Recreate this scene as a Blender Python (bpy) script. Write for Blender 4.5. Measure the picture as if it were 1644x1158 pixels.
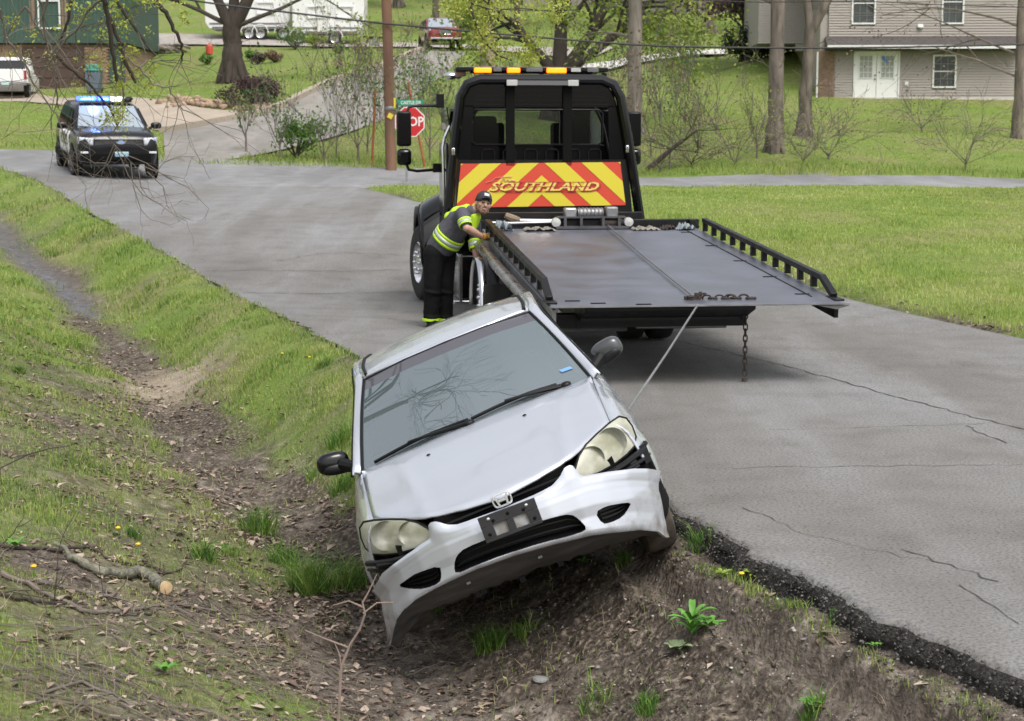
import bpy, bmesh, math, random
import numpy as np
from mathutils import Vector, Matrix, Euler
random.seed(7); rng = np.random.default_rng(11)
R = math.radians; PI = math.pi
scene = bpy.context.scene
for o in list(bpy.data.objects): bpy.data.objects.remove(o)

# ------------------------------------------------------------ camera
FPX = 2700.0; PITCH = math.atan((579-226)/FPX)
cam = bpy.data.cameras.new('camera'); camo = bpy.data.objects.new('camera', cam)
scene.collection.objects.link(camo); scene.camera = camo
cam.sensor_width = 36; cam.lens = 36*FPX/1644; cam.clip_start = .1; cam.clip_end = 2000
camo.location = (0, 0, 2.1); camo.rotation_euler = (PI/2-PITCH, 0, 0)
cam.dof.use_dof = True; cam.dof.focus_distance = 10.5; cam.dof.aperture_fstop = 6.5

# ------------------------------------------------------------ overcast sky and weak wide sun
SUN_EL, SUN_AZ = R(58), R(150)     # azimuth measured from north (+Y) towards east (+X)
world = bpy.data.worlds.new("World"); scene.world = world; world.use_nodes = True
wn = world.node_tree; wn.nodes.clear()
sky = wn.nodes.new('ShaderNodeTexSky'); sky.sky_type = 'NISHITA'; sky.sun_disc = False
sky.sun_elevation = SUN_EL; sky.sun_rotation = SUN_AZ
sky.air_density = 1.6; sky.dust_density = 5.0; sky.ozone_density = 1.0
bgn = wn.nodes.new('ShaderNodeBackground'); bgn.inputs['Strength'].default_value = 0.15
# a veil of cloud: the clear-sky colour is mostly washed out to grey-white
hsv = wn.nodes.new('ShaderNodeHueSaturation'); hsv.inputs['Saturation'].default_value = 0.30
wo = wn.nodes.new('ShaderNodeOutputWorld')
wn.links.new(sky.outputs[0], hsv.inputs['Color']); wn.links.new(hsv.outputs[0], bgn.inputs['Color'])
wn.links.new(bgn.outputs[0], wo.inputs[0])
sl = bpy.data.lights.new('sun', 'SUN'); sl.energy = 1.2; sl.angle = R(25); sl.color = (1, .96, .9)
so = bpy.data.objects.new('sun', sl); scene.collection.objects.link(so)
sd = Vector((math.sin(SUN_AZ)*math.cos(SUN_EL), math.cos(SUN_AZ)*math.cos(SUN_EL), math.sin(SUN_EL)))
so.rotation_euler = sd.to_track_quat('Z', 'Y').to_euler()
scene.view_settings.view_transform = 'Standard'; scene.view_settings.look = 'None'
scene.view_settings.exposure = 0.42; scene.view_settings.gamma = 1; scene.view_settings.use_curve_mapping = False

# ------------------------------------------------------------ materials
def mat(name, col, rough=.6, metal=0, var=.0, vscale=8, bump=0, bscale=40, spec=None, coat=0, emit=None, es=0, alpha=None, stretch=None):
    m = bpy.data.materials.new(name); m.use_nodes = True; nt = m.node_tree; b = nt.nodes['Principled BSDF']
    b.inputs['Base Color'].default_value = (*col, 1); b.inputs['Roughness'].default_value = rough
    b.inputs['Metallic'].default_value = metal
    if spec is not None: b.inputs['Specular IOR Level'].default_value = spec
    if coat: b.inputs['Coat Weight'].default_value = coat; b.inputs['Coat Roughness'].default_value = .06
    if emit: b.inputs['Emission Color'].default_value = (*emit, 1); b.inputs['Emission Strength'].default_value = es
    if var or bump:
        tc = nt.nodes.new('ShaderNodeTexCoord'); vec = tc.outputs['Object']
        if stretch:
            mp = nt.nodes.new('ShaderNodeMapping'); mp.inputs['Scale'].default_value = stretch
            nt.links.new(vec, mp.inputs[0]); vec = mp.outputs[0]
    if var:
        n = nt.nodes.new('ShaderNodeTexNoise'); n.inputs['Scale'].default_value = vscale; n.inputs['Detail'].default_value = 6
        nt.links.new(vec, n.inputs['Vector'])
        r = nt.nodes.new('ShaderNodeMapRange'); r.inputs[1].default_value = .3; r.inputs[2].default_value = .7
        r.inputs[3].default_value = 1-var; r.inputs[4].default_value = 1+var
        nt.links.new(n.outputs[0], r.inputs[0])
        mx = nt.nodes.new('ShaderNodeVectorMath'); mx.operation = 'SCALE'; mx.inputs[0].default_value = col
        nt.links.new(r.outputs[0], mx.inputs['Scale']); nt.links.new(mx.outputs[0], b.inputs['Base Color'])
        r2 = nt.nodes.new('ShaderNodeMapRange'); r2.inputs[1].default_value = .3; r2.inputs[2].default_value = .7
        r2.inputs[3].default_value = max(0, rough-.08); r2.inputs[4].default_value = min(1, rough+.1)
        nt.links.new(n.outputs[0], r2.inputs[0]); nt.links.new(r2.outputs[0], b.inputs['Roughness'])
    if bump:
        n2 = nt.nodes.new('ShaderNodeTexNoise'); n2.inputs['Scale'].default_value = bscale; n2.inputs['Detail'].default_value = 5
        nt.links.new(vec, n2.inputs['Vector'])
        bp = nt.nodes.new('ShaderNodeBump'); bp.inputs['Strength'].default_value = bump; bp.inputs['Distance'].default_value = .02
        nt.links.new(n2.outputs[0], bp.inputs['Height']); nt.links.new(bp.outputs[0], b.inputs['Normal'])
    return m
def glass(name, tint=(.5,.55,.55), trans=.6, haze=(.25,.27,.28), hz=.12, rough=.02, ior=1.55):
    """thin window glass: tinted see-through, sky reflection by Fresnel, a film of dust and painted haze"""
    m = bpy.data.materials.new(name); m.use_nodes = True; nt = m.node_tree; nt.nodes.clear()
    out = nt.nodes.new('ShaderNodeOutputMaterial'); tr = nt.nodes.new('ShaderNodeBsdfTransparent')
    tr.inputs[0].default_value = (tint[0]*trans, tint[1]*trans, tint[2]*trans, 1)
    gl = nt.nodes.new('ShaderNodeBsdfGlossy'); gl.inputs['Roughness'].default_value = rough
    df = nt.nodes.new('ShaderNodeBsdfDiffuse'); df.inputs[0].default_value = (*haze, 1)
    m1 = nt.nodes.new('ShaderNodeMixShader'); m1.inputs[0].default_value = hz
    nt.links.new(tr.outputs[0], m1.inputs[1]); nt.links.new(df.outputs[0], m1.inputs[2])
    fr = nt.nodes.new('ShaderNodeFresnel'); fr.inputs[0].default_value = ior
    m2 = nt.nodes.new('ShaderNodeMixShader'); nt.links.new(fr.outputs[0], m2.inputs[0])
    nt.links.new(m1.outputs[0], m2.inputs[1]); nt.links.new(gl.outputs[0], m2.inputs[2])
    nt.links.new(m2.outputs[0], out.inputs[0]); return m

M = {}
M['black'] = mat('black_plastic', (.007,.007,.008), .42, var=.2, spec=.3)
M['matte_black'] = mat('matte_black', (.004,.004,.004), .8, spec=.15)
M['rubber'] = mat('tyre_rubber', (.02,.02,.02), .85, var=.3, vscale=20)
M['chrome'] = mat('chrome', (.8,.8,.82), .12, 1)
M['steel'] = mat('steel', (.42,.42,.44), .35, .9, var=.15)
M['dull_steel'] = mat('dull_steel', (.25,.25,.26), .5, .7, var=.2)
M['rusty'] = mat('rusty_chain', (.055,.042,.036), .8, .3, var=.4, vscale=60)
M['gloss_black'] = mat('gloss_black_paint', (.004,.004,.005), .10, coat=.15, spec=.4)
M['white_paint'] = mat('white_paint', (.78,.78,.78), .35, var=.04)
M['bark'] = mat('bark', (.15,.125,.105), .95, var=.6, vscale=5, bump=.8, bscale=14, stretch=(1,1,.25))
M['bark_dark'] = mat('dark_bark', (.055,.043,.036), .95, var=.35, vscale=8, bump=.7, bscale=18, stretch=(1,1,.3))
M['bark_pale'] = mat('pale_bark', (.20,.175,.15), .95, var=.6, vscale=4, bump=.8, bscale=12, stretch=(1,1,.25))

# ------------------------------------------------------------ object helpers
COL = scene.collection
def tag(o, label=None, cat=None, group=None, kind=None):
    if label: o['label'] = label
    if cat: o['category'] = cat
    if group: o['group'] = group
    if kind: o['kind'] = kind
    return o
def empty(name, loc=(0,0,0), rot=(0,0,0)):
    o = bpy.data.objects.new(name, None); COL.objects.link(o); o.location = loc; o.rotation_euler = rot
    o.empty_display_size = .2; return o
def link(name, me, parent=None):
    o = bpy.data.objects.new(name, me); COL.objects.link(o)
    if parent: o.parent = parent
    return o
def copy_tree(o, parent=None):
    c = o.copy(); COL.objects.link(c)
    if parent: c.parent = parent
    for ch in list(o.children): copy_tree(ch, c)
    return c
class MB:
    def __init__(s): s.v = []; s.f = []; s.m = []; s.mi = 0
    def add(s, vs, fs):
        b = len(s.v); s.v.extend([tuple(p) for p in vs])
        for f in fs: s.f.append(tuple(i+b for i in f)); s.m.append(s.mi)
        return s
    def box(s, c, d, rot=None):
        hx, hy, hz = d[0]/2, d[1]/2, d[2]/2
        vs = [Vector((x, y, z)) for x in (-hx, hx) for y in (-hy, hy) for z in (-hz, hz)]
        if rot is not None:
            q = rot if isinstance(rot, Matrix) else Euler(rot).to_matrix(); vs = [q@v for v in vs]
        vs = [v+Vector(c) for v in vs]
        return s.add(vs, [(0,1,3,2),(4,6,7,5),(0,4,5,1),(2,3,7,6),(0,2,6,4),(1,5,7,3)])
    def beam(s, a, b, w, h, up=(0,0,1)):
        a = Vector(a); b = Vector(b); d = (b-a); L = d.length; d.normalize()
        x = d.cross(Vector(up)); x.normalize(); z = x.cross(d)
        vs = []
        for t in (a, b):
            for i, j in ((-1,-1),(1,-1),(1,1),(-1,1)): vs.append(t+x*(i*w/2)+z*(j*h/2))
        return s.add(vs, [(0,1,2,3),(4,7,6,5),(0,4,5,1),(1,5,6,2),(2,6,7,3),(3,7,4,0)])
    def tube(s, pts, r, n=6, cap=True, flat=1.0):
        pts = [Vector(p) for p in pts]; k = len(pts)
        rs = list(r) if hasattr(r, '__len__') else [r]*k
        vs = []; prev = None
        for i, p in enumerate(pts):
            d = (pts[min(i+1, k-1)]-pts[max(i-1, 0)])
            if d.length < 1e-9: d = Vector((0,0,1))
            d.normalize()
            if prev is None: a = d.orthogonal().normalized()
            else:
                a = prev-d*prev.dot(d)
                if a.length < 1e-6: a = d.orthogonal()
                a.normalize()
            prev = a; b = d.cross(a)
            for j in range(n):
                t = 2*PI*j/n; vs.append(p+(a*math.cos(t)+b*math.sin(t)*flat)*rs[i])
        fs = []
        for i in range(k-1):
            for j in range(n):
                j2 = (j+1) % n; fs.append((i*n+j, i*n+j2, (i+1)*n+j2, (i+1)*n+j))
        if cap: fs.append(tuple(range(n-1, -1, -1))); fs.append(tuple((k-1)*n+j for j in range(n)))
        return s.add(vs, fs)
    def cyl(s, a, b, r0, r1=None, n=16): return s.tube([a, b], [r0, r0 if r1 is None else r1], n)
    def lathe(s, prof, c=(0,0,0), axis='z', n=24):
        """prof: list of (radius, height) along the axis"""
        vs = []; k = len(prof); c = Vector(c)
        for r_, h in prof:
            for j in range(n):
                t = 2*PI*j/n; x, y = r_*math.cos(t), r_*math.sin(t)
                vs.append(c+Vector({'z': (x, y, h), 'x': (h, x, y), 'y': (y, h, x)}[axis]))
        fs = []
        for i in range(k-1):
            for j in range(n):
                j2 = (j+1) % n; fs.append((i*n+j, i*n+j2, (i+1)*n+j2, (i+1)*n+j))
        return s.add(vs, fs)
    def prism(s, poly, axis, a, b):
        """poly: 2D points in the two axes left when `axis` is removed; extruded from a to b"""
        def P(p, h):
            return {'x': (h, p[0], p[1]), 'y': (p[0], h, p[1]), 'z': (p[0], p[1], h)}[axis]
        n = len(poly); vs = [P(p, a) for p in poly]+[P(p, b) for p in poly]
        fs = [tuple(range(n-1, -1, -1)), tuple(range(n, 2*n))]
        for i in range(n): j = (i+1) % n; fs.append((i, j, n+j, n+i))
        return s.add(vs, fs)
    def grid(s, fn, nu, nv, close=False):
        vs = [fn(u/(nu-1), v/(nv-1)) for u in range(nu) for v in range(nv)]
        fs = [(u*nv+v, u*nv+v+1, (u+1)*nv+v+1, (u+1)*nv+v) for u in range(nu-1) for v in range(nv-1)]
        return s.add(vs, fs)
    def ell(s, c, r, n=12, m=8, rot=None):
        vs = []; fs = []
        q = Euler(rot).to_matrix() if rot is not None else Matrix.Identity(3)
        for i in range(m+1):
            ph = PI*i/m
            for j in range(n):
                t = 2*PI*j/n
                p = q@Vector((r[0]*math.sin(ph)*math.cos(t), r[1]*math.sin(ph)*math.sin(t), r[2]*math.cos(ph)))
                vs.append(p+Vector(c))
        for i in range(m):
            for j in range(n): j2 = (j+1) % n; fs.append((i*n+j, (i+1)*n+j, (i+1)*n+j2, i*n+j2))
        return s.add(vs, fs)
    def mesh(s, name, mats, smooth=None, merge=False):
        me = bpy.data.meshes.new(name); me.from_pydata(s.v, [], s.f)
        mats = mats if isinstance(mats, (list, tuple)) else [mats]
        for m_ in mats: me.materials.append(m_)
        if len(mats) > 1: me.polygons.foreach_set('material_index', s.m)
        bm = bmesh.new(); bm.from_mesh(me)
        if merge: bmesh.ops.remove_doubles(bm, verts=bm.verts, dist=1e-4)
        bmesh.ops.recalc_face_normals(bm, faces=bm.faces)
        bm.to_mesh(me); bm.free()
        if smooth is not None:
            me.shade_smooth(); me.set_sharp_from_angle(angle=R(smooth))
        return me
    def build(s, name, mats, parent=None, smooth=35, bevel=0, solid=0, sub=0, merge=False):
        o = link(name, s.mesh(name, mats, smooth, merge), parent)
        if solid: md = o.modifiers.new('solid', 'SOLIDIFY'); md.thickness = solid; md.offset = -1
        if sub: md = o.modifiers.new('sub', 'SUBSURF'); md.levels = md.render_levels = sub
        if bevel:
            md = o.modifiers.new('bevel', 'BEVEL'); md.width = bevel; md.segments = 2; md.limit_method = 'ANGLE'; md.angle_limit = R(35)
        return o
def bake(o):
    """apply all modifiers into the mesh"""
    dg = bpy.context.evaluated_depsgraph_get(); dg.update()
    me = bpy.data.meshes.new_from_object(o.evaluated_get(dg)); o.modifiers.clear(); o.data = me; return o
def numesh(name, V, F, mats, midx=None, smooth=True):
    """V (n,3), F (m,k) arrays of one polygon size"""
    me = bpy.data.meshes.new(name); V = np.asarray(V, np.float32); F = np.asarray(F, np.int32); k = F.shape[1]
    me.vertices.add(len(V)); me.vertices.foreach_set('co', V.ravel())
    me.loops.add(F.size); me.loops.foreach_set('vertex_index', F.ravel())
    me.polygons.add(len(F)); me.polygons.foreach_set('loop_start', np.arange(len(F), dtype=np.int32)*k)
    try: me.polygons.foreach_set('loop_total', np.full(len(F), k, np.int32))
    except Exception: pass
    for m_ in (mats if isinstance(mats, (list, tuple)) else [mats]): me.materials.append(m_)
    if midx is not None: me.polygons.foreach_set('material_index', np.asarray(midx, np.int32))
    me.update(calc_edges=True); me.validate()
    if smooth: me.shade_smooth()
    return me
def lerp(a, b, t): return a+(b-a)*t
def interp(x, xs, ys): return float(np.interp(x, xs, ys))

# ------------------------------------------------------------ noise on arrays
def _lat(ix, iy, seed):
    h = (ix.astype(np.int64)*374761393+iy.astype(np.int64)*668265263+seed*1442695041) & 0xffffffff
    h = ((h ^ (h >> 13))*1274126177) & 0xffffffff
    return ((h ^ (h >> 16)) & 0xffff)/65535.0
def vnoise(x, y, sc, seed=0, oct=3):
    x = np.asarray(x, float)/sc; y = np.asarray(y, float)/sc; tot = 0; amp = 1; s = 0
    for o_ in range(oct):
        ix = np.floor(x); iy = np.floor(y); fx = x-ix; fy = y-iy
        fx = fx*fx*(3-2*fx); fy = fy*fy*(3-2*fy)
        a = _lat(ix, iy, seed+o_); b = _lat(ix+1, iy, seed+o_); c = _lat(ix, iy+1, seed+o_); d = _lat(ix+1, iy+1, seed+o_)
        s = s+amp*((a+(b-a)*fx)*(1-fy)+(c+(d-c)*fx)*fy); tot += amp; amp *= .5; x = x*2.03; y = y*2.03
    return s/tot
# ------------------------------------------------------------ the lie of the land
_F = np.array([0, math.cos(PITCH), -math.sin(PITCH)]); _U = np.array([0, math.sin(PITCH), math.cos(PITCH)])
def ray(px, py):
    d = _F+np.array([1., 0, 0])*(px-822)/FPX+_U*(579-py)/FPX; return d/d[1]
CAM = np.array([0, 0, 2.1])
def W(px, py, y): return CAM+ray(px, py)*y
# survey of the ground: measured heights, (photo x, photo y, distance)
_S = [(60,300,38),(265,262,47),(100,240,50),(0,238,51),(0,275,40),(400,210,56),(520,170,66),(650,110,80),(703,82,87),(80,143,84),(0,150,82),(0,165,72),
      (250,195,63),(380,130,72),(480,72,96),(560,75,96),(300,75,95),(220,150,77),(1400,157,75),(1644,160,75),(1240,245,53),
      (1300,200,62),(1100,90,95),(1100,130,85),(900,110,86),(1270,82,83),(1200,100,86),(1250,140,77),(1030,281,50),(1644,286,50),(640,270,48),
      (1030,298,43),(1300,299,43),(1644,301,43),(620,303,40),(1100,345,32),(1644,345,33),(1400,400,26.5),(1644,400,26.5),(1644,545,17.8),(300,425,26),(180,370,30),(100,320,36),
      (175,285,41),(675,482,23.2),(600,310,38)]
_P = [tuple(W(*s)) for s in _S]
_P += [(x, y, 0) for x, y in [(4,2),(-3,2),(0,8),(3,12),(-1,16),(5,17),(1.5,14.4),(-2,20),(12,16),(12,8),(-8,8),(-8,16),(7,11),(-1,19),(20,16),(-20,14),(2,7)]]
_P += [(x, y, z) for x, y, z in [(-40,30,1.0),(-60,60,4),(50,30,.6),(70,60,3.0),(60,75,4.2),(-50,100,9),(0,115,10.5),(60,115,9.5),(-40,130,13.5),(30,140,14),(0,170,19),(80,170,17),(-80,170,20),
      (-90,90,9),(90,90,7),(0,210,25),(120,200,22),(-120,200,25)]]
_P = np.array(_P)
def _tp(r2): return np.where(r2 > 1e-9, .5*r2*np.log(np.maximum(r2, 1e-9)), 0)
_n = len(_P); _K = _tp(((_P[:, None, :2]-_P[None, :, :2])**2).sum(-1))+np.eye(_n)*2.0
_A = np.zeros((_n+3, _n+3)); _A[:_n, :_n] = _K; _A[:_n, _n] = 1; _A[:_n, _n+1:] = _P[:, :2]; _A[_n, :_n] = 1; _A[_n+1:, :_n] = _P[:, :2].T
_w = np.linalg.solve(_A, np.r_[_P[:, 2], 0, 0, 0])
def zb(x, y):
    x = np.asarray(x, float); y = np.asarray(y, float); s = _w[_n]+_w[_n+1]*x+_w[_n+2]*y
    for i in range(_n): s = s+_w[i]*_tp((x-_P[i, 0])**2+(y-_P[i, 1])**2)
    return s
def hit(px, py):
    """where the sight line meets the smooth land surface"""
    d = ray(px, py); t = np.arange(3, 200, .25); P = CAM+d*t[:, None]
    u = np.where(P[:, 2] < zb(P[:, 0], P[:, 1]))[0]
    if len(u) == 0: return None
    a, b = t[max(u[0]-1, 0)], t[u[0]]
    for _ in range(12):
        m = (a+b)/2; p = CAM+d*m
        if p[2] < zb(p[0], p[1]): b = m
        else: a = m
    return (CAM+d*b)[:2]
def resample(pl, n=None, step=None):
    pl = np.array(pl, float); d = np.r_[0, np.cumsum(np.hypot(*(pl[1:]-pl[:-1]).T))]
    if n is None: n = int(d[-1]/step)+2
    t = np.linspace(0, d[-1], n)
    # smooth by a small box filter after linear resampling
    q = np.c_[np.interp(t, d, pl[:, 0]), np.interp(t, d, pl[:, 1])]
    k = max(1, n//40)
    for _ in range(3):
        s = q.copy(); s[k:-k] = (q[:-2*k]+q[2*k:]+q[k:-k])/3 if n > 2*k else q; q = s
    return q
LE = [(4.6,-2),(3.9,1),(3.05,3.8)]+[tuple(hit(*p)) for p in [(1644,1090),(1500,1030),(1350,960),(1200,890),(1100,825)]]+\
     [tuple(hit(*p)) for p in [(900,715),(570,578),(440,500),(300,425),(180,365),(100,312),(58,287),(0,274)]]
LE = resample(LE, step=.05)
RE = [(11.5,-2),(9.2,6)]+[tuple(hit(*p)) for p in [(1644,545),(1500,512),(1360,482)]]+[(3.0,27.0),(.5,31.3)]+[tuple(hit(*p)) for p in [(668,330),(620,309),(572,300)]]
RE = resample(RE, step=.2)
def sdist(x, y, pl):
    """signed distance to polyline, positive on its left"""
    x = np.asarray(x, float).ravel(); y = np.asarray(y, float).ravel(); best = np.full(x.shape, 1e9); sg = np.ones(x.shape)
    pl = pl[::8] if len(pl) > 500 else pl[::3] if len(pl) > 120 else pl
    for a, b in zip(pl[:-1], pl[1:]):
        d = b-a; L2 = d@d
        if L2 < 1e-12: continue
        t = np.clip(((x-a[0])*d[0]+(y-a[1])*d[1])/L2, 0, 1)
        ex = x-a[0]-t*d[0]; ey = y-a[1]-t*d[1]; r2 = ex*ex+ey*ey; u = r2 < best
        best = np.where(u, r2, best); sg = np.where(u, np.sign(d[0]*ey-d[1]*ex), sg)
    return np.sqrt(best)*sg
def inpoly(x, y, poly):
    x = np.asarray(x); y = np.asarray(y); c = np.zeros(x.shape, bool); n = len(poly)
    for i in range(n):
        x1, y1 = poly[i]; x2, y2 = poly[(i+1) % n]
        c ^= ((y1 > y) != (y2 > y)) & (x < (x2-x1)*(y-y1)/((y2-y1) if y2 != y1 else 1e-9)+x1)
    return c
# strips: (edge A, edge B) world polylines
def H(*pp): return [tuple(hit(*p)) for p in pp]
CS_far = [(-70, 60)]+H((0,238),(100,240),(265,262),(420,268),(640,271),(820,276),(1030,281),(1340,284),(1644,287))+[(90, 50)]
CS_near = [(-70, 51)]+H((0,274),(60,291),(260,304),(420,309),(566,303),(700,300),(1030,298),(1340,299),(1644,301))+[(80, 43.5)]
SS_up = H((262,213),(350,196),(430,182),(480,158),(520,140),(580,118),(640,97),(690,80))
SS_lo = H((266,264),(340,262),(430,246),(500,230),(560,214),(640,180),(700,130),(748,86))
DR_up = [(-45,84)]+H((0,148),(50,147),(165,156),(250,160),(330,176),(400,181),(436,180))
DR_lo = [(-45,74)]+H((0,163),(60,166),(150,176),(200,186),(262,213),(300,208),(350,197))
PA_up = H((1168,83),(1120,84),(1060,90),(1005,98),(930,108))
PA_lo = H((1168,91),(1120,92),(1060,99),(1005,108),(930,122))
RS_up = [(-22,101),(-12,99),(0,97),(6,99)]      # gravel lane in front of the camper
RS_lo = [(-22,96),(-12,94.5),(-4,93.5),(4,92)]
def strip(A, B, n=80, m=8, lift=.03, over=0.0):
    A = resample(A, n); B = resample(B, n); V = []
    for a, b in zip(A, B):
        for j in range(m+1): V.append(a+(b-a)*j/m)
    V = np.array(V); z = zb(V[:, 0], V[:, 1])+lift-np.tile([0]*m+[over], n)
    F = [(i*(m+1)+j, i*(m+1)+j+1, (i+1)*(m+1)+j+1, (i+1)*(m+1)+j) for i in range(n-1) for j in range(m)]
    return np.c_[V, z], F
def polyof(A, B): return [tuple(p) for p in A]+[tuple(p) for p in B[::-1]]
PAVED = [polyof(CS_far, CS_near), polyof(SS_up, SS_lo), polyof(DR_up, DR_lo), polyof(PA_up, PA_lo), polyof(RS_up, RS_lo)]

# ditch, bank, torn soil
_ps = [0,.08,.16,.5,.72,1.0,1.35,1.68,2.0,2.6,3.3,4.3,6,10,20,40]
_pz = [-.12,-.135,-.15,-.25,-.36,-.54,-.71,-.75,-.66,-.40,-.12,.12,.38,.6,.7,.7]
def ground(x, y, fine=True):
    x = np.asarray(x, float); shp = x.shape; x = x.ravel(); y = np.asarray(y, float).ravel()
    z = zb(x, y); s = sdist(x, y, LE); r = -sdist(x, y, RE)
    fd = np.interp(y, [12, 18, 34, 40, 44], [1, .88, .60, .25, 0])
    wig = (vnoise(x, y, 2.2, 5, 2)-.5)*.5*np.clip(s, 0, 1)
    p = np.interp(s+wig, _ps, _pz)*fd
    p = p+np.interp(s, [0, .5, 1.0], [1, .75, 0])*np.interp(y, [11, 15], [0, .118])*np.where(y < 44, 1, 0)
    right = np.interp(-r, [0, .15], [0, -.12])          # r<0 : inside the road
    z = np.where(s > 0, z+p, np.where((r < 0) & (y < 46), z-.14, z))
    z = z+np.where((s <= 0) & (r >= 0), np.interp(r, [0, .2, 1.2, 3], [-.02, .03, .06, 0]), 0)
    for _pp in PAVED: z = np.where(inpoly(x, y, _pp), z-.045, z)
    # tyre rut beside the broken edge, and churned soil under the car's nose
    near = (y < 14)
    rut = (np.exp(-((s-(.34+.02*np.sin(y*1.7)))/.10)**4)*.14-np.exp(-((s-.53)/.06)**2)*.045-np.exp(-((s-.15)/.05)**2)*.02+(vnoise(x, y, .12, 95, 2)-.5)*.03*(s > .12))*np.interp(y, [3, 8.9, 9.5], [1, 1, 0])
    z = z-np.where(near & (s > 0), rut, 0)
    if fine:
        d = dirtmask(x, y, s)
        z = z+np.where(s > .03, (vnoise(x, y, .35, 21, 3)-.5)*.09*(1+.2*d)+d*((vnoise(x, y, .10, 31, 3)-.5)*.055+(vnoise(x, y, .035, 33, 2)-.5)*.03)*(y < 16)*np.clip(s*6, 0, 1)*(1-.8*np.exp(-((s-.34)/.09)**4)*(y < 9.5)), 0)
        z = z+np.where((s > 1) | (r > 1), (vnoise(x, y, 3.0, 41, 3)-.5)*.12, 0)
    return z.reshape(shp)
def dirtmask(x, y, s):
    """1 where bare soil shows"""
    n = vnoise(x, y, .8, 61, 3); n2 = vnoise(x, y, .25, 71, 2)
    bed = np.exp(-((s-1.62-(vnoise(x, y, 3, 9, 2)-.5)*.5)/np.interp(y, [9, 12, 20, 24], [.5, .58, .46, .38]))**2)
    bed = bed*np.interp(y, [6, 13, 21, 24, 26, 36, 40], [1, 1.15, 1.1, .85, 1, .8, 0])
    torn = np.interp(s, [0, .1, 2.0, 2.5], [1, 1.35, 1.3, 0])*np.interp(y, [0, 9.6, 11.2], [1, 1, 0])
    edge = np.interp(s, [0, .02, .12, .3], [1, .9, .5, 0])*np.interp(y, [11, 15], [1, .55])
    m = np.maximum(np.maximum(bed*1.1, torn), edge*.8)
    litter = np.interp(s, [1.7, 2.2, 3.6, 4.4], [0, .82, .68, 0])*np.interp(y, [4, 8, 15, 20], [.72, .8, .8, 0])
    m = np.maximum(m, litter)
    return np.clip((m+(n-.5)*.9+(n2-.5)*.5)*1.25-.1, 0, 1)*(s > -.02)

xs = np.unique(np.r_[np.linspace(-160,-40,25), np.linspace(-40,-12,50), np.linspace(-12,-5,50), np.arange(-5,-1.2,.05), np.arange(-1.2,2.3,.022), np.arange(2.3,3.2,.05), np.linspace(3.2,12,50), np.linspace(12,40,45), np.linspace(40,170,25)])
ys = np.unique(np.r_[np.linspace(-12,4,20), np.arange(4,5.6,.08), np.arange(5.6,10,.024), np.arange(10,15,.05), np.arange(15,30,.12), np.arange(30,60,.4), np.linspace(60,120,90), np.linspace(120,230,40)])
GX, GY = np.meshgrid(xs, ys, indexing='ij'); GZ = ground(GX, GY)
V = np.c_[GX.ravel(), GY.ravel(), GZ.ravel()]; ny = len(ys); nx = len(xs)
ii, jj = np.meshgrid(np.arange(nx-1), np.arange(ny-1), indexing='ij'); a = (ii*ny+jj).ravel()
F = np.c_[a, a+ny, a+ny+1, a+1]
S_ = sdist(V[:, 0], V[:, 1], LE); D_ = dirtmask(V[:, 0], V[:, 1], S_)
R_ = -sdist(V[:, 0], V[:, 1], RE)
shoulder = np.interp(R_, [-.1, .0, .25, .55], [0, 1, .8, 0])*(V[:, 1] < 38)*(S_ < 0)*np.clip(vnoise(V[:, 0], V[:, 1], .5, 3, 3)*2.2-.35, 0, 1)
WET = np.exp(-((S_-1.65)/.28)**2)*((V[:, 1] > 24)*1.0+(V[:, 1] < 9)*0.3)
CLAY = np.clip((1.4-np.hypot((V[:, 0]+3.85)/.75, (V[:, 1]-18.6)/1.5)*1.1)+(vnoise(V[:, 0], V[:, 1], .3, 87, 3)-.5)*1.2, 0, 1)
RUT = np.exp(-((S_-.34)/.10)**4)*(V[:, 1] < 9.5)*(S_ > 0)
WOOD = np.clip(vnoise(V[:, 0], V[:, 1], 6, 81, 3)*3-1.5, 0, 1)*np.interp(V[:, 1], [48, 54, 64, 72], [0, .7, .7, 0])

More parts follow.
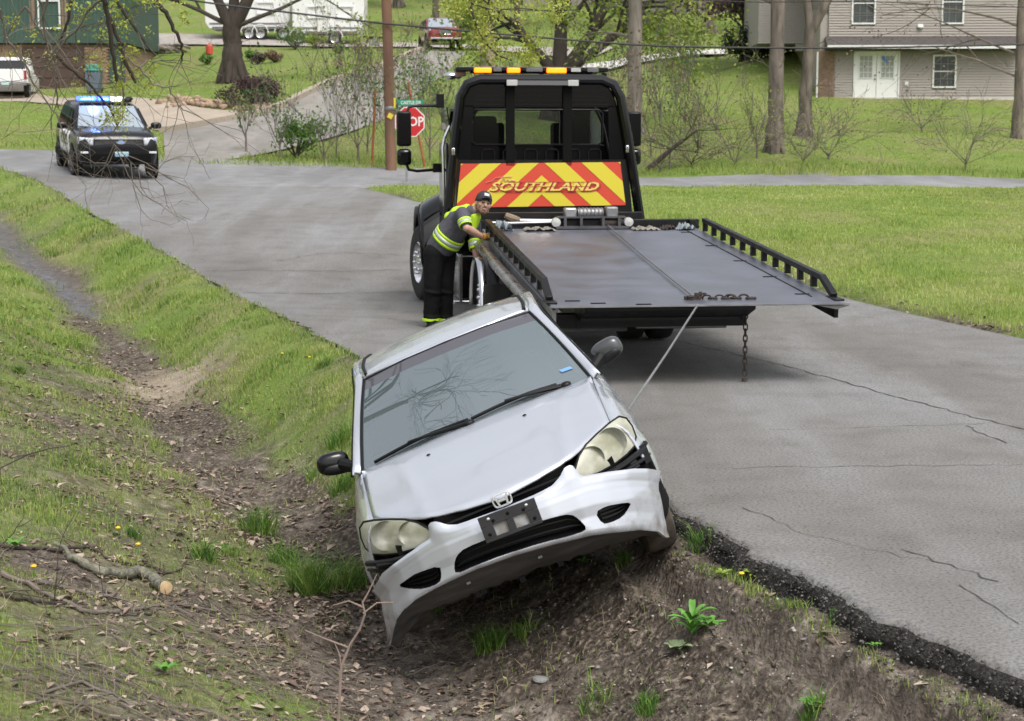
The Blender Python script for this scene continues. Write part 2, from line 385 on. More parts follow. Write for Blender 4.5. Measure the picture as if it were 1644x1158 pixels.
def ground_mat():
    m = bpy.data.materials.new('grass_and_soil'); m.use_nodes = True; nt = m.node_tree; b = nt.nodes['Principled BSDF']; b.inputs['Roughness'].default_value = .95
    b.inputs['Specular IOR Level'].default_value = .2
    g = nt.nodes.new('ShaderNodeNewGeometry')
    def noise(sc, det=5):
        n = nt.nodes.new('ShaderNodeTexNoise'); n.inputs['Scale'].default_value = sc; n.inputs['Detail'].default_value = det
        nt.links.new(g.outputs['Position'], n.inputs['Vector']); return n.outputs[0]
    def ramp(src, stops):
        r = nt.nodes.new('ShaderNodeValToRGB'); e = r.color_ramp.elements
        while len(e) < len(stops): e.new(.5)
        for k, (p, c) in zip(e, stops): k.position = p; k.color = (*c, 1)
        nt.links.new(src, r.inputs[0]); return r.outputs[0]
    def mix(f, a, b_):
        x = nt.nodes.new('ShaderNodeMix'); x.data_type = 'RGBA'
        if isinstance(f, float): x.inputs[0].default_value = f
        else: nt.links.new(f, x.inputs[0])
        nt.links.new(a, x.inputs[6]); nt.links.new(b_, x.inputs[7]); return x.outputs[2]
    def attr(n):
        a_ = nt.nodes.new('ShaderNodeAttribute'); a_.attribute_name = n; return a_.outputs['Fac']
    grass = mix(noise(.35), ramp(noise(2.5), [(.3, (.10,.17,.03)), (.5, (.16,.24,.045)), (.7, (.22,.28,.07))]),
                ramp(noise(14), [(.3, (.09,.15,.03)), (.55, (.18,.24,.055)), (.75, (.27,.27,.11))]))
    grass = mix(ramp(noise(.45, 6), [(.44, (0,0,0)), (.66, (.75,.75,.75))]), grass, ramp(noise(5), [(.3, (.17,.18,.06)), (.7, (.30,.26,.14))]))
    soil = ramp(noise(9, 8), [(.3, (.045,.036,.029)), (.46, (.12,.098,.08)), (.58, (.21,.178,.148)), (.73, (.36,.315,.265))])
    soil = mix(ramp(noise(1.1), [(.4, (0,0,0)), (.6, (1,1,1))]), soil, ramp(noise(30, 8), [(.3, (.032,.025,.02)), (.53, (.105,.085,.068)), (.66, (.27,.225,.175))]))
    mud = ramp(noise(7), [(.3, (.06,.055,.052)), (.7, (.17,.155,.145))])
    clay = ramp(noise(6), [(.3, (.27,.22,.16)), (.7, (.4,.34,.26))])
    leaf = ramp(noise(3.0), [(.3, (.11,.085,.06)), (.7, (.19,.15,.1))])
    rutc = ramp(noise(16, 8), [(.3, (.10,.082,.067)), (.55, (.19,.16,.132)), (.8, (.27,.235,.2))]); c = mix(attr('dirt'), grass, soil); c = mix(attr('rut'), c, rutc); c = mix(attr('wet'), c, mud); c = mix(attr('clay'), c, clay); c = mix(attr('wood'), c, leaf)
    nt.links.new(c, b.inputs['Base Color'])
    rr = nt.nodes.new('ShaderNodeMapRange'); rr.inputs[3].default_value = .95; rr.inputs[4].default_value = .25
    nt.links.new(attr('wet'), rr.inputs[0]); nt.links.new(rr.outputs[0], b.inputs['Roughness'])
    bp = nt.nodes.new('ShaderNodeBump'); bp.inputs['Strength'].default_value = .9; bp.inputs['Distance'].default_value = .04
    nt.links.new(noise(38, 10), bp.inputs['Height']); nt.links.new(bp.outputs[0], b.inputs['Normal'])
    return m
gm = numesh('ground', V, F, ground_mat())
for nme, arr in (('dirt', np.maximum(D_, shoulder)), ('wet', np.clip(WET, 0, 1)), ('clay', CLAY), ('wood', WOOD), ('rut', RUT)):
    at_ = gm.attributes.new(nme, 'FLOAT', 'POINT'); at_.data.foreach_set('value', arr.astype(np.float32))
tag(link('ground', gm), kind='structure')

# ------------------------------------------------------------ roads
def asphalt(name, c0, c1, c2, warm=.5):
    m = bpy.data.materials.new(name); m.use_nodes = True; nt = m.node_tree; b = nt.nodes['Principled BSDF']
    g = nt.nodes.new('ShaderNodeNewGeometry')
    def noise(sc, det=6, st=None, rot=0):
        n = nt.nodes.new('ShaderNodeTexNoise'); n.inputs['Scale'].default_value = sc; n.inputs['Detail'].default_value = det
        src = g.outputs['Position']
        if st:
            mp = nt.nodes.new('ShaderNodeMapping'); mp.inputs['Rotation'].default_value = (0, 0, rot); mp.inputs['Scale'].default_value = st
            nt.links.new(src, mp.inputs[0]); src = mp.outputs[0]
        nt.links.new(src, n.inputs['Vector']); return n.outputs[0]
    def ramp(src, stops):
        r = nt.nodes.new('ShaderNodeValToRGB'); e = r.color_ramp.elements
        while len(e) < len(stops): e.new(.5)
        for k, (p, c) in zip(e, stops): k.position = p; k.color = (*c, 1)
        nt.links.new(src, r.inputs[0]); return r.outputs[0]
    def mix(f, a, b_, t='MIX'):
        x = nt.nodes.new('ShaderNodeMix'); x.data_type = 'RGBA'; x.blend_type = t
        if isinstance(f, float): x.inputs[0].default_value = f
        else: nt.links.new(f, x.inputs[0])
        nt.links.new(a, x.inputs[6]); nt.links.new(b_, x.inputs[7]); return x.outputs[2]
    base = ramp(noise(.55, 4, (1, .28, 1), R(-20)), [(.35, c0), (.5, c1), (.66, c2)])
    grain = ramp(noise(55, 4), [(.32, (.55,.55,.55)), (.5, (1,1,1)), (.7, (1.25,1.2,1.15))])
    streak = ramp(noise(1.5, 5, (1, .10, 1), R(-21)), [(.50, (1,1,1)), (.62, (1.14,1.16,1.19)), (.72, (1,1,1))])
    blot = ramp(noise(2.2, 6), [(.3, (.84,.83,.82)), (.5, (1,1,1)), (.75, (1.07,1.07,1.08))])
    c = mix(1.0, base, grain, 'MULTIPLY'); c = mix(1.0, c, streak, 'MULTIPLY'); c = mix(1.0, c, blot, 'MULTIPLY')
    nt.links.new(c, b.inputs['Base Color']); b.inputs['Roughness'].default_value = .82; b.inputs['Specular IOR Level'].default_value = .35
    bp = nt.nodes.new('ShaderNodeBump'); bp.inputs['Strength'].default_value = .45; bp.inputs['Distance'].default_value = .012
    nt.links.new(noise(90, 5), bp.inputs['Height']); nt.links.new(bp.outputs[0], b.inputs['Normal'])
    return m
M['asphalt'] = asphalt('old_asphalt', (.156,.150,.142), (.190,.185,.178), (.222,.222,.224))
M['asphalt_far'] = asphalt('cross_street_asphalt', (.19,.19,.195), (.225,.225,.23), (.26,.26,.265))
M['broken'] = mat('broken_asphalt', (.04,.036,.033), .95, var=.85, vscale=55, bump=1, bscale=90)
# main road with a ragged near edge
LEr = LE.copy(); nL = len(LEr)
RR = resample(RE, nL)
m_ = 46; V = []
tt = np.r_[0, .0015, .004, .009, .018, np.linspace(.03, 1, m_-4)]
rag_off = (vnoise(LEr[:, 1]*1.0, LEr[:, 0]*0, .35, 91, 3)-.5)*.17+(vnoise(LEr[:, 1], LEr[:, 0]*0+3, .11, 92, 3)-.5)*.10
rag_off = rag_off*np.interp(LEr[:, 1], [14, 20], [1, .9])
for i in range(nL):
    a_ = LEr[i]; b_ = RR[i]; d_ = (b_-a_)/np.linalg.norm(b_-a_)
    a2 = a_+d_*(rag_off[i]+.02)
    for t in tt: V.append(a2+(b_-a2)*t)
V = np.array(V); k_ = len(tt); zr = zb(V[:, 0], V[:, 1])
drop = np.tile([.030, .016, .007, .002]+[0]*(k_-4), nL)*np.repeat(np.interp(LEr[:, 1], [12, 16], [1, .0]), k_)
zr = zr-drop
# skirt down into the ground on both sides
V3 = np.c_[V, zr].reshape(nL, k_, 3)
dn = (RR-LEr); dn = dn/np.linalg.norm(dn, axis=1)[:, None]
prox = np.interp(LEr[:, 1], [10.5, 14, 18], [1, .2, 0])
def hangrow(dz, dx, amp, sd):
    h = V3[:, :1].copy(); nz = 1.7*(vnoise(LEr[:, 1], LEr[:, 0]*0+sd, .13, 93+sd, 3)-.5); nz2 = vnoise(LEr[:, 1], LEr[:, 0]*0+sd, .22, 193+sd, 2)-.5
    h[:, 0, 2] -= dz*(.3+.7*prox)+nz*amp*.6*prox; h[:, 0, :2] -= dn*((dx+nz*amp+nz2*amp)*(.3+.7*prox))[:, None]; return h
hang = np.concatenate([hangrow(.13, .060, .05, 6), hangrow(.10, .058, .06, 5), hangrow(.065, .048, .05, 4), hangrow(.035, .034, .04, 3), hangrow(.012, .016, .02, 2)], 1)
hang2 = hangrow(.30, .07, .04, 7)
hr = V3[:, -1:].copy(); hr[:, 0, 2] -= .2
V3 = np.concatenate([hang2, hang, V3, hr], 1); k2 = V3.shape[1]
F = [(i*k2+j, i*k2+j+1, (i+1)*k2+j+1, (i+1)*k2+j) for i in range(nL-1) for j in range(k2-1)]
mi = [1 if j < 6 else 0 for i in range(nL-1) for j in range(k2-1)]
road = tag(link('road', numesh('road', V3.reshape(-1, 3), F, [M['asphalt'], M['broken']], mi)), kind='structure')
V, F = strip(CS_far, CS_near, 240, 16, .012, .05); tag(link('cross_street', numesh('cross_street', V, F, M['asphalt_far'])), kind='structure')
V, F = strip(SS_up, SS_lo, 80, 10, .012); M['gravelly'] = asphalt('pale_worn_asphalt', (.2,.19,.17), (.25,.235,.215), (.3,.28,.26)); tag(link('side_street', numesh('side_street', V, F, M['gravelly'])), kind='structure')
V, F = strip(DR_up, DR_lo, 60, 10, .018); M['concrete'] = mat('tan_concrete', (.37,.31,.25), .9, var=.12, vscale=1.2, bump=.3, bscale=30); tag(link('driveway', numesh('driveway', V, F, M['concrete'])), kind='structure')
V, F = strip(PA_up, PA_lo, 60, 6, .16); M['pale_concrete'] = mat('pale_concrete', (.55,.53,.5), .9, var=.08); tag(link('path', numesh('path', V, F, M['pale_concrete'])), kind='structure')
V, F = strip(RS_up, RS_lo, 40, 3, .08); M['gravel'] = mat('lane_gravel', (.34,.31,.28), .95, var=.2, vscale=3); tag(link('lane', numesh('lane', V, F, M['gravel'])), kind='structure')
# curb along the side street
cv = resample(SS_up, 90); cb = MB(); M['curb'] = mat('curb_concrete', (.36,.31,.25), .9, var=.15)
for a_, b_ in zip(cv[:-1], cv[1:]):
    za, zb_ = float(zb(*a_)), float(zb(*b_)); cb.beam((a_[0], a_[1], za+.07), (b_[0], b_[1], zb_+.07), .28, .26)
tag(cb.build('kerb', M['curb']), kind='structure')
# cracks in the old road surface
M['crack'] = mat('crack_tar', (.075,.07,.065), .9)
def crack(pix, w=.012, jit=.05, parent=road):
    P = [hit(*p) for p in pix]; P = resample(P, step=.10); b = MB(); vs = []
    n = len(P)
    for i, p in enumerate(P):
        d = P[min(i+1, n-1)]-P[max(i-1, 0)]; d = d/(np.linalg.norm(d)+1e-9); nr = np.array([-d[1], d[0]])
        q = p+nr*(random.random()-.5)*jit; ww = w*(.4+random.random())*.5
        for s_ in (-1, 1):
            e = q+nr*ww*s_; vs.append((e[0], e[1], float(zb(*e))+.004))
    b.add(vs, [(2*i, 2*i+1, 2*i+3, 2*i+2) for i in range(n-1)])
    o = link('crack', b.mesh('crack', M['crack']), parent); return o
crack([(1090,548),(1250,585),(1450,640),(1640,690)], .016, .05)
crack([(1235,690),(1400,686),(1550,682),(1600,679)], .008, .05)
crack([(1550,684),(1590,702),(1612,712)], .01, .06)
crack([(1130,752),(1400,749),(1643,747)], .007, .05)
crack([(390,470),(480,472),(560,471),(660,468)], .02, .06)
crack([(330,436),(420,434),(560,436),(640,433)], .018, .12)
crack([(1450,882),(1500,902),(1560,915),(1600,935)], .01, .07)
crack([(1200,815),(1300,860),(1500,905)], .006, .08)
crack([(1540,940),(1600,978),(1640,1002)], .006, .03)
crack([(440,420),(520,405),(640,410)], .016, .2)
crack([(450,505),(600,510),(700,520)], .012, .08)
# ------------------------------------------------------------ silver sedan, nose down and rolled into the ditch
M['silver'] = mat('silver_paint', (.50,.53,.615), .26, .45, coat=.8)
_nt = M['silver'].node_tree; _b = _nt.nodes['Principled BSDF']; _tc = _nt.nodes.new('ShaderNodeTexCoord'); _sp = _nt.nodes.new('ShaderNodeSeparateXYZ'); _nt.links.new(_tc.outputs['Object'], _sp.inputs[0])
_mr = _nt.nodes.new('ShaderNodeMapRange'); _mr.inputs[1].default_value = .62; _mr.inputs[2].default_value = .12; _mr.inputs[3].default_value = -.30; _mr.inputs[4].default_value = .30; _nt.links.new(_sp.outputs['Z'], _mr.inputs[0])
_noi = _nt.nodes.new('ShaderNodeTexNoise'); _noi.inputs['Scale'].default_value = 11; _noi.inputs['Detail'].default_value = 9; _nt.links.new(_tc.outputs["Object"], _noi.inputs['Vector'])
_ad = _nt.nodes.new('ShaderNodeMath'); _ad.operation = 'ADD'; _nt.links.new(_mr.outputs[0], _ad.inputs[0]); _nt.links.new(_noi.outputs[0], _ad.inputs[1])
_m2 = _nt.nodes.new('ShaderNodeMapRange'); _m2.inputs[1].default_value = .52; _m2.inputs[2].default_value = .80; _m2.inputs[4].default_value = .75; _nt.links.new(_ad.outputs[0], _m2.inputs[0])
_mx = _nt.nodes.new('ShaderNodeMix'); _mx.data_type = 'RGBA'; _mx.inputs[6].default_value = (.56,.585,.65,1); _mx.inputs[7].default_value = (.17,.14,.11,1); _nt.links.new(_m2.outputs[0], _mx.inputs[0]); _nt.links.new(_mx.outputs[2], _b.inputs['Base Color'])
_m3 = _nt.nodes.new('ShaderNodeMapRange'); _m3.inputs[3].default_value = .24; _m3.inputs[4].default_value = .8; _nt.links.new(_m2.outputs[0], _m3.inputs[0]); _nt.links.new(_m3.outputs[0], _b.inputs['Roughness'])
M['lens'] = None
M['grey_plastic'] = mat('grey_underside_plastic', (.075,.072,.072), .65, var=.5, vscale=9, bump=.3, stretch=(1,.35,1))
M['windshield'] = glass('windshield_glass', (.55,.62,.62), .55, (.50,.66,.72), .20, .010, 3.9)  # dust film tinted pale blue, painting in the sheen of reflected sky
M['sunband'] = glass('windshield_top_band', (.3,.28,.32), .35, (.22,.21,.25), .4, .03, 2.0)
M['dark_glass'] = glass('side_glass', (.2,.24,.24), .4, (.1,.11,.11), .1, .03, 1.6)
M['cabin'] = mat('cabin_grey', (.16,.155,.145), .9, var=.1)
CARR = Matrix.Rotation(R(-86.8), 4, 'Z')@Matrix.Rotation(R(-1.8), 4, 'Y')@Matrix.Rotation(R(22.1), 4, 'X')
car = empty('sedan'); car.matrix_world = Matrix.Translation((.101, 10.375, 2.1-2.509))@CARR
tag(car, 'silver four door sedan with torn front bumper, tilted into the roadside ditch', 'car')

def hood_pt(u, v):      # u 0 cowl -> 1 front edge, v -1..1
    av = abs(v); sg = 1 if v >= 0 else -1
    yr = av*.715; xr = interp(av, [0,.5,.8,1], [1.00,.965,.895,.80])
    yf = interp(av, [0,.3,.6,.78,1], [0,.20,.40,.505,.667]); xf = interp(av, [0,.3,.6,.70,.82,1], [2.135,2.105,2.035,1.975,1.90,1.725])
    x = lerp(xr, xf, u); y = lerp(yr, yf, u)
    zc = interp(x, [.8,1.0,1.2,1.5,1.7,1.9,2.03,2.10,2.14], [.985,.975,.950,.903,.866,.820,.778,.752,.722])
    w = lerp(.715, .66, u)
    z = zc-.048*(y/w)**2
    yr_ = lerp(.50, .385, u)
    z += .010*math.exp(-((abs(y)-yr_)/.035)**2)*min(1, u*3)
    if u > .97: z -= .006
    return (x, sg*y, z)
b = MB(); b.grid(lambda u, v: hood_pt(u, v*2-1), 30, 41)
hood = b.build('hood', M['silver'], car, smooth=60, solid=.012)
# side skins
def belt(x):  # top edge of side skin: y, z
    y = interp(x, [-2.25,-1.9,-1.2,0,.78,1.25,1.72,1.80], [.60,.66,.745,.76,.722,.695,.672,.69])
    z = interp(x, [-2.25,-1.9,-1.2,0,.78,1.25,1.72,1.80], [.93,1.0,1.015,.965,.925,.878,.806,.79])
    return y, z
def side_pt(x, t, sg):  # t 0 top -> 1 sill
    yb, zb0 = belt(x)
    ymax = interp(x, [-2.28,-2.1,-1.6,0,1.2,1.6,1.74,1.80], [.70,.78,.845,.852,.848,.83,.79,.755])
    zlow = .18
    for xc, rr in ((1.31,.345), (-1.31,.34)):
        dx = abs(x-xc)
        if dx < rr: zlow = max(zlow, .30+math.sqrt(rr*rr-dx*dx))
    if x > 1.66: zlow = max(zlow, .56)
    z = lerp(zb0, zlow, t**.9)
    zz = (zb0-z)/(zb0-.18)
    prof = interp(zz, [0,.06,.18,.32,.45,.6,.85,1], [0,.42,.74,.93,1,1.0,.95,.84])
    y = yb+(ymax-yb)*prof
    if zz > .1: y += .006*math.exp(-((z-.72)/.012)**2)
    return (x, sg*y, z)
def side(x0, x1, n, name):
    for sg in (-1, 1):
        m = MB(); m.grid(lambda u, v: side_pt(lerp(x0, x1, u), v, sg), n, 22)
        m.build(name, M['silver'], car, smooth=50, solid=.01)
side(1.795, .775, 44, 'fender'); side(.765, -.33, 30, 'front_door'); side(-.34, -1.02, 20, 'rear_door'); side(-1.03, -2.24, 44, 'rear_quarter')
# greenhouse
def wz(y): return 1.0-.36*(y/.72)**2*.5
def ws_pt(u, v):       # u 0 cowl -> 1 header, v -1..1
    a = abs(v); sg = 1 if v >= 0 else -1
    p0 = Vector((interp(a, [0,.5,1], [.99,.945,.82]), a*.715, interp(a, [0,.5,1], [.955,.948,.915])))
    p1 = Vector((interp(a, [0,.5,1], [.20,.165,.065]), a*.553, interp(a, [0,.5,1], [1.385,1.378,1.345])))
    p = p0.lerp(p1, u); bl = .025*math.sin(PI*u); p += Vector((bl*.5, 0, bl))
    return (p.x, sg*p.y, p.z)
b = MB(); b.grid(lambda u, v: ws_pt(u*.86, v*2-1), 14, 24); wsh = b.build('windshield', M['windshield'], car, smooth=60)
b = MB(); b.grid(lambda u, v: ws_pt(.86+.14*u, v*2-1), 4, 24); b.build('sun_band', M['sunband'], wsh, smooth=60)
b = MB(); M['frit'] = mat('black_seal', (.008,.008,.009), .6, spec=.25)
pts = [ws_pt(0, v/12-1) for v in range(25)]; b.tube([Vector(p)+Vector((.0,0,.004)) for p in pts], .014, 6)
for sg in (-1, 1): b.tube([Vector(ws_pt(u/10, sg))+Vector((0,0,.004)) for u in range(11)], .009, 6)
b.tube([Vector(ws_pt(1, v/12-1)) for v in range(25)], .006, 5)
b.build('window_seal', M['frit'], wsh)
def roof_pt(u, v):
    a = abs(v); sg = 1 if v >= 0 else -1
    x = lerp(interp(a, [0,.5,1], [.20,.165,.06]), interp(a, [0,1], [-1.22,-1.12]), u)
    w = interp(x, [-1.2,-.6,-.2,.06,.2], [.535,.575,.572,.553,.553])
    y = w*a
    zc = interp(x, [-1.22,-1.0,-.6,-.3,0,.2], [1.385,1.425,1.446,1.44,1.415,1.388])
    return (x, sg*y, zc-.030*(y/.55)**2-.008*(y/.55)**6)
b = MB(); b.grid(lambda u, v: roof_pt(u, v*2-1), 24, 27); roof = b.build('roof', M['silver'], car, smooth=60, solid=.02)
for sg in (-1, 1):   # roof mouldings
    b = MB(); b.tube([Vector(roof_pt(u/14, sg*.955))+Vector((0,0,.003)) for u in range(15)], .011, 6); b.build('roof_moulding', M['frit'], roof)
def rail_out(x):  # outer line of roof rail / pillars
    return (interp(x, [-1.9,-1.2,-.6,0,.45,.80], [.64,.60,.638,.628,.71,.775]), interp(x, [-1.9,-1.2,-.6,0,.45,.80], [1.02,1.33,1.385,1.315,1.10,.928]))
def rail_in(x):
    if x > .06:
        t = (x-.065)/(.82-.065); return (lerp(.553, .715, t), lerp(1.345, .915, t)+.022*math.sin(PI*t))
    p = roof_pt((.06-x)/1.18, 1); return (p[1], p[2])
for sg in (-1, 1):
    m = MB()
    def fn(u, v):
        x = lerp(.815, -1.15, u); yi, zi = rail_in(x); yo, zo = rail_out(x)
        bul = math.sin(PI*v)*.022
        return (x, sg*(lerp(yi, yo, v)+bul*.6), lerp(zi, zo, v)+bul)
    m.grid(fn, 30, 7); m.build('pillar', M['silver'], car, smooth=60, solid=.012)
    m = MB(); m.grid(lambda u, v: (lambda x: (x-.0, sg*lerp(rail_out(x)[0]-.012, belt(x)[0]-.01, v), lerp(rail_out(x)[1]-.01, belt(x)[1], v)))(lerp(.70, -1.35, u)), 24, 4)
    sw = m.build('side_window', M['dark_glass'], car, smooth=60)
    m = MB()
    m.tube([(x, sg*(rail_out(x)[0]+.002), rail_out(x)[1]-.004) for x in np.linspace(.8, -1.25, 20)], .010, 5)
    m.tube([(x, sg*(belt(x)[0]+.004), belt(x)[1]+.004) for x in np.linspace(.78, -1.4, 20)], .011, 5)
    m.beam((-.33, sg*.755, .975), (-.37, sg*.64, 1.36), .05, .012, up=(0, sg, 0)); m.build('window_trim', M['frit'], sw)
    m = MB(); m.grid(lambda u, v: (lerp(-1.12, -1.75, u)-.0*v, sg*(lerp(.60, .66, u)+v*.09*(1-u*.3)), lerp(1.37, 1.04, u)-v*lerp(.33, .03, u)), 12, 5)
    m.build('rear_pillar', M['silver'], car, smooth=60, solid=.012)
b = MB(); b.grid(lambda u, v: (lerp(-1.2, -1.78, u), (v*2-1)*lerp(.54, .62, u), lerp(1.385, 1.03, u)+.03*math.sin(PI*u)-.02*(v*2-1)**2), 8, 12); b.build('rear_window', M['dark_glass'], car)
b = MB(); b.grid(lambda u, v: (lerp(-1.74, -2.24, u), (v*2-1)*lerp(.67, .60, u), interp(u, [0,.2,.9,1], [1.03,1.045,1.02,.95])-.03*(v*2-1)**2), 8, 12); b.build('trunk_lid', M['silver'], car, solid=.012)
b = MB(); b.grid(lambda u, v: ((-2.25-.06*math.sin(PI*u)+.22*abs(v*2-1)**3), (v*2-1)*.74, lerp(.95, .22, u)), 10, 14); b.build('rear_bumper', M['silver'], car, solid=.012)
M['muddy_tyre'] = mat('muddy_tyre', (.075,.06,.048), .95, var=.5, vscale=14)
M['tail_red'] = mat('tail_lamp_red', (.35,.01,.01), .2, coat=.5)
for sg in (-1, 1):
    b = MB(); b.box((-2.2, sg*.6, .84), (.16, .2, .14)); b.build('tail_lamp', M['tail_red'], car, bevel=.02)
# dark hull behind the skins, cabin and dashboard
b = MB()
b.prism([(1.95,.36),(1.95,.66),(1.7,.74),(.8,.88),(.78,.2),(1.0,.25),(1.0,.62),(1.62,.62),(1.66,.36)], 'y', -.60, .60)
b.prism([(.80,.86),(-1.9,.93),(-2.2,.85),(-2.2,.25),(-1.62,.3),(-1.62,.62),(-1.0,.62),(-.98,.2),(.80,.2)], 'y', -.69, .69)
b.build('floor_pan', M['matte_black'], car)
b = MB(); b.prism([(.95,.90),(.62,.96),(.42,.93),(.38,.80),(.9,.78)], 'y', -.66, .66); b.build('dashboard', M['cabin'], car, bevel=.03)
b = MB(); b.tube([(.28+.05*math.sin(t), .36+.185*math.cos(t), 1.0+.17*math.sin(t)) for t in np.linspace(0, 2*PI, 25)], .014, 6); M['wheel_tan'] = mat('steering_wheel_tan', (.42,.36,.3), .6); b.build('steering_wheel', M['wheel_tan'], car)
for sg in (-1, 1):
    b = MB(); b.box((-.18, sg*.36, .95), (.16, .48, .62), (0, -.25, 0)); b.box((-.26, sg*.36, 1.27), (.1, .24, .15), (0, -.2, 0)); b.box((.1, sg*.36, .72), (.5, .48, .16)); b.build('seat', M['cabin'], car, bevel=.04)
b = MB(); b.box((-1.15, 0, 1.0), (.16, 1.2, .5), (0, -.3, 0)); b.build('rear_seat', M['cabin'], car, bevel=.04)
# blue sticker low in the corner of the windshield
M['sticker'] = mat('blue_sticker', (.15,.33,.72), .5)
b = MB()
def onws(u, v, off=.006): p = Vector(ws_pt(u, v)); return p+Vector((.5, 0, .86))*off
q = [onws(.16, .83), onws(.16, .93), onws(.19, .92), onws(.19, .82)]; b.add(q, [(0,1,2,3)]); b.build('sticker', M['sticker'], wsh)
# wipers
for k, (v0, v1, u1) in enumerate(((-.05,-.88,.035), (.78,-.02,.045))):
    b = MB(); base = onws(-.02, v0 if k == 1 else v0+.02, .03)
    n = 8
    arm = [onws(lerp(.0, u1+.02, t), lerp(v0, lerp(v0, v1, .62), t), .03) for t in np.linspace(0, 1, n)]
    b.tube(arm, list(np.linspace(.014, .007, n)), 6)
    b.tube([onws(lerp(.05, u1, t)+.018*math.sin(PI*t), lerp(v0*.92+.02, v1, t), .016) for t in np.linspace(.02, 1, 12)], .010, 5)
    b.ell(arm[0], (.03, .035, .02)); b.build('wiper', M['black'], car)
# black cowl strip and washer jets
b = MB(); b.grid(lambda u, v: (lambda a, s: (lerp(interp(a, [0,.5,1], [1.03,.985,.84]), interp(a, [0,.5,1], [.96,.92,.80]), u), s*a*.71, interp(a, [0,.5,1], [.945,.938,.905])-.004))(abs(v*2-1), 1 if v > .5 else -1), 3, 24); b.build('cowl', M['matte_black'], car)
for y in (-.30, .27):
    b = MB(); p = hood_pt(.25, y/.7); b.ell((p[0], p[1], p[2]+.002), (.012, .012, .006)); b.build('washer_jet', M['black'], car)
# ---- headlamps: cloudy yellowed lens over a reflector bowl
def lensmat():
    m = bpy.data.materials.new('clouded_lens'); m.use_nodes = True; nt = m.node_tree; bs = nt.nodes['Principled BSDF']
    bs.inputs['Roughness'].default_value = .38; bs.inputs['Coat Weight'].default_value = .15; bs.inputs['Alpha'].default_value = .78
    tc = nt.nodes.new('ShaderNodeTexCoord'); n = nt.nodes.new('ShaderNodeTexNoise'); n.inputs['Scale'].default_value = 9; n.inputs['Detail'].default_value = 6
    nt.links.new(tc.outputs['Object'], n.inputs['Vector']); r = nt.nodes.new('ShaderNodeValToRGB')
    r.color_ramp.elements[0].position = .35; r.color_ramp.elements[0].color = (.34,.34,.24,1); r.color_ramp.elements[1].position = .65; r.color_ramp.elements[1].color = (.56,.56,.47,1)
    nt.links.new(n.outputs[0], r.inputs[0]); nt.links.new(r.outputs[0], bs.inputs['Base Color']); return m
M['lens'] = lensmat()
M['reflector'] = mat('lamp_reflector', (.55,.55,.5), .25, .8)
M['amber_lens'] = mat('amber_lens', (.55,.2,.04), .3)
HLo = [(2.055,.372,.664),(2.03,.405,.705),(1.985,.445,.745),(1.94,.50,.775),(1.88,.575,.795),(1.80,.665,.81),(1.745,.722,.812),(1.725,.755,.785),(1.725,.768,.735),(1.745,.765,.68),(1.79,.735,.643),(1.85,.68,.63),(1.93,.60,.624),(2.0,.50,.626),(2.04,.42,.640)]
for sg in (-1, 1):
    out = [Vector((x, sg*y, z)) for x, y, z in HLo]; c = sum(out, Vector())/len(out)
    m = MB(); rings = []; bulge = Vector((.55, sg*.35, .15)).normalized()
    ks = (1, .93, .8, .6, .35, .12)
    for k in ks: rings.append([c+(p-c)*k+bulge*(.020*(1-k*k)**.7) for p in out])
    n = len(out); vs = [p for r_ in rings for p in r_]+[c+bulge*.0205]; fs = []
    for i in range(len(ks)-1):
        for j in range(n): fs.append((i*n+j, i*n+(j+1) % n, (i+1)*n+(j+1) % n, (i+1)*n+j))
    for j in range(n): fs.append(((len(ks)-1)*n+j, (len(ks)-1)*n+(j+1) % n, len(vs)-1))
    m.add(vs, fs); h = m.build('headlight', M['lens'], car, smooth=70)
    m = MB(); bk = [p-bulge*.06+(c-p)*.08 for p in out]; m.add(out+bk+[c-bulge*.10], [(j, (j+1) % n, n+(j+1) % n, n+j) for j in range(n)]+[(n+j, n+(j+1) % n, 2*n) for j in range(n)])
    m.build('reflector', M['reflector'], h)
    for (px, py, pz, r_) in ((1.95,.50,.70,.066), (1.87,.63,.725,.078)):
        m = MB(); d = Vector((1, 0, 0)); cc = Vector((px, sg*py, pz))
        m.lathe([(r_, .05), (r_*.96, .03), (r_*.7, -.0), (r_*.25, -.02), (.012, -.02), (.012, .02), (0, .025)], cc+Vector((-.035, 0, 0)), 'x', 20); m.build('lamp_bowl', M['chrome'], h)
    m = MB(); m.ell((1.77, sg*.71, .665), (.02, .025, .015)); m.build('turn_bulb', M['amber_lens'], h)
    # dark seal round the lens
    m = MB(); m.tube(out+[out[0]], .006, 5); m.build('lamp_seal', M['frit'], h)
# ---- front bumper skin: sagging at both ends, pushed forward, with grille opening, air dam and two side vents
def bx_(y):   # plan outline
    return interp(abs(y), [0,.2,.35,.5,.62,.72,.78,.805,.815], [2.185,2.172,2.14,2.085,2.015,1.92,1.80,1.68,1.52])
def btop(y): return interp(y, [-.80,-.77,-.737,-.687,-.619,-.537,-.455,-.405,-.392,-.378,-.36,-.331,-.292,-.246,0,.151,.247,.300,.334,.36,.378,.392,.405,.45,.517,.642,.716,.76,.80],
    [.44,.475,.512,.560,.592,.622,.650,.662,.675,.735,.742,.735,.702,.685,.677,.677,.683,.708,.738,.742,.735,.675,.660,.648,.626,.575,.531,.49,.45])
def bsm(y): return interp(y, [-.80,-.737,-.64,-.537,-.42,0,.42,.537,.642,.737,.80], [.43,.495,.572,.61,.645,.665,.643,.608,.562,.50,.43])
def blow(y): return interp(y, [-.80,-.782,-.732,-.66,-.583,-.484,-.376,-.239,-.04,.167,.351,.481,.614,.72,.758,.80], [.13,.167,.283,.350,.389,.415,.432,.443,.437,.410,.374,.33,.275,.205,.145,.11])
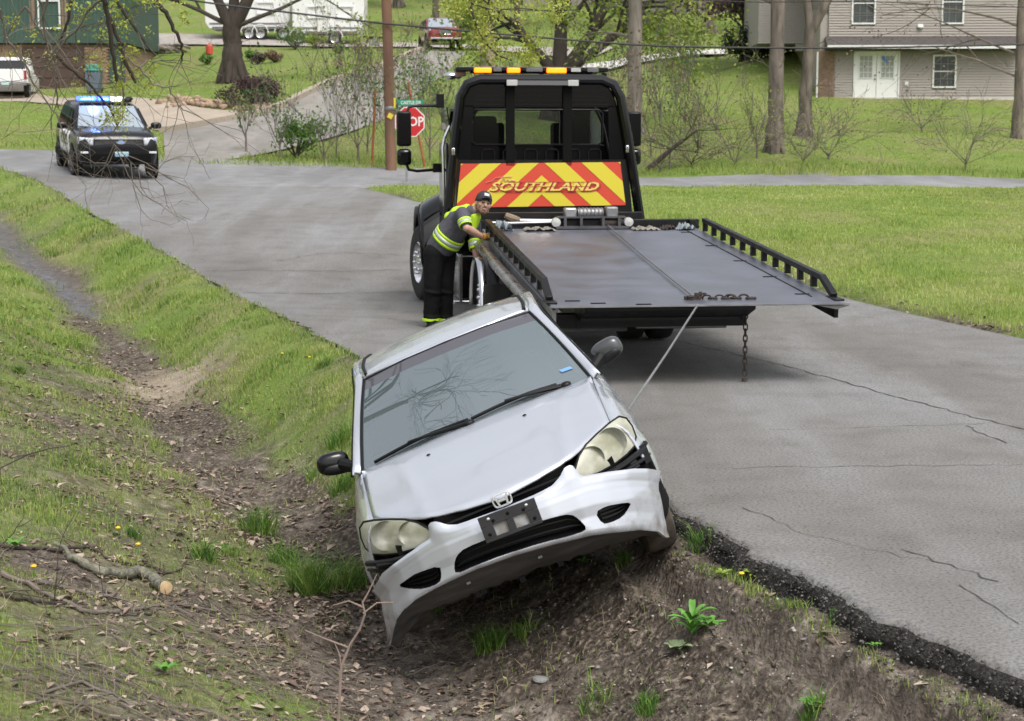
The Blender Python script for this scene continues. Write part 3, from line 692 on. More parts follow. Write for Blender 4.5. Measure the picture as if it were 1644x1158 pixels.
def bpt(t, u):   # t across -1..1, u 0 top..1 low
    at_ = abs(t)
    y = math.sin(min(at_, .9)/.9*PI/2*.96)*.785/math.sin(PI/2*.96)
    if at_ > .9: y = interp(at_, [.9, .95, 1], [.785, .798, .804])
    y = math.copysign(y, t)
    zt, zl, zs = btop(y), blow(y), bsm(y)
    if at_ > .9: zt -= (at_-.9)*.5; zs -= (at_-.9)*.5
    k = max(0, 1-u/.10); k = k*k
    z = lerp(lerp(zs, zl, u), zt, k)
    x = bx_(y) if at_ <= .9 else interp(at_, [.9, 1], [1.77, 1.46])
    nx = interp(abs(y), [0,.5,.75,.815], [1,.92,.5,.1])
    prof = interp(u, [0,.03,.08,.2,.45,.66,.78,.9,.97,1], [-.030,-.010,-.002,.006,.014,.010,.016,.024,.016,.004])
    ny_ = math.sqrt(max(0, 1-nx*nx)); tuck = interp(u, [0,.12,.3,.8,1], [-.03,-.006,0,0,-.012])
    return (x+prof*nx, y+math.copysign(prof*.3*ny_+tuck*ny_, y)-.2*max(0, .45-z)*interp(abs(y), [0,.3], [0,1]), z)
b = MB(); b.grid(lambda a, u: bpt(a*2-1, u**1.35), 161, 40)
bumper = b.build('front_bumper', M['silver'], car, smooth=60, solid=.012)
bake(bumper)
def cutter(poly):
    c = MB(); c.prism(poly, 'x', 1.6, 2.5); return c.build('cut', M['black'], car, smooth=None)
def chaikin(P, n=2):
    for _ in range(n):
        Q = []
        for i in range(len(P)):
            p, q = P[i], P[(i+1) % len(P)]; Q += [(p[0]*.75+q[0]*.25, p[1]*.75+q[1]*.25), (p[0]*.25+q[0]*.75, p[1]*.25+q[1]*.75)]
        P = Q
    return P
main = chaikin([(-.358,.455),(-.350,.500),(-.318,.545),(-.26,.568),(-.10,.570),(.09,.556),(.22,.540),(.290,.520),(.318,.480),(.340,.418),(.30,.410),(.1,.448),(-.1,.466),(-.25,.466)], 1)
fogl = chaikin([(-.668,.478),(-.60,.505),(-.54,.524),(-.415,.526),(-.425,.475),(-.450,.440),(-.537,.432),(-.60,.448)], 1)
fogr = chaikin([(.405,.472),(.47,.476),(.53,.458),(.60,.428),(.575,.408),(.53,.384),(.46,.388),(.418,.402)], 1)
for poly in (main, fogl, fogr):
    cu = cutter(poly); md = bumper.modifiers.new('b', 'BOOLEAN'); md.operation = 'DIFFERENCE'; md.object = cu; md.solver = 'EXACT'
    bake(bumper); bpy.data.objects.remove(cu)
bumper.data.shade_smooth(); bumper.data.set_sharp_from_angle(angle=R(40))
# recessed linings and mesh behind the openings
def lining(poly, name, depth=.10, bars=2):
    m = MB(); c = np.mean(poly, 0); n = len(poly)
    fr = [Vector((bx_(y)+.006, y, z)) for y, z in poly]; bk = [Vector((bx_(y)-depth, c[0]+(y-c[0])*.93, c[1]+(z-c[1])*.9)) for y, z in poly]
    m.add(fr+bk, [(j, (j+1) % n, n+(j+1) % n, n+j) for j in range(n)]+[tuple(n+j for j in range(n))])
    o = m.build(name, M['black'], bumper, smooth=30)
    ys_ = [p[0] for p in poly]
    def span(y):   # z range of the opening at y
        zz = []
        for i in range(n):
            (y1, z1), (y2, z2) = poly[i], poly[(i+1) % n]
            if (y1-y)*(y2-y) < 0: zz.append(z1+(z2-z1)*(y-y1)/(y2-y1))
        return (min(zz), max(zz)) if len(zz) > 1 else None
    for k in range(1, bars+1):
        m = MB(); pts = []
        for y in np.linspace(min(ys_)+.02, max(ys_)-.02, 14):
            s_ = span(y)
            if s_: pts.append((bx_(y)-.045, y, lerp(s_[0], s_[1], k/(bars+1))))
        if len(pts) > 2: m.tube(pts, .006, 5); m.build('grille_bar', M['black'], o)
    return o
lining(main, 'air_intake', .12, 2); lining(fogl, 'side_vent', .07, 3); lining(fogr, 'side_vent', .07, 3)
# upper grille between hood and bumper
b = MB(); b.grid(lambda u, v: (2.09-.03*abs(v*2-1), (v*2-1)*.36, lerp(.742, .655, u)), 3, 16); gr = b.build('grille', M['matte_black'], car)
b = MB(); b.tube([(2.10, y, .70) for y in np.linspace(-.31, .31, 12)], .007, 5); b.build('grille_bar', M['black'], gr)
# H shaped chrome badge in a rounded frame
b = MB(); bxx = 2.172; zc = .722
fr = []
for t in np.linspace(0, 2*PI, 33):
    cx, cz = math.cos(t), math.sin(t); e = .45
    yy = math.copysign(abs(cx)**e, cx)*(.047+.005*cz); zz = math.copysign(abs(cz)**e, cz)*.031
    fr.append((bxx-.3*zz*0, yy, zc+zz))
b.tube(fr, .0048, 6)
for sg in (-1, 1): b.beam((bxx+.002, sg*.031, zc+.029), (bxx+.002, sg*.020, zc-.029), .010, .010, up=(1,0,0))
b.box((bxx+.002, 0, zc-.002), (.010, .046, .010)); M['badge_chrome'] = mat('badge_chrome', (.85,.86,.88), .38, .8); b.build('emblem', M['badge_chrome'], car)
# empty black plate bracket with two square windows
M['bracket'] = mat('black_bracket', (.02,.02,.022), .5, var=.2)
pb = empty('plate_bracket'); pb.parent = car; pb.location = (2.232, 0, .620); pb.rotation_euler = (R(-2), R(-4), 0)
b = MB()
for (y0, y1, z0, z1) in ((-.15,.15,.012,.066), (-.15,.15,-.066,-.048), (-.15,-.088,-.048,.012), (.088,.15,-.048,.012), (-.018,.018,-.048,.012)): b.box((0, (y0+y1)/2, (z0+z1)/2), (.014, y1-y0, z1-z0))
pb_ = b.build('bracket_frame', M['bracket'], pb, bevel=.002)
b = MB(); b.box((-.012, -.053, -.018), (.006, .07, .06)); b.box((-.012, .053, -.018), (.006, .07, .06)); b.build('bumper_pad', M['silver'], pb)
for y, z in ((-.10,.045), (.10,.045)):
    b = MB(); b.lathe([(0,.014), (.009,.012), (.009,.005)], (0, y, z), 'x', 8); b.build('screw', M['chrome'], pb)
for y, z in ((0,.04), (-.08,.03), (.08,.03), (.118,-.03), (-.118,-.03)):
    b = MB(); b.ell((.009, y, z), (.003, .009, .009), 8, 5); b.build('screw_hole', M['matte_black'], pb)
# underside apron seen from the front, torn along its rear edge
def apron(t, v):
    p = bpt(t, 1.0); y = p[1]
    fall = max(.004, p[2]-interp(p[1], [-.84,-.78,-.66,-.51,-.335,0,.244,.434,.542,.64,.70], [.12,.165,.236,.253,.258,.256,.235,.213,.191,.165,.13])); back = interp(abs(t), [0,.6,.85,1], [.30,.24,.08,.02])
    jag = (math.sin(t*23)+math.sin(t*57+1)*.6+(1 if math.sin(t*41) > .8 else 0)*2.2)*.006
    prof = interp(v, [0,.12,.16,.5,.55,1], [0,.10,.16,.55,.64,1])
    return (p[0]-.012-back*v, y*(1-.05*v), p[2]-fall*prof+(jag if v > .9 else 0))
b = MB(); b.grid(lambda a, v: apron((a*2-1)*.97, v), 90, 9); ap = b.build('underside_apron', M['grey_plastic'], bumper, smooth=40, solid=.006)
for t in (-.42,-.25,-.22,-.05,.12,.3,.45):
    b = MB(); p = apron(t, 1.0); b.box((p[0], p[1], p[2]-.008), (.02, .03, .03)); b.build('clip', M['black'], ap)
for t in (-.25, .05):
    b = MB(); p = apron(t, .35); b.box((p[0]+.012, p[1], p[2]), (.006, .022, .012)); b.build('tag', M['steel'], ap)
# torn inner structures below the lamps
b = MB()
b.tube([(1.74,-.79,.60),(1.83,-.735,.60),(1.92,-.64,.595),(2.0,-.52,.598)], .018, 6); b.tube([(1.72,-.80,.565),(1.84,-.74,.56),(1.94,-.63,.56),(2.0,-.54,.57)], .010, 6); b.build('bumper_bracket', M['black'], car, bevel=.006)
b = MB(); b.tube([(1.70,.80,.62),(1.80,.755,.605),(1.92,.64,.60),(2.02,.50,.60),(2.05,.42,.62)], .016, 6); b.tube([(1.66,.80,.55),(1.82,.74,.565),(1.97,.6,.57)], .012, 6)
b.box((1.75, .765, .58), (.05, .04, .10), (0, 0, R(-50))); b.box((1.85, .68, .575), (.05, .05, .07), (.3, 0, R(-50))); b.build('bumper_bracket', M['black'], car)
b = MB(); b.grid(lambda u, v: (1.78-.30*v, .70+.125*v**.5, lerp(.66-.02*v, .20+.05*v, u)), 10, 8); b.build('fender_liner', M['matte_black'], car, solid=.004)
b = MB(); b.tube([(1.80,-.74,.60),(1.87,-.72,.59),(1.94,-.62,.585),(2.0,-.5,.59)], .013, 6); b.build('bumper_wire', M['black'], car)
# mirrors
def superell(m, c, r, e=.6, n=20, k=12, rot=(0,0,0)):
    q = Euler(rot).to_matrix(); sp = lambda v: math.copysign(abs(v)**e, v); vs = []; fs = []
    for i in range(k+1):
        ph = PI*i/k
        for j in range(n):
            t = 2*PI*j/n; p = q@Vector((r[0]*sp(math.sin(ph))*sp(math.cos(t)), r[1]*sp(math.sin(ph))*sp(math.sin(t)), r[2]*sp(math.cos(ph)))); vs.append(p+Vector(c))
    for i in range(k):
        for j in range(n): fs.append((i*n+j, (i+1)*n+j, (i+1)*n+(j+1) % n, i*n+(j+1) % n))
    m.add(vs, fs)
M['mirror_grey'] = mat('mirror_grey', (.07,.073,.08), .3, .3, coat=.4)
for sg in (-1, 1):
    m = MB(); superell(m, (.595, sg*.872, 1.012), (.058, .098, .066), .72, rot=(R(sg*10), 0, R(-sg*12)))
    mo = m.build('mirror', M['mirror_grey'] if sg > 0 else M['gloss_black'], car, smooth=80)
    for v_ in mo.data.vertices: v_.co.x = max(v_.co.x, .575)
    m = MB(); m.tube([(.69, sg*.73, .935), (.66, sg*.775, .96), (.625, sg*.82, .985)], [.045, .042, .05], 10, flat=.8); m.build('mirror_arm', M['frit'], mo)
    m = MB(); superell(m, (.606, sg*.868, .978), (.055, .088, .038), .75, rot=(R(sg*14), 0, R(-sg*10))); m.build('mirror_base', M['black'], mo)
    m = MB(); m.box((.573, sg*.872, 1.012), (.004, .15, .095)); m.build('mirror_glass', M['gloss_black'], mo)
# wheels
def wheel(parent, c, r=.305, w=.19, steer=0, name='wheel', rimr=.19, spokes=7, rot=None, rimmat=None, out=1):
    e = empty(name, c, (0, 0, steer)); e.parent = parent
    m = MB(); h = w/2
    m.lathe([(rimr,-h*.8),(r*.8,-h),(r*.96,-h*.85),(r,-h*.6),(r,h*.6),(r*.96,h*.85),(r*.8,h),(rimr,h*.8)], (0,0,0), 'y', 28); m.build('tyre', M['rubber'], e, smooth=40)
    m = MB(); m.lathe([(rimr,h*.8),(rimr*.93,h*.7),(rimr*.9,-h*.1),(rimr*.3,-h*.0),(0,-h*.0)], (0,0,0), 'y', 28)
    m.lathe([(rimr,-h*.8),(rimr*.93,-h*.7),(rimr*.9,h*.1),(rimr*.3,h*.02),(0,h*.02)], (0,0,0), 'y', 28)
    for k in range(spokes):
        t = 2*PI*k/spokes; m.beam((math.cos(t)*.04, out*h*.55, math.sin(t)*.04), (math.cos(t)*rimr*.95, out*h*.62, math.sin(t)*rimr*.95), .035, .03, up=(0,1,0))
    m.lathe([(.05,out*h*.5),(.045,out*h*.72),(0,out*h*.75)], (0,0,0), 'y', 14); m.build('rim', rimmat or M['steel'], e, smooth=40)
    return e
for x in (1.31, -1.31):
    for sg in (-1, 1): wheel(car, (x, sg*(.735 if x < 0 else .695), .295 if x < 0 else .27 if sg > 0 else .38), steer=R(3) if x > 0 else 0, out=sg)
for w_ in [o for o in car.children if o.name.startswith('wheel')]:
    for t_ in w_.children:
        if t_.name.startswith('tyre'): t_.data.materials[0] = M['muddy_tyre']
# ------------------------------------------------------------ black rollback tow truck, seen from behind
truck = empty('tow_truck', (1.05, 14.5, 0), (0, 0, R(7.2)))
tag(truck, 'black flatbed tow truck with red and yellow chevron board and lit amber beacons', 'tow truck')
M['deck'] = mat('worn_steel_deck', (.12,.126,.155), .38, .1, var=.25, vscale=2.2, bump=.12, bscale=20)
M['amber_on'] = mat('lit_amber_lamp', (1,.25,.02), .3, emit=(1,.13,.002), es=3)
M['amber_core'] = mat('lit_amber_core', (1,.8,.3), .3, emit=(1,.45,.06), es=5)
M['dark_lens'] = mat('unlit_grey_lens', (.14,.14,.15), .15, coat=.5)
M['white_lens'] = mat('white_lens', (.48,.48,.47), .2, coat=.5)
M['pink_lens'] = mat('pale_red_lens', (.6,.32,.30), .2, coat=.5)
M['sign_red'] = mat('reflective_red', (.62,.065,.035), .45)
M['sign_yellow'] = mat('reflective_yellow', (.68,.58,.045), .45)
M['cab_glass'] = glass('cab_glass', (.86,.92,.88), .88, (.05,.055,.05), .05, .02, 1.5)
M['cab_in'] = mat('cab_interior', (.03,.03,.032), .9)
M['hub_chrome'] = mat('hub_chrome', (.75,.75,.78), .18, 1)
T = truck
# --- bed (shifted to the right of the chassis)
BX0, BX1 = -.75, 1.80; def_z = lambda y: lerp(.705, 1.075, (y+.3)/5.5)
def DZ(y): return .705+(y+.3)*.0673
bed = MB(); bed.add([(BX0, -.30, DZ(-.3)), (BX1, -.30, DZ(-.3)), (BX1, 5.25, DZ(5.25)), (BX0, 5.25, DZ(5.25)),
                     (BX0, -.22, DZ(-.22)-.02), (BX1, -.22, DZ(-.22)-.02), (BX1, 5.25, DZ(5.25)-.02), (BX0, 5.25, DZ(5.25)-.02)],
                    [(0,1,2,3),(4,7,6,5),(0,4,5,1),(1,5,6,2),(2,6,7,3),(3,7,4,0)])
deck = bed.build('bed', M['deck'], T)
b = MB(); b.beam((BX0+.015, -.27, DZ(-.27)-.09), (BX0+.015, 5.25, DZ(5.25)-.09), .04, .13); b.build('side_beam', M['dull_steel'], deck, bevel=.004)
b = MB(); b.beam((BX1-.015, -.1, DZ(-.1)-.09), (BX1-.015, 5.25, DZ(5.25)-.09), .04, .13); b.build('side_beam', M['black'], deck, bevel=.004)
M['round_steel'] = mat('polished_tube', (.33,.31,.30), .28, .9, var=.3, vscale=5)
b = MB(); b.tube([(-.86, .3, DZ(.3)-.07), (-.86, 4.6, DZ(4.6)-.10)], .055, 12); b.build('guide_tube', M['round_steel'], deck)
b = MB(); b.beam((BX0-.03, -.31, DZ(-.3)+.004), (BX1+.03, -.31, DZ(-.3)+.004), .05, .012); b.build('tail_edge', M['dull_steel'], deck)
b = MB(); b.prism([(-.25, DZ(0)-.06), (-.25, DZ(0)-.02), (.1, DZ(0)-.02), (.1, DZ(0)-.17)], 'x', BX0+.3, BX1-.78); b.box(((BX0+.3+BX1-.78)/2, .3, DZ(.3)-.13), (BX1-BX0-1.08, .5, .14)); b.build('tail_frame', M['black'], deck)
b = MB(); b.prism([(1.55, DZ(-.3)-.01), (1.84, DZ(-.3)-.01), (1.72, DZ(-.3)-.045)], 'y', -.31, -.1); b.build('tail_corner', M['dull_steel'], deck)
for sx, x in ((-1, BX0+.02), (1, BX1+.0)):
    y0 = .35; y1 = 4.85
    b = MB(); H_ = .135
    b.beam((x, y0, DZ(y0)+H_), (x, y1, DZ(y1)+H_), .06, .05); b.beam((x, y0+.01, DZ(y0)+H_), (x, .02, DZ(0)+.02), .06, .05); b.beam((x, .12, DZ(0)+.005), (x, -.14, DZ(-.1)+.005), .09, .02)
    rail = b.build('side_rail', M['black'], deck, bevel=.005)
    for k in range(11):
        y = lerp(.62, y1-.05, k/10); b = MB(); b.box((x, y, DZ(y)+H_*.5), (.05, .055, H_-.02)); b.build('rail_post', M['black'], rail)
# slots and holes near both deck edges
for x, ys_ in ((BX0+.22, (.02,)), (BX0+.42, (-.12,)), (1.58, (.25,1.3,2.4,3.6,4.8)), (.05, (-.2,))):
    for y in ys_:
        b = MB(); b.box((x, y, DZ(y)+.003), (.13, .035, .004), (math.atan(.0673), 0, 0)); b.build('key_slot', M['matte_black'], deck)
for x in (1.62,):
    b = MB(); b.beam((x, .1, DZ(.1)+.004), (x, 5.1, DZ(5.1)+.004), .012, .006); b.build('deck_seam', M['black'], deck)
# black bulkhead across the front of the bed
b = MB(); b.box((.53, 5.32, DZ(5.3)+.03), (2.62, .1, .14)); b.prism([(1.72,DZ(5.3)-.0),(1.84,DZ(5.3)-.0),(1.78,DZ(5.3)+.1),(1.70,DZ(5.3)+.1)], 'y', 5.2, 5.26); b.build('bulkhead', M['black'], T, bevel=.01)
b = MB(); b.box((.1, 5.52, 1.2), (2.2, .1, .12)); b.box((.1, 5.5, 1.14), (2.3, .2, .02)); b.build('cross_shelf', M['black'], T, bevel=.008)
# winch
M['gunmetal'] = mat('gunmetal', (.10,.10,.11), .5, .6, var=.2)
wi = empty('winch', (.54, 5.2, DZ(5.2))); wi.parent = T
b = MB(); b.box((0, .05, .02), (.86, .26, .03)); b.box((0, .1, .135), (.82, .16, .02)); b.build('winch_frame', M['gunmetal'], wi)
for x in (-.32, -.13, .13, .32): b = MB(); b.box((x, .05, .07), (.03, .2, .12)); b.build('winch_bracket', M['gunmetal'], wi)
b = MB(); b.lathe([(0,-.13),(.075,-.13),(.075,-.11),(.05,-.1),(.05,.1),(.075,.11),(.075,.13),(0,.13)], (.24, .08, .06), 'x', 18); b.build('winch_drum', M['rusty'], wi)
b = MB(); b.lathe([(0,-.15),(.06,-.15),(.06,.15),(0,.15)], (.0, .12, .18), 'x', 18); 
for k in range(7): b.lathe([(.062,-.14+k*.045),(.068,-.135+k*.045),(.062,-.12+k*.045)], (0,.12,.18), 'x', 18)
b.build('winch_motor', M['dull_steel'], wi)
b = MB(); b.box((-.24, .12, .185), (.15, .13, .12)); b.build('gearbox', M['steel'], wi, bevel=.02)
b = MB(); b.box((.25, .12, .19), (.15, .14, .13)); b.build('gearbox', M['dull_steel'], wi, bevel=.02)
for x in (-.43, .43): b = MB(); b.lathe([(0,-.06),(.052,-.05),(.058,0),(.052,.05),(0,.06)], (x, -.02, .08), 'y', 18); b.build('work_lamp', M['white_lens'], wi)
b = MB(); b.tube([(-.45, .05, .08), (-.95, .07, .07), (-1.25, .08, .08)], .017, 8); b.build('polished_bar', M['steel'], wi)
# --- cable, hook and chain lying on the tail
cab1 = [(.72, 5.15, DZ(5.15)+.05), (.62, 2.5, DZ(2.5)+.03), (.535, .02, DZ(0)+.03)]
b = MB(); b.tube(cab1, .008, 6); b.build('winch_cable', M['dull_steel'], T)
b = MB(); b.box((.53, .03, DZ(0)+.015), (.14, .05, .03)); b.box((.60, .03, DZ(0)+.05), (.10, .035, .02)); b.tube([(.60,.03,DZ(0)+.01),(.60,.03,DZ(0)+.07)], .014, 8); b.tube([(.53+.05*math.cos(t), .0+.03*math.sin(t), DZ(0)+.03) for t in np.linspace(0, PI*1.5, 9)], .011, 6); b.build('tow_hook', M['rusty'], T)
def chain(p0, d, n, L=.065, w=.022, r=.0065, mname='rusty', parent=T, side=Vector((0,1,0)), wob=0):
    p0 = Vector(p0); d = Vector(d).normalized(); s1 = d.cross(side).normalized(); s2 = side
    for k in range(n):
        c = p0+d*(k*L*.74); s_ = s1 if k % 2 == 0 else d.cross(s1).normalized()
        if wob: c = c+Vector((0, math.sin(k*1.7)*wob, 0))
        pts = [c+d*(L/2*math.copysign(abs(math.cos(t))**.7, math.cos(t)))+s_*(w*math.sin(t)) for t in np.linspace(0, 2*PI, 13)]
        m = MB(); m.tube(pts, r, 5); m.build('chain_link', M[mname], parent)
ch = empty('deck_chain', (0,0,0)); ch.parent = T
chain((.66, .04, DZ(0)+.012), (1, -.01, 0), 5, .075, .026, .008, 'rusty', ch, Vector((0,1,0)), .012)
chain((.86, .03, DZ(0)+.012), (1, -.02, 0), 4, .085, .03, .009, 'rusty', ch, Vector((0,1,0)), .012)
hc = empty('hanging_chain', (1.0, .0, 0)); hc.parent = T
chain((0, 0, .585), (0, 0, -1), 11, .068, .017, .0065, 'rusty', hc)
b = MB(); b.lathe([(0,0),(.03,.005),(.022,.025),(0,.03)], (0,0,.004), 'z', 10); b.build('chain_end', M['rusty'], hc)
# --- chassis
ch_ = MB()
for x in (-.38, .48): ch_.beam((x, .4, .56), (x, 5.2, .80), .10, .2); ch_.box((x, 7.4, .75), (.10, 4.4, .22))
ch_.box((.05, .55, .50), (2.1, .28, .10)); ch_.box((.05, .35, .575), (2.12, .16, .02)); ch_.box((.05, 1.2, .6), (.9, .2, .25)); ch_.box((.05, 4.4, .55), (.3, 1.8, .3)); ch_.build('chassis_frame', M['black'], T)
b = MB(); b.box((.62, .85, .42), (.85, .06, .07)); b.build('rear_bumper', M['dull_steel'], T, bevel=.01)
b = MB(); b.tube([(-.55,.9,.385),(.12,.9,.385)], .028, 8); b.build('tow_bar', M['dull_steel'], T)
b = MB(); b.box((-.62, .7, .53), (.22, .02, .055)); b.build('reflector_strip', M['white_lens'], T)
def text(s_, size, m, parent, loc, rot, shear=0, extrude=.002, bold=0, sx=1, name='lettering', align='CENTER', spacing=1.0):
    cu = bpy.data.curves.new(name, 'FONT'); cu.body = s_; cu.size = size; cu.shear = shear; cu.extrude = extrude; cu.offset = bold; cu.align_x = align; cu.align_y = 'CENTER'; cu.space_character = spacing; cu.resolution_u = 2
    o = bpy.data.objects.new(name, cu); COL.objects.link(o); dg = bpy.context.evaluated_depsgraph_get(); dg.update()
    me = bpy.data.meshes.new_from_object(o.evaluated_get(dg)); bpy.data.objects.remove(o); me.materials.clear(); me.materials.append(m)
    o = link(name, me, parent); o.location = loc; o.rotation_euler = rot; o.scale = (sx, 1, 1); return o
text('123-4567'.replace('123-4567', 'US 0039581'), .05, M['white_lens'], T, (.60, .40, .53), (PI/2, 0, 0), sx=1)
# fuel/tool boxes, steps and exhaust on the left
M['poly_alu'] = mat('polished_aluminium', (.7,.7,.72), .2, 1)
b = MB(); b.box((-.75, 6.0, .5), (.5, 1.1, .52)); b.build('tool_box', M['gloss_black'], T, bevel=.02)
b = MB(); b.box((-.98, 5.42, .5), (.035, .03, .56)); b.build('box_trim', M['poly_alu'], T)
b = MB(); b.box((-.85, 5.9, .20), (.42, .9, .05)); b.build('step', M['poly_alu'], T, bevel=.01)
# rear wheels and polished half fenders
def truck_wheel(c, dual, steer=0, out=-1, rt_=.505):
    e = empty('wheel', c, (0, 0, steer)); e.parent = T
    for k in range(2 if dual else 1):
        m = MB(); oy = -out*.31*k; r = rt_; h = .13
        prof = [(.29,-h*.9),(.87*r,-h),(.97*r,-h*.85),(r,-h*.65),(r,h*.65),(.97*r,h*.85),(.87*r,h),(.29,h*.9)]
        for j in (-.45,-.2,.2,.45):
            pass
        m.lathe(prof, (oy,0,0), 'x', 36); m.build('tyre', M['rubber'], e, smooth=40)
    m = MB(); o_ = out
    m.lathe([(.29,o_*.11),(.275,o_*.12),(.265,o_*.07),(.25,o_*.02),(.18,o_*.0),(.14,o_*(.06 if dual else .10)),(.10,o_*(.07 if dual else .12)),(0,o_*(.075 if dual else .13))], (0,0,0), 'x', 36)
    m.lathe([(.29,-o_*.11),(.26,-o_*.1),(.25,o_*.0),(0,o_*.0)], (0,0,0), 'x', 24)
    rim = m.build('rim', M['hub_chrome'], e, smooth=50)
    for k in range(10):
        t = 2*PI*k/10; m = MB(); m.lathe([(.017,0),(.019,.02),(.017,.06),(.024,.075),(.022,.10),(.010,.115),(0,.118)] if o_ > 0 else [(.017,0),(.019,-.02),(.017,-.06),(.024,-.075),(.022,-.10),(.010,-.115),(0,-.118)], (o_*.04, math.cos(t)*.145, math.sin(t)*.145), 'x', 10)
        m.build('lug_nut', M['hub_chrome'], rim, smooth=60)
    for k in range(8):
        t = 2*PI*k/8+.2; m = MB(); m.ell((o_*.018, math.cos(t)*.215, math.sin(t)*.215), (.006, .028, .028), 10, 6); m.build('hand_hole', M['matte_black'], rim)
    return e
truck_wheel((-1.14, 8.75, .445), False, R(9), -1); truck_wheel((1.24, 8.75, .445), False, R(9), 1)
truck_wheel((-.84, 3.35, .445), True, 0, -1, .445); truck_wheel((.94, 3.35, .445), True, 0, 1, .445)
for x in (-.78, .88):
    b = MB(); b.grid(lambda u, v: (x+(v-.5)*.42, 3.35+.54*math.cos(PI*u*1.0), .33+.54*math.sin(PI*u*1.0)), 20, 3); b.build('fender', M['black'], T, solid=.012)
b = MB(); b.grid(lambda u, v: (-1.0+(v-.5)*.07, 3.35+.555*math.cos(PI*u), .33+.555*math.sin(PI*u)), 20, 2); b.build('fender_trim', M['poly_alu'], T, solid=.01)
b = MB(); b.box((-.80, 2.75, .40), (.42, .012, .5)); b.build('mud_flap', M['rubber'], T)
# --- headboard (cab guard)
YH = 6.0
OUT = [(-1.06,1.06),(-1.0,1.5),(-.93,2.2),(-.88,2.62),(-.80,2.77),(-.66,2.83),(.76,2.83),(.90,2.77),(.98,2.62),(1.06,2.2),(1.17,1.5),(1.24,1.06)]
gb = MB(); gb.tube([(.06+(x-.06)*1.045, YH, z) for x, z in OUT], .062, 10); gb.build('guard_frame', M['gloss_black'], T)
for x in (-.32, .375):
    b = MB(); b.box((x, YH+.02, 2.32), (.105, .05, 1.04)); b.build('guard_post', M['matte_black'], T)
b = MB(); b.add([(-.985,YH+.01,1.20),(1.185,YH+.01,1.20),(1.115,YH+.01,1.87),(-.965,YH+.01,1.87),(-.985,YH+.05,1.20),(1.185,YH+.05,1.20),(1.115,YH+.05,1.87),(-.965,YH+.05,1.87)], [(0,1,2,3),(4,7,6,5),(0,4,5,1),(1,5,6,2),(2,6,7,3),(3,7,4,0)]); b.build('guard_plate', M['black'], T)
for nm, poly in (('guard_panel', [(-.90,2.50),(.99,2.50),(.95,2.66),(.88,2.75),(.75,2.80),(-.65,2.80),(-.78,2.75),(-.86,2.66)]), ('guard_panel', [(-.97,1.87),(-.80,1.87),(-.76,2.52),(-.90,2.52)]), ('guard_panel', [(.90,1.87),(1.11,1.87),(1.0,2.52),(.88,2.52)])):
    b = MB(); b.prism(poly, 'y', YH+.05, YH+.075); b.build(nm, M['gloss_black'], T)
for k in range(5):
    b = MB(); b.box((.06, YH+.045, 2.53+k*.05), (1.7-.06*k, .008, .006)); b.build('guard_louvre', M['black'], T)
SG = [(-.975,1.30),(1.095,1.32),(1.025,1.842),(-.92,1.825)]
b = MB(); b.add([(x, YH-.005, z) for x, z in SG]+[(x, YH+.008, z) for x, z in SG], [(0,1,2,3),(4,7,6,5),(0,4,5,1),(1,5,6,2),(2,6,7,3),(3,7,4,0)])
sign = b.build('chevron_board', M['sign_red'], T)
# chevron stripes clipped to the board: peak columns at u=.5
def clip(poly, a, b_, c):   # keep a*x+b*y>=c
    out = []
    for i in range(len(poly)):
        p, q = poly[i], poly[(i+1) % len(poly)]; dp = a*p[0]+b_*p[1]-c; dq = a*q[0]+b_*q[1]-c
        if dp >= 0: out.append(p)
        if (dp >= 0) != (dq >= 0): t = dp/(dp-dq); out.append((p[0]+(q[0]-p[0])*t, p[1]+(q[1]-p[1])*t))
    return out
cx_, zbot = .06, 1.31; sl_ = .90
for k in range(-1, 5):
    z1 = 1.455+.205*2*k*1.0-.0; z0 = z1+.23       # apex heights of the stripe's lower and upper edges
    for sg in (-1, 1):
        poly = list(SG)
        poly = clip(poly, sg, 0, sg*cx_)
        # inside stripe: z + sl*|x-cx| >= z1 and <= z0
        poly = clip(poly, sl_*sg, 1, z1+sl_*sg*cx_) if poly else poly
        poly = clip(poly, -sl_*sg, -1, -(z0+sl_*sg*cx_)) if poly else poly
        if len(poly) > 2:
            m = MB(); m.add([(x, YH-.009, z) for x, z in poly], [tuple(range(len(poly)))]); m.build('yellow_stripe', M['sign_yellow'], sign, smooth=None)
M['letter_y'] = mat('letter_gold', (.75,.62,.16), .4); M['letter_r'] = mat('letter_shadow_red', (.42,.03,.03), .5); M['letter_p'] = mat('letter_pink', (.7,.3,.3), .5)
rt = (PI/2, 0, 0)
text('SOUTHLAND', .145, M['letter_r'], sign, (.095, YH-.012, 1.533), rt, .35, .001, .010, 1.52, 'letter_outline')
text('SOUTHLAND', .145, M['letter_y'], sign, (.08, YH-.016, 1.545), rt, .35, .001, .003, 1.52, 'lettering')
for zz, x0, x1 in ((1.548, -.55, .70), (1.602, -.35, .68), (1.493, -.5, .64)):
    b = MB(); b.box(((x0+x1)/2, YH-.019, zz), (x1-x0, .002, .006)); b.build('pinstripe', M['letter_r'], sign)
b = MB(); b.tube([(-.62,YH-.016,1.60),(-.54,YH-.016,1.625),(-.50,YH-.016,1.66),(-.42,YH-.016,1.665),(-.30,YH-.016,1.668)], .004, 4); b.tube([(-.44,YH-.016,1.60),(-.40,YH-.016,1.655),(-.385,YH-.016,1.61),(-.35,YH-.016,1.635),(-.34,YH-.016,1.61),(-.30,YH-.016,1.625),(-.26,YH-.016,1.615)], .006, 4)
b.build('script_mark', M['letter_p'], sign)
b = MB(); b.box((.06, YH-.07, 2.785), (.74, .03, .055)); b.build('light_strip', M['dark_lens'], T)
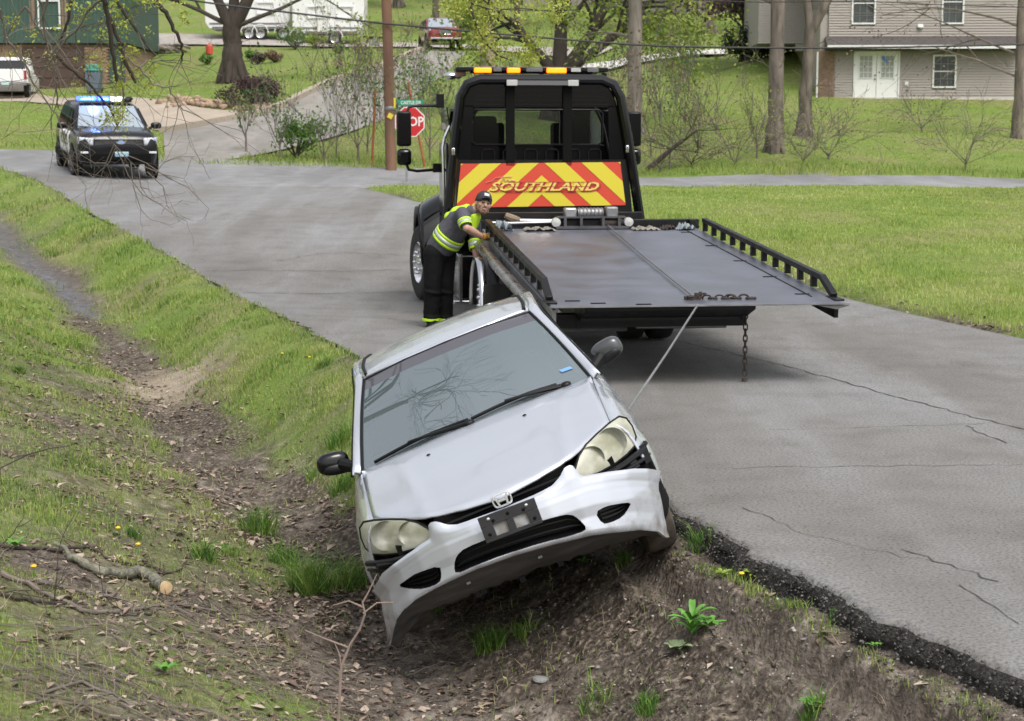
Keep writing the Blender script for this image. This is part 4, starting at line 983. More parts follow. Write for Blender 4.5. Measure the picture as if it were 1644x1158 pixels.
for x in (-.31, .43): b = MB(); b.box((x, YH-.075, 2.785), (.13, .03, .07)); b.build('work_light', M['white_lens'], T, bevel=.005)
for x, z in ((-1.015, 1.97), (1.10, 2.0)): b = MB(); b.box((x, YH-.05, z), (.04, .04, .09)); b.build('marker_lamp', M['chrome'], T, bevel=.01)
# --- cab
CX = .05
def cabsec(y, w, ztop, zbot=.95):
    return y, w, ztop, zbot
secs = [(6.35,.90,2.62),(6.5,.96,2.70),(6.9,.99,2.73),(7.6,1.0,2.72),(7.95,.99,2.66),(8.15,.98,2.52)]
b = MB(); K = 26
def ring(y, w, zt, zb_=.92):
    pts = []
    for k in range(K):
        t = k/(K-1); a_ = PI*t  # from left sill over roof to right sill
        c_, s_ = math.cos(a_), math.sin(a_); e = .28
        x = -math.copysign(abs(c_)**e, c_)*w; z = zb_+(zt-zb_)*abs(s_)**.30
        x *= interp(z, [zb_, 1.7, 2.3, zt], [1.02, 1.05, .96, .90])
        pts.append((CX+x, y, z))
    return pts
rs = [ring(*s_) for s_ in secs]; n = K
b.add([p for r_ in rs for p in r_], [(i*n+j, i*n+j+1, (i+1)*n+j+1, (i+1)*n+j) for i in range(len(rs)-1) for j in range(n-1)])
shell = b.build('cab', M['gloss_black'], T, smooth=50, solid=.03)
# back wall with a wide rear window opening, built from panels
def backpanel(x0, x1, z0, z1): b.box(((x0+x1)/2, 6.40, (z0+z1)/2), (x1-x0, .05, z1-z0))
b = MB(); backpanel(-.86, .98, 2.47, 2.66); backpanel(-.90, 1.02, .95, 2.05); backpanel(-.88, -.74, 2.05, 2.47); backpanel(.86, 1.0, 2.05, 2.47); backpanel(-.29,-.22,2.05,2.47); backpanel(.34,.41,2.05,2.47)
bw = b.build('cab_back', M['gloss_black'], T, bevel=.006)
b = MB(); b.box((.06, 6.39, 2.26), (1.62, .012, .44)); b.build('rear_window', M['cab_glass'], T)
b = MB(); b.tube([(x, 6.36, z) for x, z in [(-.70,2.05),(.82,2.05),(.87,2.09),(.87,2.43),(.82,2.475),(-.70,2.475),(-.75,2.43),(-.75,2.09),(-.70,2.05)]], .012, 6); b.build('window_seal', M['dull_black'] if 'dull_black' in M else M['black'], T)
for k in range(6):
    x = lerp(-.55, .77, k/5); b = MB(); b.tube([(x-.075,6.36,1.85),(x-.075,6.36,1.965),(x-.055,6.36,1.99),(x+.055,6.36,1.99),(x+.075,6.36,1.965),(x+.075,6.36,1.85)], .012, 6); b.build('pressed_rib', M['black'], bw)
for x in (-.5, .6):
    b = MB(); b.box((x, 7.2, 1.95), (.5, .14, .75)); b.box((x, 7.18, 2.33), (.30, .1, .16)); b.build('seat', M['cab_in'], T, bevel=.04)
# windshield and side glass as openings of bright glass ahead
b = MB(); b.grid(lambda u, v: (CX+(v*2-1)*lerp(.90,.80,u), lerp(8.56,8.17,u), lerp(1.9,2.48,u)), 3, 6); b.build('windshield', M['cab_glass'], T)
for sg in (-1, 1): b = MB(); b.beam((CX+sg*.93, 8.56, 1.88), (CX+sg*.86, 8.17, 2.5), .09, .06); b.build('pillar', M['gloss_black'], T)

# doors, side windows, trims (left side is in view)
for sg in (-1, 1):
    xo = CX+sg*1.045
    b = MB(); b.box((xo, 7.55, 1.5), (.03, 1.05, 1.15)); d = b.build('door', M['gloss_black'], T, bevel=.02)
    b = MB(); b.box((xo-sg*.035, 7.6, 2.3), (.02, .95, .44), (0, R(sg*7), 0)); b.build('side_window', M['cab_glass'], T)
    b = MB(); b.tube([(xo+sg*.04,6.95,1.15),(xo+sg*.06,6.95,2.02),(xo+sg*.035,6.97,2.14),(xo+sg*-.03,7.0,2.28)], .018, 8); b.build('grab_handle', M['chrome'], T)
    b = MB(); b.tube([(xo+sg*.03,7.2,2.24),(xo+sg*-.02,7.2,2.08)], .014, 6); b.build('grab_handle', M['chrome'], T)
    # mirrors on arms
    b = MB(); b.tube([(CX+sg*1.49,8.1,1.8),(CX+sg*1.46,8.12,1.72),(CX+sg*1.35,8.15,1.70),(CX+sg*1.05,8.25,1.72)], .02, 8); b.box((CX+sg*1.08,8.25,1.74),(.10,.12,.12)); b.build('mirror_arm', M['black'], T)
    b = MB(); b.tube([(CX+sg*.98,8.25,2.56),(CX+sg*1.32,8.15,2.56),(CX+sg*1.45,8.12,2.54),(CX+sg*1.49,8.1,2.44)], .02, 8); b.box((CX+sg*1.03,8.25,2.62), (.10,.14,.18)); ma = b.build('mirror_arm', M['black'], T)
    mx = CX+sg*1.52+(.04 if sg > 0 else 0)
    b = MB(); b.box((mx, 8.1, 2.255), (.19, .13, .46)); mh = b.build('mirror', M['black'], ma, bevel=.035)
    b = MB(); b.box((mx, 8.03, 2.255), (.155, .006, .41)); b.build('mirror_glass', M['gloss_black'], mh, bevel=.002)
    b = MB(); b.box((mx, 8.1, 1.885), (.19, .15, .215)); mh = b.build('convex_mirror', M['gloss_black'], ma, bevel=.045)
    # fender flare and hood side
    b = MB(); b.grid(lambda u, v: (CX+sg*lerp(.78, 1.30, v**.6), 8.75+(.62+.06*math.sin(PI*u))*math.cos(PI*u), .50+(.72-.10*v*v*0)*math.sin(PI*u)**.8+(1-v)*.22*math.sin(PI*u)), 20, 8); b.build('front_fender', M['gloss_black'], T, smooth=60, solid=.02)
    b = MB(); b.grid(lambda u, v: (CX+sg*1.30-sg*v*.03, 8.75+(.62+.02)*math.cos(PI*u), .50+.72*math.sin(PI*u)**.8-v*.09), 20, 2); b.build('fender_edge', M['black'], T, solid=.03)
b = MB(); b.grid(lambda u, v: (CX+math.copysign(abs(v*2-1)**.8, v*2-1)*lerp(.92,.78,u), lerp(8.5, 10.0, u), interp(u,[0,.8,1],[1.78,1.62,1.35])-.35*abs(v*2-1)**3), 10, 15); b.build('hood', M['gloss_black'], T, smooth=60, solid=.03)
b = MB(); b.box((CX, 10.0, 1.0), (1.5, .1, .8)); b.build('grille', M['chrome'], T, bevel=.03)
b = MB(); b.box((CX, 10.25, .55), (2.3, .25, .35)); b.build('front_bumper', M['chrome'], T, bevel=.05)
b = MB(); b.box((-.80, 8.0, .72), (.42, .35, .5)); b.box((CX, 8.2, 1.0), (1.4, .6, .5)); b.build('battery_box', M['gloss_black'], T, bevel=.02)
# light bar on the cab roof
lb = empty('light_bar', (-.02, 6.35, 2.955)); lb.parent = T
b = MB(); b.box((0, 0, 0), (1.86, .26, .045)); b.box((0, 0, -.035), (1.5, .2, .02)); b.build('bar_housing', M['black'], lb, bevel=.012)
b = MB(); b.box((0, -.01, .027), (1.84, .25, .008)); b.build('bar_top', M['dull_steel'], lb)
for x, w_ in ((-.61, .20), (-.235, .15), (.29, .23)):
    b = MB(); b.box((x, -.145, -.012), (w_*1.05, .04, .06)); l_ = b.build('amber_lamp', M['amber_on'], lb, bevel=.01)
    b = MB(); b.box((x, -.158, -.015), (w_*.72, .006, .026)); b.build('lamp_core', M['amber_core'], l_)
for x, w_, mk in ((-.43,.1,'dark_lens'), (.02,.2,'dark_lens'), (.53,.12,'white_lens'), (.74,.14,'dark_lens')):
    b = MB(); b.box((x, -.132, -.005), (w_, .02, .045)); b.build('lamp_cell', M[mk], lb, bevel=.004)
for x in (-.55, .12, .72, .9): b = MB(); b.box((x, 0, -.08), (.05, .1, .09)); b.build('bar_mount', M['black'], lb)
for x, mk, w_ in ((-.86,'pink_lens',.14), (.62,'pink_lens',.26)): b = MB(); b.box((x, .12, -.045), (w_, .1, .07)); b.build('marker_lens', M[mk], lb, bevel=.02)
b = MB(); b.ell((-.95, .35, -.06), (.09,.09,.05)); b.ell((-.86, .4, -.05), (.06,.08,.05)); b.build('horn', M['chrome'], lb)
b = MB(); b.ell((.66, .2, -.05), (.05,.05,.04)); b.build('horn', M['chrome'], lb)
# blue reflections come from the cruiser's lamps; roof marker lamps
for x in (-.7,-.35,.05,.45,.8): b = MB(); b.ell((x, 8.0, 2.70), (.05,.05,.03)); b.build('roof_marker', M['amber_lens'], T)

# things lying on the truck
broom = empty('broom', (truck.matrix_world if False else Matrix.Rotation(R(7.2), 4, 'Z')@Vector((0,0,0))) if False else (0,0,0))
def onT(x, y, z): return (Matrix.Translation((1.05, 14.5, 0))@Matrix.Rotation(R(7.2), 4, 'Z'))@Vector((x, y, z))
broom.location = onT(-.30, 5.28, 1.16); broom.rotation_euler = (0, 0, R(7.2))
tag(broom, 'worn tan broom lying across the front of the tow truck bed', 'broom')
M['tan'] = mat('worn_tan', (.22,.17,.12), .9, var=.3, vscale=20)
b = MB(); b.tube([(-.17,0,.075),(-.10,0,.045),(0,0,.02)], [.035,.045,.03], 8); b.build('bristles', M['tan'], broom)
b = MB(); b.tube([(0,0,.02),(.38,.0,.015)], .016, 8); b.build('handle', M['chrome'], broom)
M['rag'] = mat('pale_blue_rag', (.24,.28,.30), .9, var=.2)
M['paper'] = mat('crumpled_paper', (.22,.2,.175), .9, var=.3)
def rag(loc, r, m, label, name='rag', seed=0, sz=(.5,.25)):
    b = MB(); rr = random.Random(seed); ph = [rr.random()*6 for _ in range(6)]
    b.grid(lambda u, v: ((u-.5)*r*2, (v-.5)*r*1.2, .012+abs(math.sin(u*9+ph[0])*math.sin(v*7+ph[1]))*r*sz[0]*(1-(2*u-1)**4)+.01*math.sin(u*31+v*17)), 16, 10)
    o = b.build(name, m, None, smooth=60); o.location = loc; o.rotation_euler = (math.atan(.0673), 0, R(7.2+rr.random()*30)); tag(o, label, 'rag', 'rags and litter along the front of the bed'); return o
rag(onT(-.55, 5.05, DZ(5.05)), .13, M['rag'], 'pale blue crumpled rag beside the driver\'s raised hand', seed=1, sz=(.9,.3))
rag(onT(1.62, 5.05, DZ(5.05)), .11, M['rag'], 'pale crumpled rag at the right front corner of the truck bed', seed=2, sz=(.7,.3))
rag(onT(1.15, 5.08, DZ(5.08)), .16, M['paper'], 'greyish flattened rag just right of the winch', seed=3, sz=(.2,.3))
rag(onT(1.42, 5.08, DZ(5.08)), .09, M['rusty'], 'rust brown crumpled rag between two pale rags on the bed', seed=4, sz=(.5,.3))
rag(onT(-.1, 5.06, DZ(5.06)), .18, M['paper'], 'tan flattened scrap of cloth left of the winch', seed=5, sz=(.15,.3))
# steel line from the bed tail down to the sedan
p0 = onT(.50, -.30, DZ(-.3)+.01); p1 = car.matrix_world@Vector((.30, .83, .55))
b = MB(); b.tube([p0, p0.lerp(Vector(p1), .5)+Vector((0,0,-.01)), p1], .009, 6); o = b.build('tow_cable', M['steel']); tag(o, 'taut steel cable running from the bed tail down to the silver sedan', 'cable')
# ------------------------------------------------------------ tow driver, bent over the bed rail and looking back at the sedan
def Wv(px, py, y): return Vector(W(px, py, y))
M['skin'] = mat('skin', (.50,.30,.22), .5, var=.08, vscale=14)
M['shirt'] = mat('grey_work_shirt', (.085,.085,.105), .9, var=.18, vscale=9, bump=.5, bscale=25)
M['hivis'] = mat('hi_vis_lime', (.50,.78,.03), .7, var=.06)
M['reflect'] = mat('silver_reflective_tape', (.52,.56,.52), .35, .3)
M['trouser'] = mat('black_work_trousers', (.006,.006,.0065), .85, spec=.2, var=.4, vscale=8, bump=.8, bscale=12)
M['glove'] = mat('tan_leather_glove', (.42,.22,.04), .8, var=.25, vscale=30)
M['cap'] = mat('dark_grey_cap', (.035,.035,.04), .85, var=.2)
M['beard'] = mat('short_dark_beard', (.16,.095,.07), .95, var=.3, vscale=50)
M['eye'] = mat('eye_dark', (.03,.02,.015), .2)
man = empty('person', tuple(Wv(704, 519, 19.05)))
tag(man, 'man in grey and lime work shirt and cap leaning over the truck bed rail', 'person')
man.location.z = float(ground(np.array([man.location.x]), np.array([man.location.y]))[0])+.07 if False else man.location.z
INV = Matrix.Translation(-Vector(man.location))
def cap_(m, a, b_, r0, r1, k=5, n=14):
    """tapered capsule between two world points"""
    a = INV@Vector(a); b_ = INV@Vector(b_)
    m.ell(a, (r0, r0, r0), n, 8); m.ell(b_, (r1, r1, r1), n, 8); m.tube([a, b_], [r0, r1], n)
def remesh(o, vs, smooth=4):
    md = o.modifiers.new('r', 'REMESH'); md.mode = 'VOXEL'; md.voxel_size = vs; md.use_smooth_shade = True
    md = o.modifiers.new('s', 'SMOOTH'); md.iterations = smooth; md.factor = .6
    bake(o); o.data.shade_smooth(); return o
J = dict(pel=Wv(706,402,19.08), mid=Wv(719,380,19.02), chest=Wv(738,356,18.95), neck=Wv(757,341,18.9), head=Wv(776,327,18.84),
         sA=Wv(742,343,18.72), eA=Wv(749,366,18.60), wA=Wv(774,380,18.80), hA=Wv(787,382,18.93),
         sB=Wv(762,362,19.05), eB=Wv(763,398,18.92), wB=Wv(772,438,18.80), hB=Wv(779,454,18.80),
         hipA=Wv(697,408,19.02), hipB=Wv(715,408,19.16), kA=Wv(694,458,18.98), kB=Wv(715,458,19.12), aA=Wv(692,512,19.02), aB=Wv(715,512,19.16))
HM = Matrix.Translation(INV@J['head'])@Matrix.Rotation(R(14), 4, 'Y')@Matrix.Rotation(R(14), 4, 'Z')@Matrix.Rotation(R(-12), 4, 'X')@Matrix.Scale(1.08, 4)
def hd(v): return HM@Vector(v)
# continuous body
m = MB()
def hell(m, c, r, n=16, k=12):
    b0 = len(m.v); m.ell((0,0,0), r, n, k)
    for i in range(b0, len(m.v)): m.v[i] = tuple(hd(Vector(m.v[i])+Vector(c)))
hell(m, (0,.012,.03), (.076,.095,.088)); hell(m, (0,-.012,-.035), (.062,.078,.078)); hell(m, (0,-.040,-.085), (.040,.040,.028))
hell(m, (0,-.088,.010), (.050,.016,.014)); hell(m, (0,-.100,-.022), (.013,.022,.024)); hell(m, (0,-.112,-.034), (.017,.015,.012)); hell(m, (0,-.092,-.060), (.028,.012,.009)); hell(m, (0,-.091,-.072),(.024,.011,.009))
for sg in (-1, 1): hell(m, (sg*.079,.008,-.008), (.010,.020,.032)); hell(m, (sg*.045,-.068,-.025), (.022,.02,.024))
cap_(m, J['neck'], HM@Vector((0,.01,-.05))-INV.translation if False else (J['head']+Vector((-.02,.02,-.05))), .062, .058)
cap_(m, J['chest'], J['neck'], .12, .07); cap_(m, J['pel'], J['chest'], .13, .13)
cap_(m, J['chest'], J['sA'], .08, .055); cap_(m, J['chest'], J['sB'], .08, .055)
for s_ in 'AB':
    cap_(m, J['s'+s_], J['e'+s_], .052, .043); cap_(m, J['e'+s_], J['e'+s_].lerp(J['w'+s_], .35), .043, .046); cap_(m, J['e'+s_].lerp(J['w'+s_], .35), J['w'+s_], .046, .028)
    cap_(m, J['w'+s_], J['h'+s_], .028, .030)
    cap_(m, J['hip'+s_], J['k'+s_], .085, .06); cap_(m, J['k'+s_], J['a'+s_], .055, .04)
body = remesh(m.build('body', M['skin'], man), .0075, 3)
# eyes, brows, beard
for sg in (-1, 1):
    m = MB(); hell(m, (sg*.028,-.094,-.006), (.013,.006,.0055), 12, 8); m.build('eye', M['eye'], man)
    m = MB(); m.tube([hd((sg*.012,-.103,.010)), hd((sg*.030,-.104,.016)), hd((sg*.048,-.092,.010))], .0045, 6); m.build('eyebrow', M['beard'], man)
m = MB(); hell(m, (0,-.050,-.098), (.040,.042,.026)); 
for sg in (-1, 1): hell(m, (sg*.046,-.030,-.080), (.019,.042,.026)); hell(m, (sg*.066,.004,-.040), (.009,.016,.034))
hell(m, (0,-.102,-.051), (.032,.010,.007)); remesh(m.build('beard', M['beard'], man), .005, 2)
# cap with visor and pale front patch
m = MB()
b0 = len(m.v); m.grid(lambda u, v: tuple(hd((.088*math.sin(u*PI/2*1.12)*math.cos(2*PI*v), .014+.106*math.sin(u*PI/2*1.12)*math.sin(2*PI*v), .030+.108*math.cos(u*PI/2*1.12)+.0))), 10, 25)
cp = m.build('cap', M['cap'], man, smooth=70, solid=.006)
m = MB(); m.grid(lambda u, v: tuple(hd(((v*2-1)*.066*(1-.12*u*u), -.085-.075*u*(1-.45*(v*2-1)**2), .052-.018*(v*2-1)**2-.006*u))), 6, 11); m.build('visor', M['cap'], cp, smooth=70, solid=.005)
m = MB(); m.grid(lambda u, v: tuple(hd(((v*2-1)*.026, -.074-.020*(1-u)-.004*(1-(v*2-1)**2), .070+.030*u))), 4, 5); m.build('cap_patch', M['reflect'], cp)
# trousers
m = MB()
for s_ in 'AB':
    cap_(m, J['hip'+s_], J['k'+s_], .125, .098); cap_(m, J['k'+s_], J['a'+s_]+Vector((0,0,.02)), .096, .088)
    for i, (f, rr) in enumerate(((.2,.108),(.45,.098),(.75,.100),(.93,.098))):
        p = J['k'+s_].lerp(J['a'+s_], f); m.ell(INV@(p+Vector((.012*math.sin(i*3), -.012*math.cos(i*2), 0))), (rr, rr, .03), 14, 6, rot=(.15*math.sin(i*2.4), .2*math.cos(i*1.7), 0))
cap_(m, J['pel']+Vector((0,0,-.02)), J['hipA'], .145, .13); cap_(m, J['pel']+Vector((0,0,-.02)), J['hipB'], .145, .13)
tr = remesh(m.build('trousers', M['trouser'], man), .012, 3)
for s_ in 'AB':
    p = INV@(J['a'+s_]); m = MB(); m.lathe([(.094,-.025),(.100,-.02),(.100,.005),(.094,.01)], p, 'z', 18); m.build('trouser_cuff', M['hivis'], tr)
    m = MB(); q = p+Vector((.03,-.05,-.05)); m.ell(q, (.052,.115,.045), 16, 10, rot=(0,0,R(25))); m.ell(p+Vector((0,0,-.03)), (.055,.06,.07), 14, 8); m.box(q+Vector((0,0,-.035)), (.10,.24,.025), (0,0,R(25))); remesh(m.build('boot', M['black'], man), .01, 2)
# shirt: torso, yoke, sleeves
m = MB()
cap_(m, J['pel']+Vector((0,0,.02)), J['mid'], .158, .170); cap_(m, J['mid'], J['chest'], .168, .158); cap_(m, J['chest'], J['neck']+Vector((-.02,0,-.02)), .14, .085)
cap_(m, J['chest']+Vector((0,-.03,.02)), J['sA'], .11, .078); cap_(m, J['chest']+Vector((.02,0,-.01)), J['sB'], .12, .078)
cap_(m, J['sA'], J['sA'].lerp(J['eA'], .72), .078, .066); cap_(m, J['sB'], J['sB'].lerp(J['eB'], .9), .080, .060)
shirt = remesh(m.build('shirt', M['shirt'], man), .010, 4)
def band(a, b_, f0, f1, r0, r1, name, mt, parent=shirt, n=22, tilt=None):
    """ring of cloth round a limb or the torso"""
    a = INV@Vector(a); b_ = INV@Vector(b_); d = (b_-a).normalized(); p = a.lerp(b_, f0); q = a.lerp(b_, f1)
    m = MB(); m.tube([p, p.lerp(q, .5), q], [r0, (r0+r1)/2+.003, r1], n, cap=False); return m.build(name, mt, parent, solid=.004)
tA, tB = J['pel'], J['chest']
band(tA, tB, .30, .385, .176, .178, 'hi_vis_band', M['hivis']); band(tA, tB, .385, .50, .179, .180, 'reflective_band', M['reflect']); band(tA, tB, .50, .585, .179, .178, 'hi_vis_band', M['hivis'])
band(J['sA'], J['eA'], .50, .62, .080, .078, 'hi_vis_band', M['hivis']); band(J['sA'], J['eA'], .62, .78, .078, .075, 'reflective_band', M['reflect']); band(J['sA'], J['eA'], .78, .88, .075, .072, 'hi_vis_band', M['hivis'])
band(J['sB'], J['eB'], .70, .80, .080, .074, 'hi_vis_band', M['hivis']); band(J['sB'], J['eB'], .80, 1.0, .076, .070, 'reflective_band', M['reflect']); band(J['sB'], J['eB'], 1.0, 1.1, .070, .066, 'hi_vis_band', M['hivis'])
# lime yoke over the shoulders and lime front panels
m = MB(); cap_(m, J['chest']+Vector((-.02,0,.075)), J['neck']+Vector((-.05,-.0,.035)), .10, .060); cap_(m, J['chest']+Vector((-.12,.02,.05)), J['chest']+Vector((0,0,.07)), .06, .085); remesh(m.build('hi_vis_yoke', M['hivis'], shirt), .010, 3)
m = MB(); cap_(m, J['neck']+Vector((.035,-.05,-.045)), J['chest']+Vector((.13,-.07,-.06)), .055, .06); cap_(m, J['neck']+Vector((.07,-.02,-.05)), J['chest']+Vector((.16,-.02,-.04)), .04, .05); remesh(m.build('hi_vis_front', M['hivis'], shirt), .010, 3)
m = MB(); cap_(m, J['neck']+Vector((-.02,-.02,.02)), J['neck']+Vector((.03,-.05,-.01)), .062, .045); remesh(m.build('collar', M['shirt'], shirt), .009, 2)
# gloves: palm and five curled fingers each
def glove(w, h, palm_dir, side_dir, curl_dir):
    m = MB(); w = Vector(w); h = Vector(h); pd = Vector(palm_dir).normalized(); sd = Vector(side_dir).normalized(); cd = Vector(curl_dir).normalized()
    pc = w.lerp(h, .75); cap_(m, w+(h-w)*.15, pc, .036, .038)
    for k in range(4):
        L = (.030,.034,.032,.026)[k]; o_ = pc+sd*(-.030+.020*k)
        p1 = o_+pd*.035; p2 = p1+pd*L*.8+cd*.012; p3 = p2+pd*L*.35+cd*L*.8; p4 = p3-pd*.008+cd*.020
        cap_(m, o_, p1, .017, .0125); cap_(m, p1, p2, .0125, .0115); cap_(m, p2, p3, .0115, .011); cap_(m, p3, p4, .011, .0095)
    t0 = w.lerp(pc, .5)-sd*.02; t1 = t0-sd*.03+pd*.025; t2 = t1+pd*.025+cd*.015
    cap_(m, t0, t1, .016, .014); cap_(m, t1, t2, .014, .011)
    o = remesh(m.build('glove', M['glove'], man), .005, 2)
    band(w, h, -.1, .35, .040, .040, 'glove_cuff', M['glove'], o)
glove(J['wA'], J['hA'], (1,.5,-.05), (.25,-.9,0), (.1,.1,-1)); glove(J['wB'], J['hB'], (.4,.1,-1), (.2,-.95,0), (1,.1,-.2))
# ------------------------------------------------------------ vehicles further off
def loft(m, rings):
    n = len(rings[0]); m.add([p for r_ in rings for p in r_], [(i*n+j, i*n+j+1, (i+1)*n+j+1, (i+1)*n+j) for i in range(len(rings)-1) for j in range(n-1)]+[tuple(range(n-1, -1, -1)), tuple((len(rings)-1)*n+j for j in range(n))])
def body_ring(x, w, zt, zb_=.32, crown=.03):
    h = [(0,zt+crown),(w*.45,zt+crown*.8),(w*.78,zt+crown*.2),(w*.92,zt-.04),(w*.985,zt-.14),(w,lerp(zt,zb_,.45)),(w*.985,lerp(zt,zb_,.75)),(w*.93,zb_+.02),(w*.8,zb_)]
    return [(x, y, z) for y, z in h]+[(x, -y, z) for y, z in h[::-1]][1-1:]
def suv(label, cat, body_m, L=4.9, Wd=2.0, H_=1.72, hoodz=1.13, beltz=1.14, name='parked_suv', group=None, wheelr=.38):
    e = empty(name); tag(e, label, cat, group); w = Wd/2
    hx = L/2
    def rg(x, wf, zt, zb_=.34, cr=.03): return body_ring(x, w*wf, zt, zb_, cr)
    m = MB(); loft(m, [rg(hx-.02,.70,.82,.45,.01), rg(hx-.07,.84,.98,.36), rg(hx-.22,.93,hoodz-.06), rg(hx-.5,.975,hoodz-.03), rg(hx-1.25,1.0,hoodz+.03,.32,.04), rg(hx-1.45,1.0,beltz,.32,.01), rg(0,1.0,beltz,.32,.01), rg(-hx+.5,.99,beltz+.02,.32,.01), rg(-hx+.12,.93,beltz+.0,.36,.01), rg(-hx,.86,.95,.42,.0)])
    bd = m.build('body', body_m, e, smooth=45)
    # greenhouse
    def gr(z, x0, x1, ww, r_=.1):
        return [(x0,-ww*.80,z),(x0-.10,-ww*.97,z),(lerp(x0,x1,.5),-ww,z),(x1+.08,-ww*.97,z),(x1,-ww*.82,z),(x1,ww*.82,z),(x1+.08,ww*.97,z),(lerp(x0,x1,.5),ww,z),(x0-.10,ww*.97,z),(x0,ww*.80,z),(x0+.03,0,z),(x0,-ww*.80,z)]
    m = MB(); rgs = [gr(beltz-.02, hx-1.28, -hx+.18, w*.93), gr(lerp(beltz,H_,.5), hx-1.72, -hx+.28, w*.85), gr(H_-.08, hx-2.05, -hx+.42, w*.765), gr(H_-.02, hx-2.2, -hx+.55, w*.70), gr(H_, hx-2.4, -hx+.8, w*.55)]
    loft(m, rgs); m.build('cab_roof', body_m, e, smooth=50)
    m = MB(); m.grid(lambda u, v: (lerp(hx-1.26, hx-2.02, u)+.045-.04*(v*2-1)**2, (v*2-1)*lerp(w*.80, w*.66, u), lerp(beltz+.0, H_-.085, u)+.02), 5, 9); m.build('windshield', M['suv_glass'], e, smooth=60)
    for sg in (-1, 1):
        for (xa, xb, xat, xbt) in ((hx-1.52, hx-2.25, hx-2.08, hx-2.25), (hx-2.33, hx-3.15, hx-2.33, hx-3.1), (hx-3.22, hx-4.3, hx-3.2, hx-4.1)):
            m = MB(); m.add([(xa, sg*(w*.935+.004), beltz+.03), (xb, sg*(w*.935+.004), beltz+.03), (xbt, sg*(w*.79+.004), H_-.12), (xat, sg*(w*.79+.004), H_-.12)], [(0,1,2,3)]); m.build('side_window', M['dark_glass'], e, smooth=None, solid=.006)
        m = MB(); superell(m, (hx-1.55, sg*(w+.13), beltz+.06), (.07,.13,.085), .7, 14, 10); m.tube([(hx-1.5, sg*w*.95, beltz), (hx-1.55, sg*(w+.08), beltz+.03)], .03, 6); m.build('mirror', M['gloss_black'], e)
    m = MB(); m.box((-hx+.17, 0, beltz+.25), (.02, w*1.35, .34), (0, -.3, 0)); m.build('rear_window', M['dark_glass'], e)
    for x in (hx-.92, -hx+1.05):
        for sg in (-1, 1):
            m = MB(); m.lathe([(0,0),(wheelr+.06,0),(wheelr+.06,.012),(0,.012)], (x, sg*(w-.006) if sg < 0 else w-.006, wheelr), 'y', 24); m.build('wheel_arch', M['matte_black'], e)
            wheel(e, (x, sg*(w-.10), wheelr), wheelr, .25, rimr=wheelr*.62, spokes=5, out=sg)
    return e
M['suv_glass'] = glass('cruiser_windshield', (.4,.45,.48), .5, (.50,.58,.66), .6, .02, 1.9)
M['blue_on'] = mat('lit_blue_lamp', (.05,.15,1), .3, emit=(.02,.06,1), es=6)
M['blue_core'] = mat('lit_blue_core', (.5,.7,1), .3, emit=(.28,.52,1), es=4)
M['white_on'] = mat('lit_white_lamp', (1,1,1), .3, emit=(.8,.9,1), es=3)
M['head_lens'] = mat('headlamp_lens', (.62,.65,.72), .12, coat=.8)
M['black_paint'] = mat('cruiser_black', (.007,.007,.010), .22, coat=.12, spec=.4)
# --- police cruiser
pol = suv('black and white police SUV with lit blue and white roof lights at the junction', 'police car', M['black_paint'], name='police_car')
fw = Vector((math.sin(R(21)), -math.cos(R(21)), 0)); nose = Wv(192, 283, 40.3)
pc_ = nose-fw*2.45; zf = float(zb(nose.x, nose.y)); zr_ = float(zb(*(pc_-fw*2.4)[:2]))
pol.location = (pc_.x, pc_.y, (zf+zr_)/2+.02); pol.rotation_euler = (0, math.atan2(zr_-zf, 4.9), math.atan2(fw.y, fw.x))
w = 1.0; hx = 2.45
for sg in (-1, 1):   # white front and rear doors
    for (xa, xb) in ((hx-1.30, hx-2.32), (hx-2.34, hx-3.30)):
        m = MB(); m.grid(lambda u, v: (lerp(xa, xb, u), sg*(interp(v, [0,.2,.5,1], [.978,1.012,1.016,.992])), lerp(1.08, .52, v)), 4, 6); d = m.build('white_door', M['white_paint'], pol, solid=.008)
    m = MB(); m.box((hx-2.9, sg*1.0, .44), (2.9, .04, .16)); m.build('sill', M['matte_black'], pol)
    o = text('POLICE', .34, M['gloss_black'], pol, (hx-2.30, sg*1.022, .83), (PI/2, 0, PI if sg > 0 else 0), .15, .001, .006, 1.25, 'lettering')
    m = MB(); m.tube([(hx-2.0-.12*math.cos(t), sg*1.024, .98+.07*math.sin(t)) for t in np.linspace(0, 2*PI, 7)], .012, 5); m.build('door_badge', M['dull_steel'], pol)
    m = MB(); m.grid(lambda u, v: (hx-.015-.22*v**1.6, sg*lerp(.60, .95, v), lerp(.98, .81, u)+.02*v), 4, 6); m.build('headlight', M['head_lens'], pol, solid=.05)
    m = MB(); m.box((hx-.06, sg*.80, .64), (.10, .18, .05)); m.build('fog_lamp', M['head_lens'], pol, bevel=.01)
m = MB(); m.box((hx-.06, 0, .87), (.06, 1.14, .17)); g_ = m.build('grille', M['matte_black'], pol, bevel=.01)
for z in (.83,.87,.91,.95): m = MB(); m.box((hx-.028, 0, z), (.012, 1.1, .012)); m.build('grille_bar', M['dull_steel'], g_)
m = MB(); m.lathe([(0,0),(.055,.0),(.06,.012),(.0,.016)], (0,0,0), 'x', 24); o = m.build('oval_badge', M['oval'] if 'oval' in M else M['chrome'], pol); o.location = (hx-.02, .05, .885); o.scale = (1, 1.9, .8)
M['oval_blue'] = mat('badge_blue', (.25,.35,.6), .3)
m = MB(); m.lathe([(0,.017),(.045,.017)], (0,0,0), 'x', 24); o = m.build('oval_field', M['oval_blue'], pol); o.location = (hx-.018, .05, .885); o.scale = (1, 1.9, .8)
